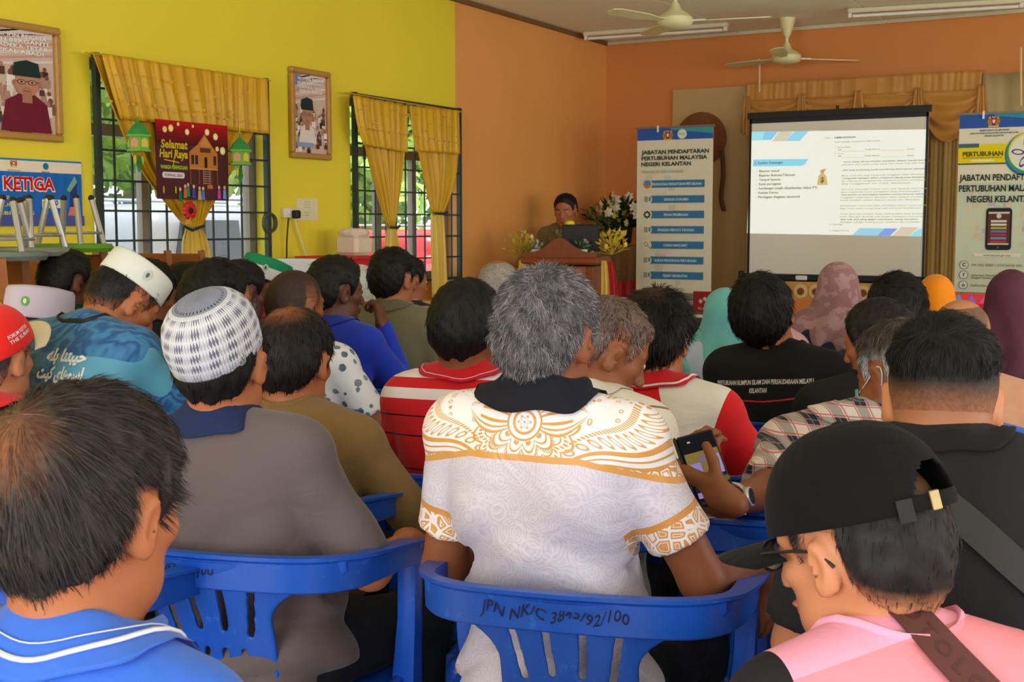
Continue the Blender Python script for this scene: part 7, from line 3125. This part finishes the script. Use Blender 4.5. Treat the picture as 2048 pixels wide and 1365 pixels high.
gAB = person('man with short black hair just beyond the man in spectacles', 484, 519, 4.7, 4, hd=20, pitch=6, lean=4, w=1.0, skin='dark',
             shirt=cloth('grey_white_tee', (60, 62, 72)), pants=M_jean, det='lo', hair=dict(H_far), chair_label=CH + 'man beyond the spectacles wearer')
gAC = person('person in a green and white cap and a magenta shirt', 530, 516, 5.2, 4, hd=30, pitch=10, lean=4, w=1.0, skin='brown',
             shirt=cloth('magenta_shirt', (190, 40, 110)), pants=M_jean, hair=dict(H_far, t=.007, n=500, cut=.05), chair_label=CH + 'person in the green and white cap',
             arms={1: ((.08, .10, -.20), (-.10, .12, .20), ((-.4, .2, .9), (-.7, .3, -.1), (0, 1, 0), 60)), -1: None})
gAD = person('man with a shaved head in a white shirt with a grey leaf print', 592, 535, 4.3, 6, hd=8, pitch=4, lean=4, w=1.24, b=1.1, skin='brown', hs=1.06, neck=1.15,
             shirt=weave('leaf_printed_cotton', leaf_print), pants=M_jean, fold=.004, hfwd=.02,
             arms={1: ((.13, .05, -.22), (-.02, .2, .0)), -1: None},
             hair=dict(t=.003, tmin=.001, col=(56, 42, 36), n=0, fade=1, fh=.06, bump=.0006), chair_label=CH + 'man in the leaf print shirt')
gAE = person('man in a royal blue shirt holding his hand to his chin', 673, 513, 4.85, 8, hd=26, pitch=4, lean=8, w=1.10, b=1.05, skin='dark', hs=1.08,
             shirt=cloth('royal_blue_shirt', (32, 58, 184)), pants=M_jean, fold=.004, sleeve='long',
             arms={1: ((.06, .16, -.20), (-.12, .03, .25), ((-.35, .15, .9), (-.8, -.2, -.1), (0, 1, .2), 70)), -1: None},
             coll=[cloth('royal_collar', (30, 52, 170)), dict(h=.036, flare=.032)],
             hair=dict(t=.013, top=.018, col=(24, 20, 18), n=1500, L=.012, wd=.0014, fh=.04, lift=.3), chair_label=CH + 'man with his hand to his chin')
gAF = person('man in an olive polo sitting upright beside the window', 788, 496, 5.35, 2, hd=6, pitch=2, lean=2, w=1.12, b=1.05, skin='tan', hs=1.06,
             shirt=cloth('olive_polo', (116, 112, 84)), pants=M_jean, fold=.004,
             coll=[cloth('olive_collar', (106, 102, 78)), dict(h=.036, flare=.030)],
             hair=dict(t=.013, top=.017, col=(18, 16, 15), n=1500, L=.02, wd=.0015, fh=.04), chair_label=CH + 'man in the olive polo')
gAG = person('person in a pink, black and blue striped top half hidden by the olive polo', 815, 510, 5.95, 4, hd=24, pitch=4, lean=4, w=.98, skin='tan',
             shirt=weave('multi_striped_jersey', kid_stripes), pants=cloth('pink_trousers', (206, 110, 120)), det='lo', hair=dict(H_far), chair_label=CH + 'person in the striped top')
gAH = person('elderly man with a white-haired bald head in a brown shirt near the lectern', 998, 515, 5.5, -4, hd=-6, pitch=6, lean=3, w=1.06, skin='tan', hs=1.05,
             shirt=cloth('dark_brown_shirt', (74, 52, 46)), pants=M_jean, hair=dict(t=.004, tmin=.001, col=(150, 142, 132), n=500, L=.008, wd=.0016, bald=.8, fade=1, bump=.0006), chair_label=CH + 'elderly man in brown')
# ============================== right side
hN = hijab('woman in a turquoise headscarf seated left of the lettered black shirt', 1452, 575, 4.9, 0, cloth('turquoise_chiffon', (104, 176, 176), .7), cloth('pale_blue_lace_dress', (170, 182, 206)), wide=.92,
           chair_label=CH + 'woman in the turquoise headscarf')
hO = hijab('woman in a mauve floral headscarf in front of the screen', 1677, 523, 5.1, -2,
           material('mauve_floral_chiffon', rough=.75, fn=lambda: mix((noise(22, 3) > .53) * .5, rgb(140, 100, 100), rgb(178, 142, 140)), sheen=.1), cloth('dark_navy_dress', (34, 38, 62)), wide=.92,
           chair_label=CH + 'woman in the mauve headscarf')
hQ = hijab('woman in a bright orange headscarf near the right roll-up banner', 1872, 548, 5.6, -2, cloth('orange_chiffon', (242, 140, 10), .7), cloth('grey_dress', (120, 110, 110)), det='lo',
           chair_label=CH + 'woman in the orange headscarf')
hR = hijab('woman in a dark maroon headscarf at the right edge of the picture', 2022, 538, 4.3, -6, cloth('maroon_chiffon', (84, 44, 60), .75), cloth('maroon_dress', (76, 42, 58)), wide=1.0,
           chair_label=CH + 'woman in the maroon headscarf')
hS = hijab('woman in a pale pink headscarf mostly hidden behind the lettered black shirt', 1524, 558, 5.1, 0, cloth('pale_pink_chiffon', (206, 156, 156), .7), cloth('pink_dress', (196, 150, 152)), det='lo', wide=.85,
           chair_label=CH + 'woman in the pale pink headscarf')
gP = person('man with neat black hair below the right side of the screen', 1793, 547, 4.4, -6, hd=-20, pitch=6, lean=4, w=1.04, skin='tan', hs=1.12,
            shirt=cloth('charcoal_shirt', (54, 52, 58)), pants=M_jean, hair=dict(t=.018, col=(16, 14, 14), n=3500, L=.03, wd=.0012, lift=.1, messy=.15, comb=(1, .4, 0)), chair_label=CH + 'man with neat black hair below the screen')
gBald = person('bald man in a peach shirt behind the man in black', 1922, 592, 3.75, -2, hd=6, pitch=8, lean=6, w=1.16, b=1.1, skin='light', hs=1.04,
               shirt=cloth('peach_shirt', (198, 148, 116)), pants=M_jean, hfwd=.03, hair=dict(t=.003, tmin=.001, col=(110, 84, 66), n=0, bald=1, bump=.0003, fade=1), chair_label=CH + 'bald man in the peach shirt')
# ============================== the speaker
gSp = person('man standing at the lectern in a khaki shirt, speaking', 1131, 388, 9.75, 166, hd=170, pitch=10, lean=3, w=1.06, skin='tan', standing=True, seat=False, hs=1.06,
             shirt=cloth('khaki_shirt', (112, 104, 58)), pants=M_jean, sleeve='long', coll=[cloth('khaki_collar', (106, 98, 54)), dict(h=.03, flare=.03)],
             hair=dict(t=.010, top=.016, col=(18, 16, 14), n=900, L=.014, wd=.0014, drop=.022))

# ------------------------------------------------------------------ things worn
M_capw = material('white_cap_cloth', rgb(208, 210, 200), .85, .2, var=.06, bump=(500, .2, .0008))
kopiah(gU, M_capw, tilt=-3, z0=.046, h=.074, badge=(96, (190, 190, 184), (90, 96, 92)), r=.95)
kopiah(gW, material('lilac_cap_cloth', rgb(190, 178, 196), .85, .2, var=.06, bump=(500, .2, .0008)), tilt=-6, z0=.026, h=.096, badge=(150, (90, 160, 60), (200, 220, 190)), r=1.04)


def two_tone():
    x, y, z = coords()
    return mix(z > .05, rgb(216, 214, 214), rgb(10, 130, 84))


kopiah(gAC, material('green_white_cap', rough=.8, fn=two_tone), tilt=-10, z0=.035, h=.090, badge=(110, (170, 180, 160), (60, 90, 60)))
M_redcap = cloth('red_cap_twill', (226, 34, 30), .8)
cv = ballcap(gV, M_redcap, cloth('cream_peak', (220, 210, 178)), z0=.026, tilt=20, a=.090, b=.114, h=.10)
mb = MB()
for k, (t_, zz) in enumerate((('FORUM KETUA', .038), ('THE SURAU', .026))):
    vs, fs = text_geo(t_, .02, 0)
    x1 = max(v[0] for v in vs)
    pts = []
    for v in vs:
        t = R(62 + 42 * (1 - v[0] / x1) * 1.0)
        z = zz + v[1] * .012
        e = math.asin(min(1, z / .10) ** (1 / .95))
        r_ = math.cos(e) ** .82 * 1.012
        pts.append((.094 * r_ * math.sin(t), .114 * r_ * math.cos(t), z))
    mb.add(pts, fs)
mb.build('cap_lettering', flat(236, 220, 216), cv)
M_bcap = cloth('black_cap_twill', (10, 11, 13), .9)
ck = ballcap(gK, M_bcap, M_bcap, z0=.036, tilt=-5, opening=True, a=.092, b=.114, h=.112, brim_l=.095)
# strap, buckle, tag and small moon mark of the black cap
mb = MB()
pts = []
for i in range(17):
    t = PI - .5 + 1.0 * i / 16
    pts.append((.0945 * math.sin(t), .1165 * math.cos(t), .009))
mb.tube(pts, [(.0015, .009)] * 17, 8)
mb.build('cap_strap', M_bcap, ck)
t = PI + .22
MB().box((0, 0, 0), (.014, .004, .022), Matrix.Translation((.096 * math.sin(t), .1185 * math.cos(t), .009)) @ Matrix.Rotation(-t, 4, 'Z'), .001).build('cap_buckle', flat(150, 132, 90, .3, .8), ck)
t = PI + .60
Mt = Matrix.Translation((.0955 * math.sin(t), .1180 * math.cos(t), .004)) @ Matrix.Rotation(-t, 4, 'Z')
tg = MB().box((0, 0, 0), (.019, .003, .026), Mt, .0005).build('cap_tag', flat(18, 18, 22), ck)
mb = MB()
for k in range(14):
    a0, a1 = 2 * PI * k / 14, 2 * PI * (k + 1) / 14
    mb.add([(.0045 * math.cos(a0), -.0023, .009 * math.sin(a0)), (.0045 * math.cos(a1), -.0023, .009 * math.sin(a1)),
            (.0038 * math.cos(a1), -.0023, .0078 * math.sin(a1)), (.0038 * math.cos(a0), -.0023, .0078 * math.sin(a0))], [(0, 1, 2, 3), (3, 2, 1, 0)], Mt)
mb.add([(-.0025, -.0023, .002), (0, -.0023, -.006), (.003, -.0023, .004), (0, -.0023, -.003)], [(0, 1, 2, 3), (3, 2, 1, 0)], Mt)
mb.build('tag_emblem', flat(226, 224, 220), tg)
glasses(gK, (40, 38, 40), .0022)

# lettering on backs
def sh_decal(g, *a_, **k_):
    return decal('shirt', g.root, *a_, **k_)


sh_decal(gM, 'PERTUBUHAN RUMPUN ISLAM DAN PERSAUDARAAN MELAYU', flat(206, 206, 206), -.18, .13, float(gM.NB[2]) - .075, .014, bold=.03, zf=lambda x: .10 * (x + .02) * (1 if x < 0 else .6))
sh_decal(gM, 'KELANTAN', flat(206, 206, 206), -.065, -.01, float(gM.NB[2]) - .100, .014, bold=.03, zf=lambda x: .08 * x)
mbs, _, _ = strap(gM.root, 'shirt', [(x_, -.2, float(gM.NB[2]) - .115 + .1 * x_ + (-.25 * (x_ + .12) ** 2 if x_ < -.12 else 0)) for x_ in (-.215, -.17, -.1, 0, .1, .18)], .005, .0006, None, lift=.0008, n=40)
mbs.build('red_piping', flat(196, 24, 40), gM.root)
AR1, AR2 = '\uFEEA\uFEE0\uFE91 \uFE8E\uFEE8\uFE98\uFE92\uFEF4\uFEA3', '\uFE96\uFEF4\uFEDB \uFEF1\uFE8E\uFEEB\uFEEE\uFEB3\uFE8D'
for kk, (t_, z_, x0_, x1_) in enumerate(((AR1, .035, -.025, .10), (AR2, -.012, -.035, .105))):
    try:
        sh_decal(gU, t_, flat(190, 196, 190), x0_, x1_, float(gU.NB[2]) + z_, .030, bold=.055, off=.0012, dirv=(0, 1, -.15), name='jawi_outline')
        sh_decal(gU, t_, flat(226, 218, 206), x0_, x1_, float(gU.NB[2]) + z_, .030, bold=.02, off=.002, dirv=(0, 1, -.15), name='jawi_lettering')
    except Exception as ex:
        print('jawi', ex)

# mask of the man in checks
def mask(g):
    V, Q = [], []
    nu, nv = 16, 10
    for j in range(nv + 1):
        v = j / nv
        for i in range(nu + 1):
            t = -1.25 + 2.5 * i / nu
            x = .062 * math.sin(t) * (1.05 - .15 * v)
            y = .052 + (.062 - .028 * abs(v - .35)) * math.cos(t)
            z = -.022 - .078 * v * (1 - .25 * abs(math.sin(t)))
            V.append((x, y, z))
    Q = [(j * (nu + 1) + i, (j + 1) * (nu + 1) + i, (j + 1) * (nu + 1) + i + 1, j * (nu + 1) + i + 1) for j in range(nv) for i in range(nu)]
    o = link_mesh('face_mask', np_mesh('face_mask', V, Q), flat(120, 170, 160, .8), g.root, True)
    o.modifiers.new('cloth', 'SOLIDIFY').thickness = .002
    o.matrix_local = g.mat4()
    mb = MB()
    for sx in (-1, 1):
        mb.tube(catmull([(sx * .060, .068, -.03), (sx * .074, .03, -.012), (sx * .082, -.012, .016), (sx * .086, -.026, 0), (sx * .076, .0, -.045), (sx * .055, .066, -.085)]), .0014, 5)
    mb.build('ear_loop', flat(214, 220, 214), o)


mask(gH)

# straps
M_brownstrap = material('brown_webbing', rgb(86, 50, 46), .75, .25, var=.1, bump=(900, .4, .0008))
def bag(g, pts, width, mat, label, name='shoulder_bag', buckle=None, text=None):
    r_ = empty(name, tuple(g.root.location), 0, label, 'bag')
    r_.rotation_euler = g.root.rotation_euler
    mbs, out, nor = strap(g.root, 'shirt', pts, width, .0022, mat, lift=.006, n=44)
    st_ = mbs.build('strap', mat, r_, True)
    if buckle is not None:
        i = int(buckle * (len(out) - 1))
        t = (out[min(i + 1, len(out) - 1)] - out[i - 1]).normalized()
        Mb_ = frame(out[i] + nor[i] * .005, t.cross(nor[i]), t)
        mb = MB()
        hw, hl = width / 2 + .006, .019
        for (x0, y0, x1, y1) in ((-hw, -hl, hw, -hl), (-hw, hl, hw, hl), (-hw, -hl, -hw, hl), (hw, -hl, hw, hl), (-hw, 0, hw, 0)):
            mb.tube([(x0, y0, 0), (x1, y1, 0)], .0026, 8, M=Mb_)
        mb.build('buckle', M_steel, st_)
    return r_, out, nor


NBk = gK.NB
b_, out, nor = bag(gK, [tuple(NBk + np.array(v)) for v in ((.00, .12, -.05), (-.01, .03, .06), (.0, -.06, .05), (.04, -.12, .0), (.09, -.15, -.045), (.15, -.15, -.10), (.2, -.12, -.17))], .048, M_brownstrap,
                   'brown webbing bag strap with a metal buckle across the pink shirt', buckle=.66)
try:
    i0 = int(len(out) * .30)
    for k, ch_ in enumerate('OTOLO'):
        i = i0 + k * 2
        if i + 1 >= len(out):
            break
        t = (out[i + 1] - out[i]).normalized()
        M_ = frame(out[i] + nor[i] * .0026, -t, t.cross(nor[i]) * -1)
        if M_.to_3x3().col[2].dot(nor[i]) < 0:
            M_ = frame(out[i] + nor[i] * .0026, t, t.cross(nor[i]) * -1)
        mb = MB()
        put_text(mb, ch_, 0, -.010, None, .020, M_, 'C', .015)
        mb.build('strap_lettering', flat(70, 38, 36), b_)
except Exception as ex:
    print('strap text', ex)
MB().box((.27, .05, .52), (.09, .24, .18), bev=.02).build('bag_body', M_brownstrap, b_)
NBj = gJ.NB
b2, _, _ = bag(gJ, [tuple(NBj + np.array(v)) for v in ((-.09, .10, -.03), (-.10, -.02, .03), (-.07, -.10, .0), (.02, -.15, -.07), (.10, -.16, -.14), (.19, -.12, -.22))], .046,
               material('black_webbing', rgb(60, 60, 62), .8, .25, bump=(900, .4, .0008)), 'black sling bag strap across the back of the man in black', name='sling_bag', buckle=None)
MB().box((.26, .06, .56), (.08, .22, .26), bev=.02).build('bag_body', M_trous, b2)
MB().box((0, 0, 0), (.05, .02, .03), Matrix.Translation(tuple(NBj + np.array((.19, -.13, -.22)))), .004).build('slide_adjuster', M_black, b2)

# phone and watch
ph = at(1412, 936, 2.46)
rp = empty('phone', tuple(ph), 0, 'black smartphone held up, a photo of the hall on its screen', 'phone')
toc = (CAM - Vector(ph)).normalized()
ux = Vector((math.cos(R(32)), math.sin(R(32)), 0))
nz = (toc + Vector((0, 0, .55))).normalized()
ux = (ux - nz * ux.dot(nz)).normalized()
rp.matrix_basis = frame(ph, ux, nz.cross(ux)) @ Matrix.Rotation(R(12), 4, 'Z')
MB().box((0, 0, 0), (.076, .160, .009), bev=.004).build('phone_body', M_black, rp)
MB().box((-.041, 0, -.002), (.006, .160, .014), bev=.002).build('flip_cover', M_black, rp)
c = Canvas(Matrix.Translation((0, 0, .0048)), emit=None)
E_ = lambda *q: q
c.emit = .55
c.rect(-.035, -.072, .035, .074, (24, 24, 30))
c.up()
c.rect(-.034, -.064, .034, .036, (150, 128, 70))
c.up()
c.rect(-.034, -.064, .034, -.012, (38, 36, 60))
c.rect(.008, -.02, .033, .022, (176, 160, 236))
c.rect(-.028, -.022, -.008, .012, (170, 150, 226))
c.disc(-.002, .018, .007, (130, 120, 170), n=10)
c.up()
for k in range(8):
    c.disc(-.03 + .0088 * k, -.026 - .008 * (k % 3), .0065, [(30, 30, 40), (60, 50, 40), (40, 60, 140), (110, 110, 40)][k % 4], n=8)
c.rect(-.034, -.064, .034, -.052, (180, 150, 226))
c.rect(-.02, .058, -.014, .062, (200, 200, 210))
c.build('screen_picture', rp, inv=Matrix.Identity(4))
# wrist watch
W0 = gH.wr[-1]
dv = Vector(gH.wr[-1] - gH.el[-1]).normalized()
Mw = Matrix.Translation(Vector(W0) - dv * .035) @ dv.to_track_quat('Z', 'X').to_matrix().to_4x4()
M_ws = material('watch_steel', rgb(206, 206, 202), .3, metal=.6)
wt = MB()
for k in range(26):
    a_ = 2 * PI * k / 26
    wt.box((0, 0, 0), (.0082, .004, .018), Mw @ Matrix.Rotation(a_, 4, 'Z') @ Matrix.Translation((0, .0335, 0)), .001)
wo = wt.build('wrist_watch', M_ws, gH.root)
outw = (gH.root.matrix_basis.inverted() @ CAM - Vector(W0)).normalized()
az = None
loc = Mw.to_3x3().inverted() @ outw
ang = math.atan2(loc.y, loc.x)
Mf_ = Mw @ Matrix.Rotation(ang, 4, 'Z') @ Matrix.Translation((.036, 0, 0)) @ Matrix.Rotation(PI / 2, 4, 'Y')
MB().lathe([(.001, -.004), (.019, -.004), (.0205, .0), (.019, .005), (.016, .006)], 24, Mf_).build('watch_case', M_ws, wo, True)
MB().lathe([(.001, .0055), (.0162, .0058), (.0162, .0064), (.001, .0066)], 24, Mf_).build('watch_dial', flat(30, 34, 40, .15), wo)

# small white tissue or papers on laps
p = at(1415, 1015, 2.5)
o = MB().box((0, 0, 0), (.15, .10, .003)).build('paper_sheet', flat(226, 224, 222))
o.location, o.rotation_euler = p, (R(12), R(-8), R(20))
tag(o, 'white sheet of paper on the lap beside the checked shirt', 'paper')

# ------------------------------------------------------------------ empty chairs between the rows
G2 = 'blue plastic armchairs set out in rows for the audience'
for px, py, D, a_, lab in ((1432, 765, 4.6, -15, 'empty blue chair below the turquoise headscarf'),
                           (-70, 1100, 2.1, -14, 'blue chair at the left edge beside the man in the blue polo'),
                           (850, 690, 4.2, -15, 'empty blue chair left of the striped red polo'),
                           (1520, 1060, 2.5, -15, 'blue chair seen past the peak of the black cap, slots in its back')):
    p = at(px, py, D)
    chair(p.x + .26 * math.sin(R(a_)), p.y + .26 * math.cos(R(a_)), a_, lab, G2)
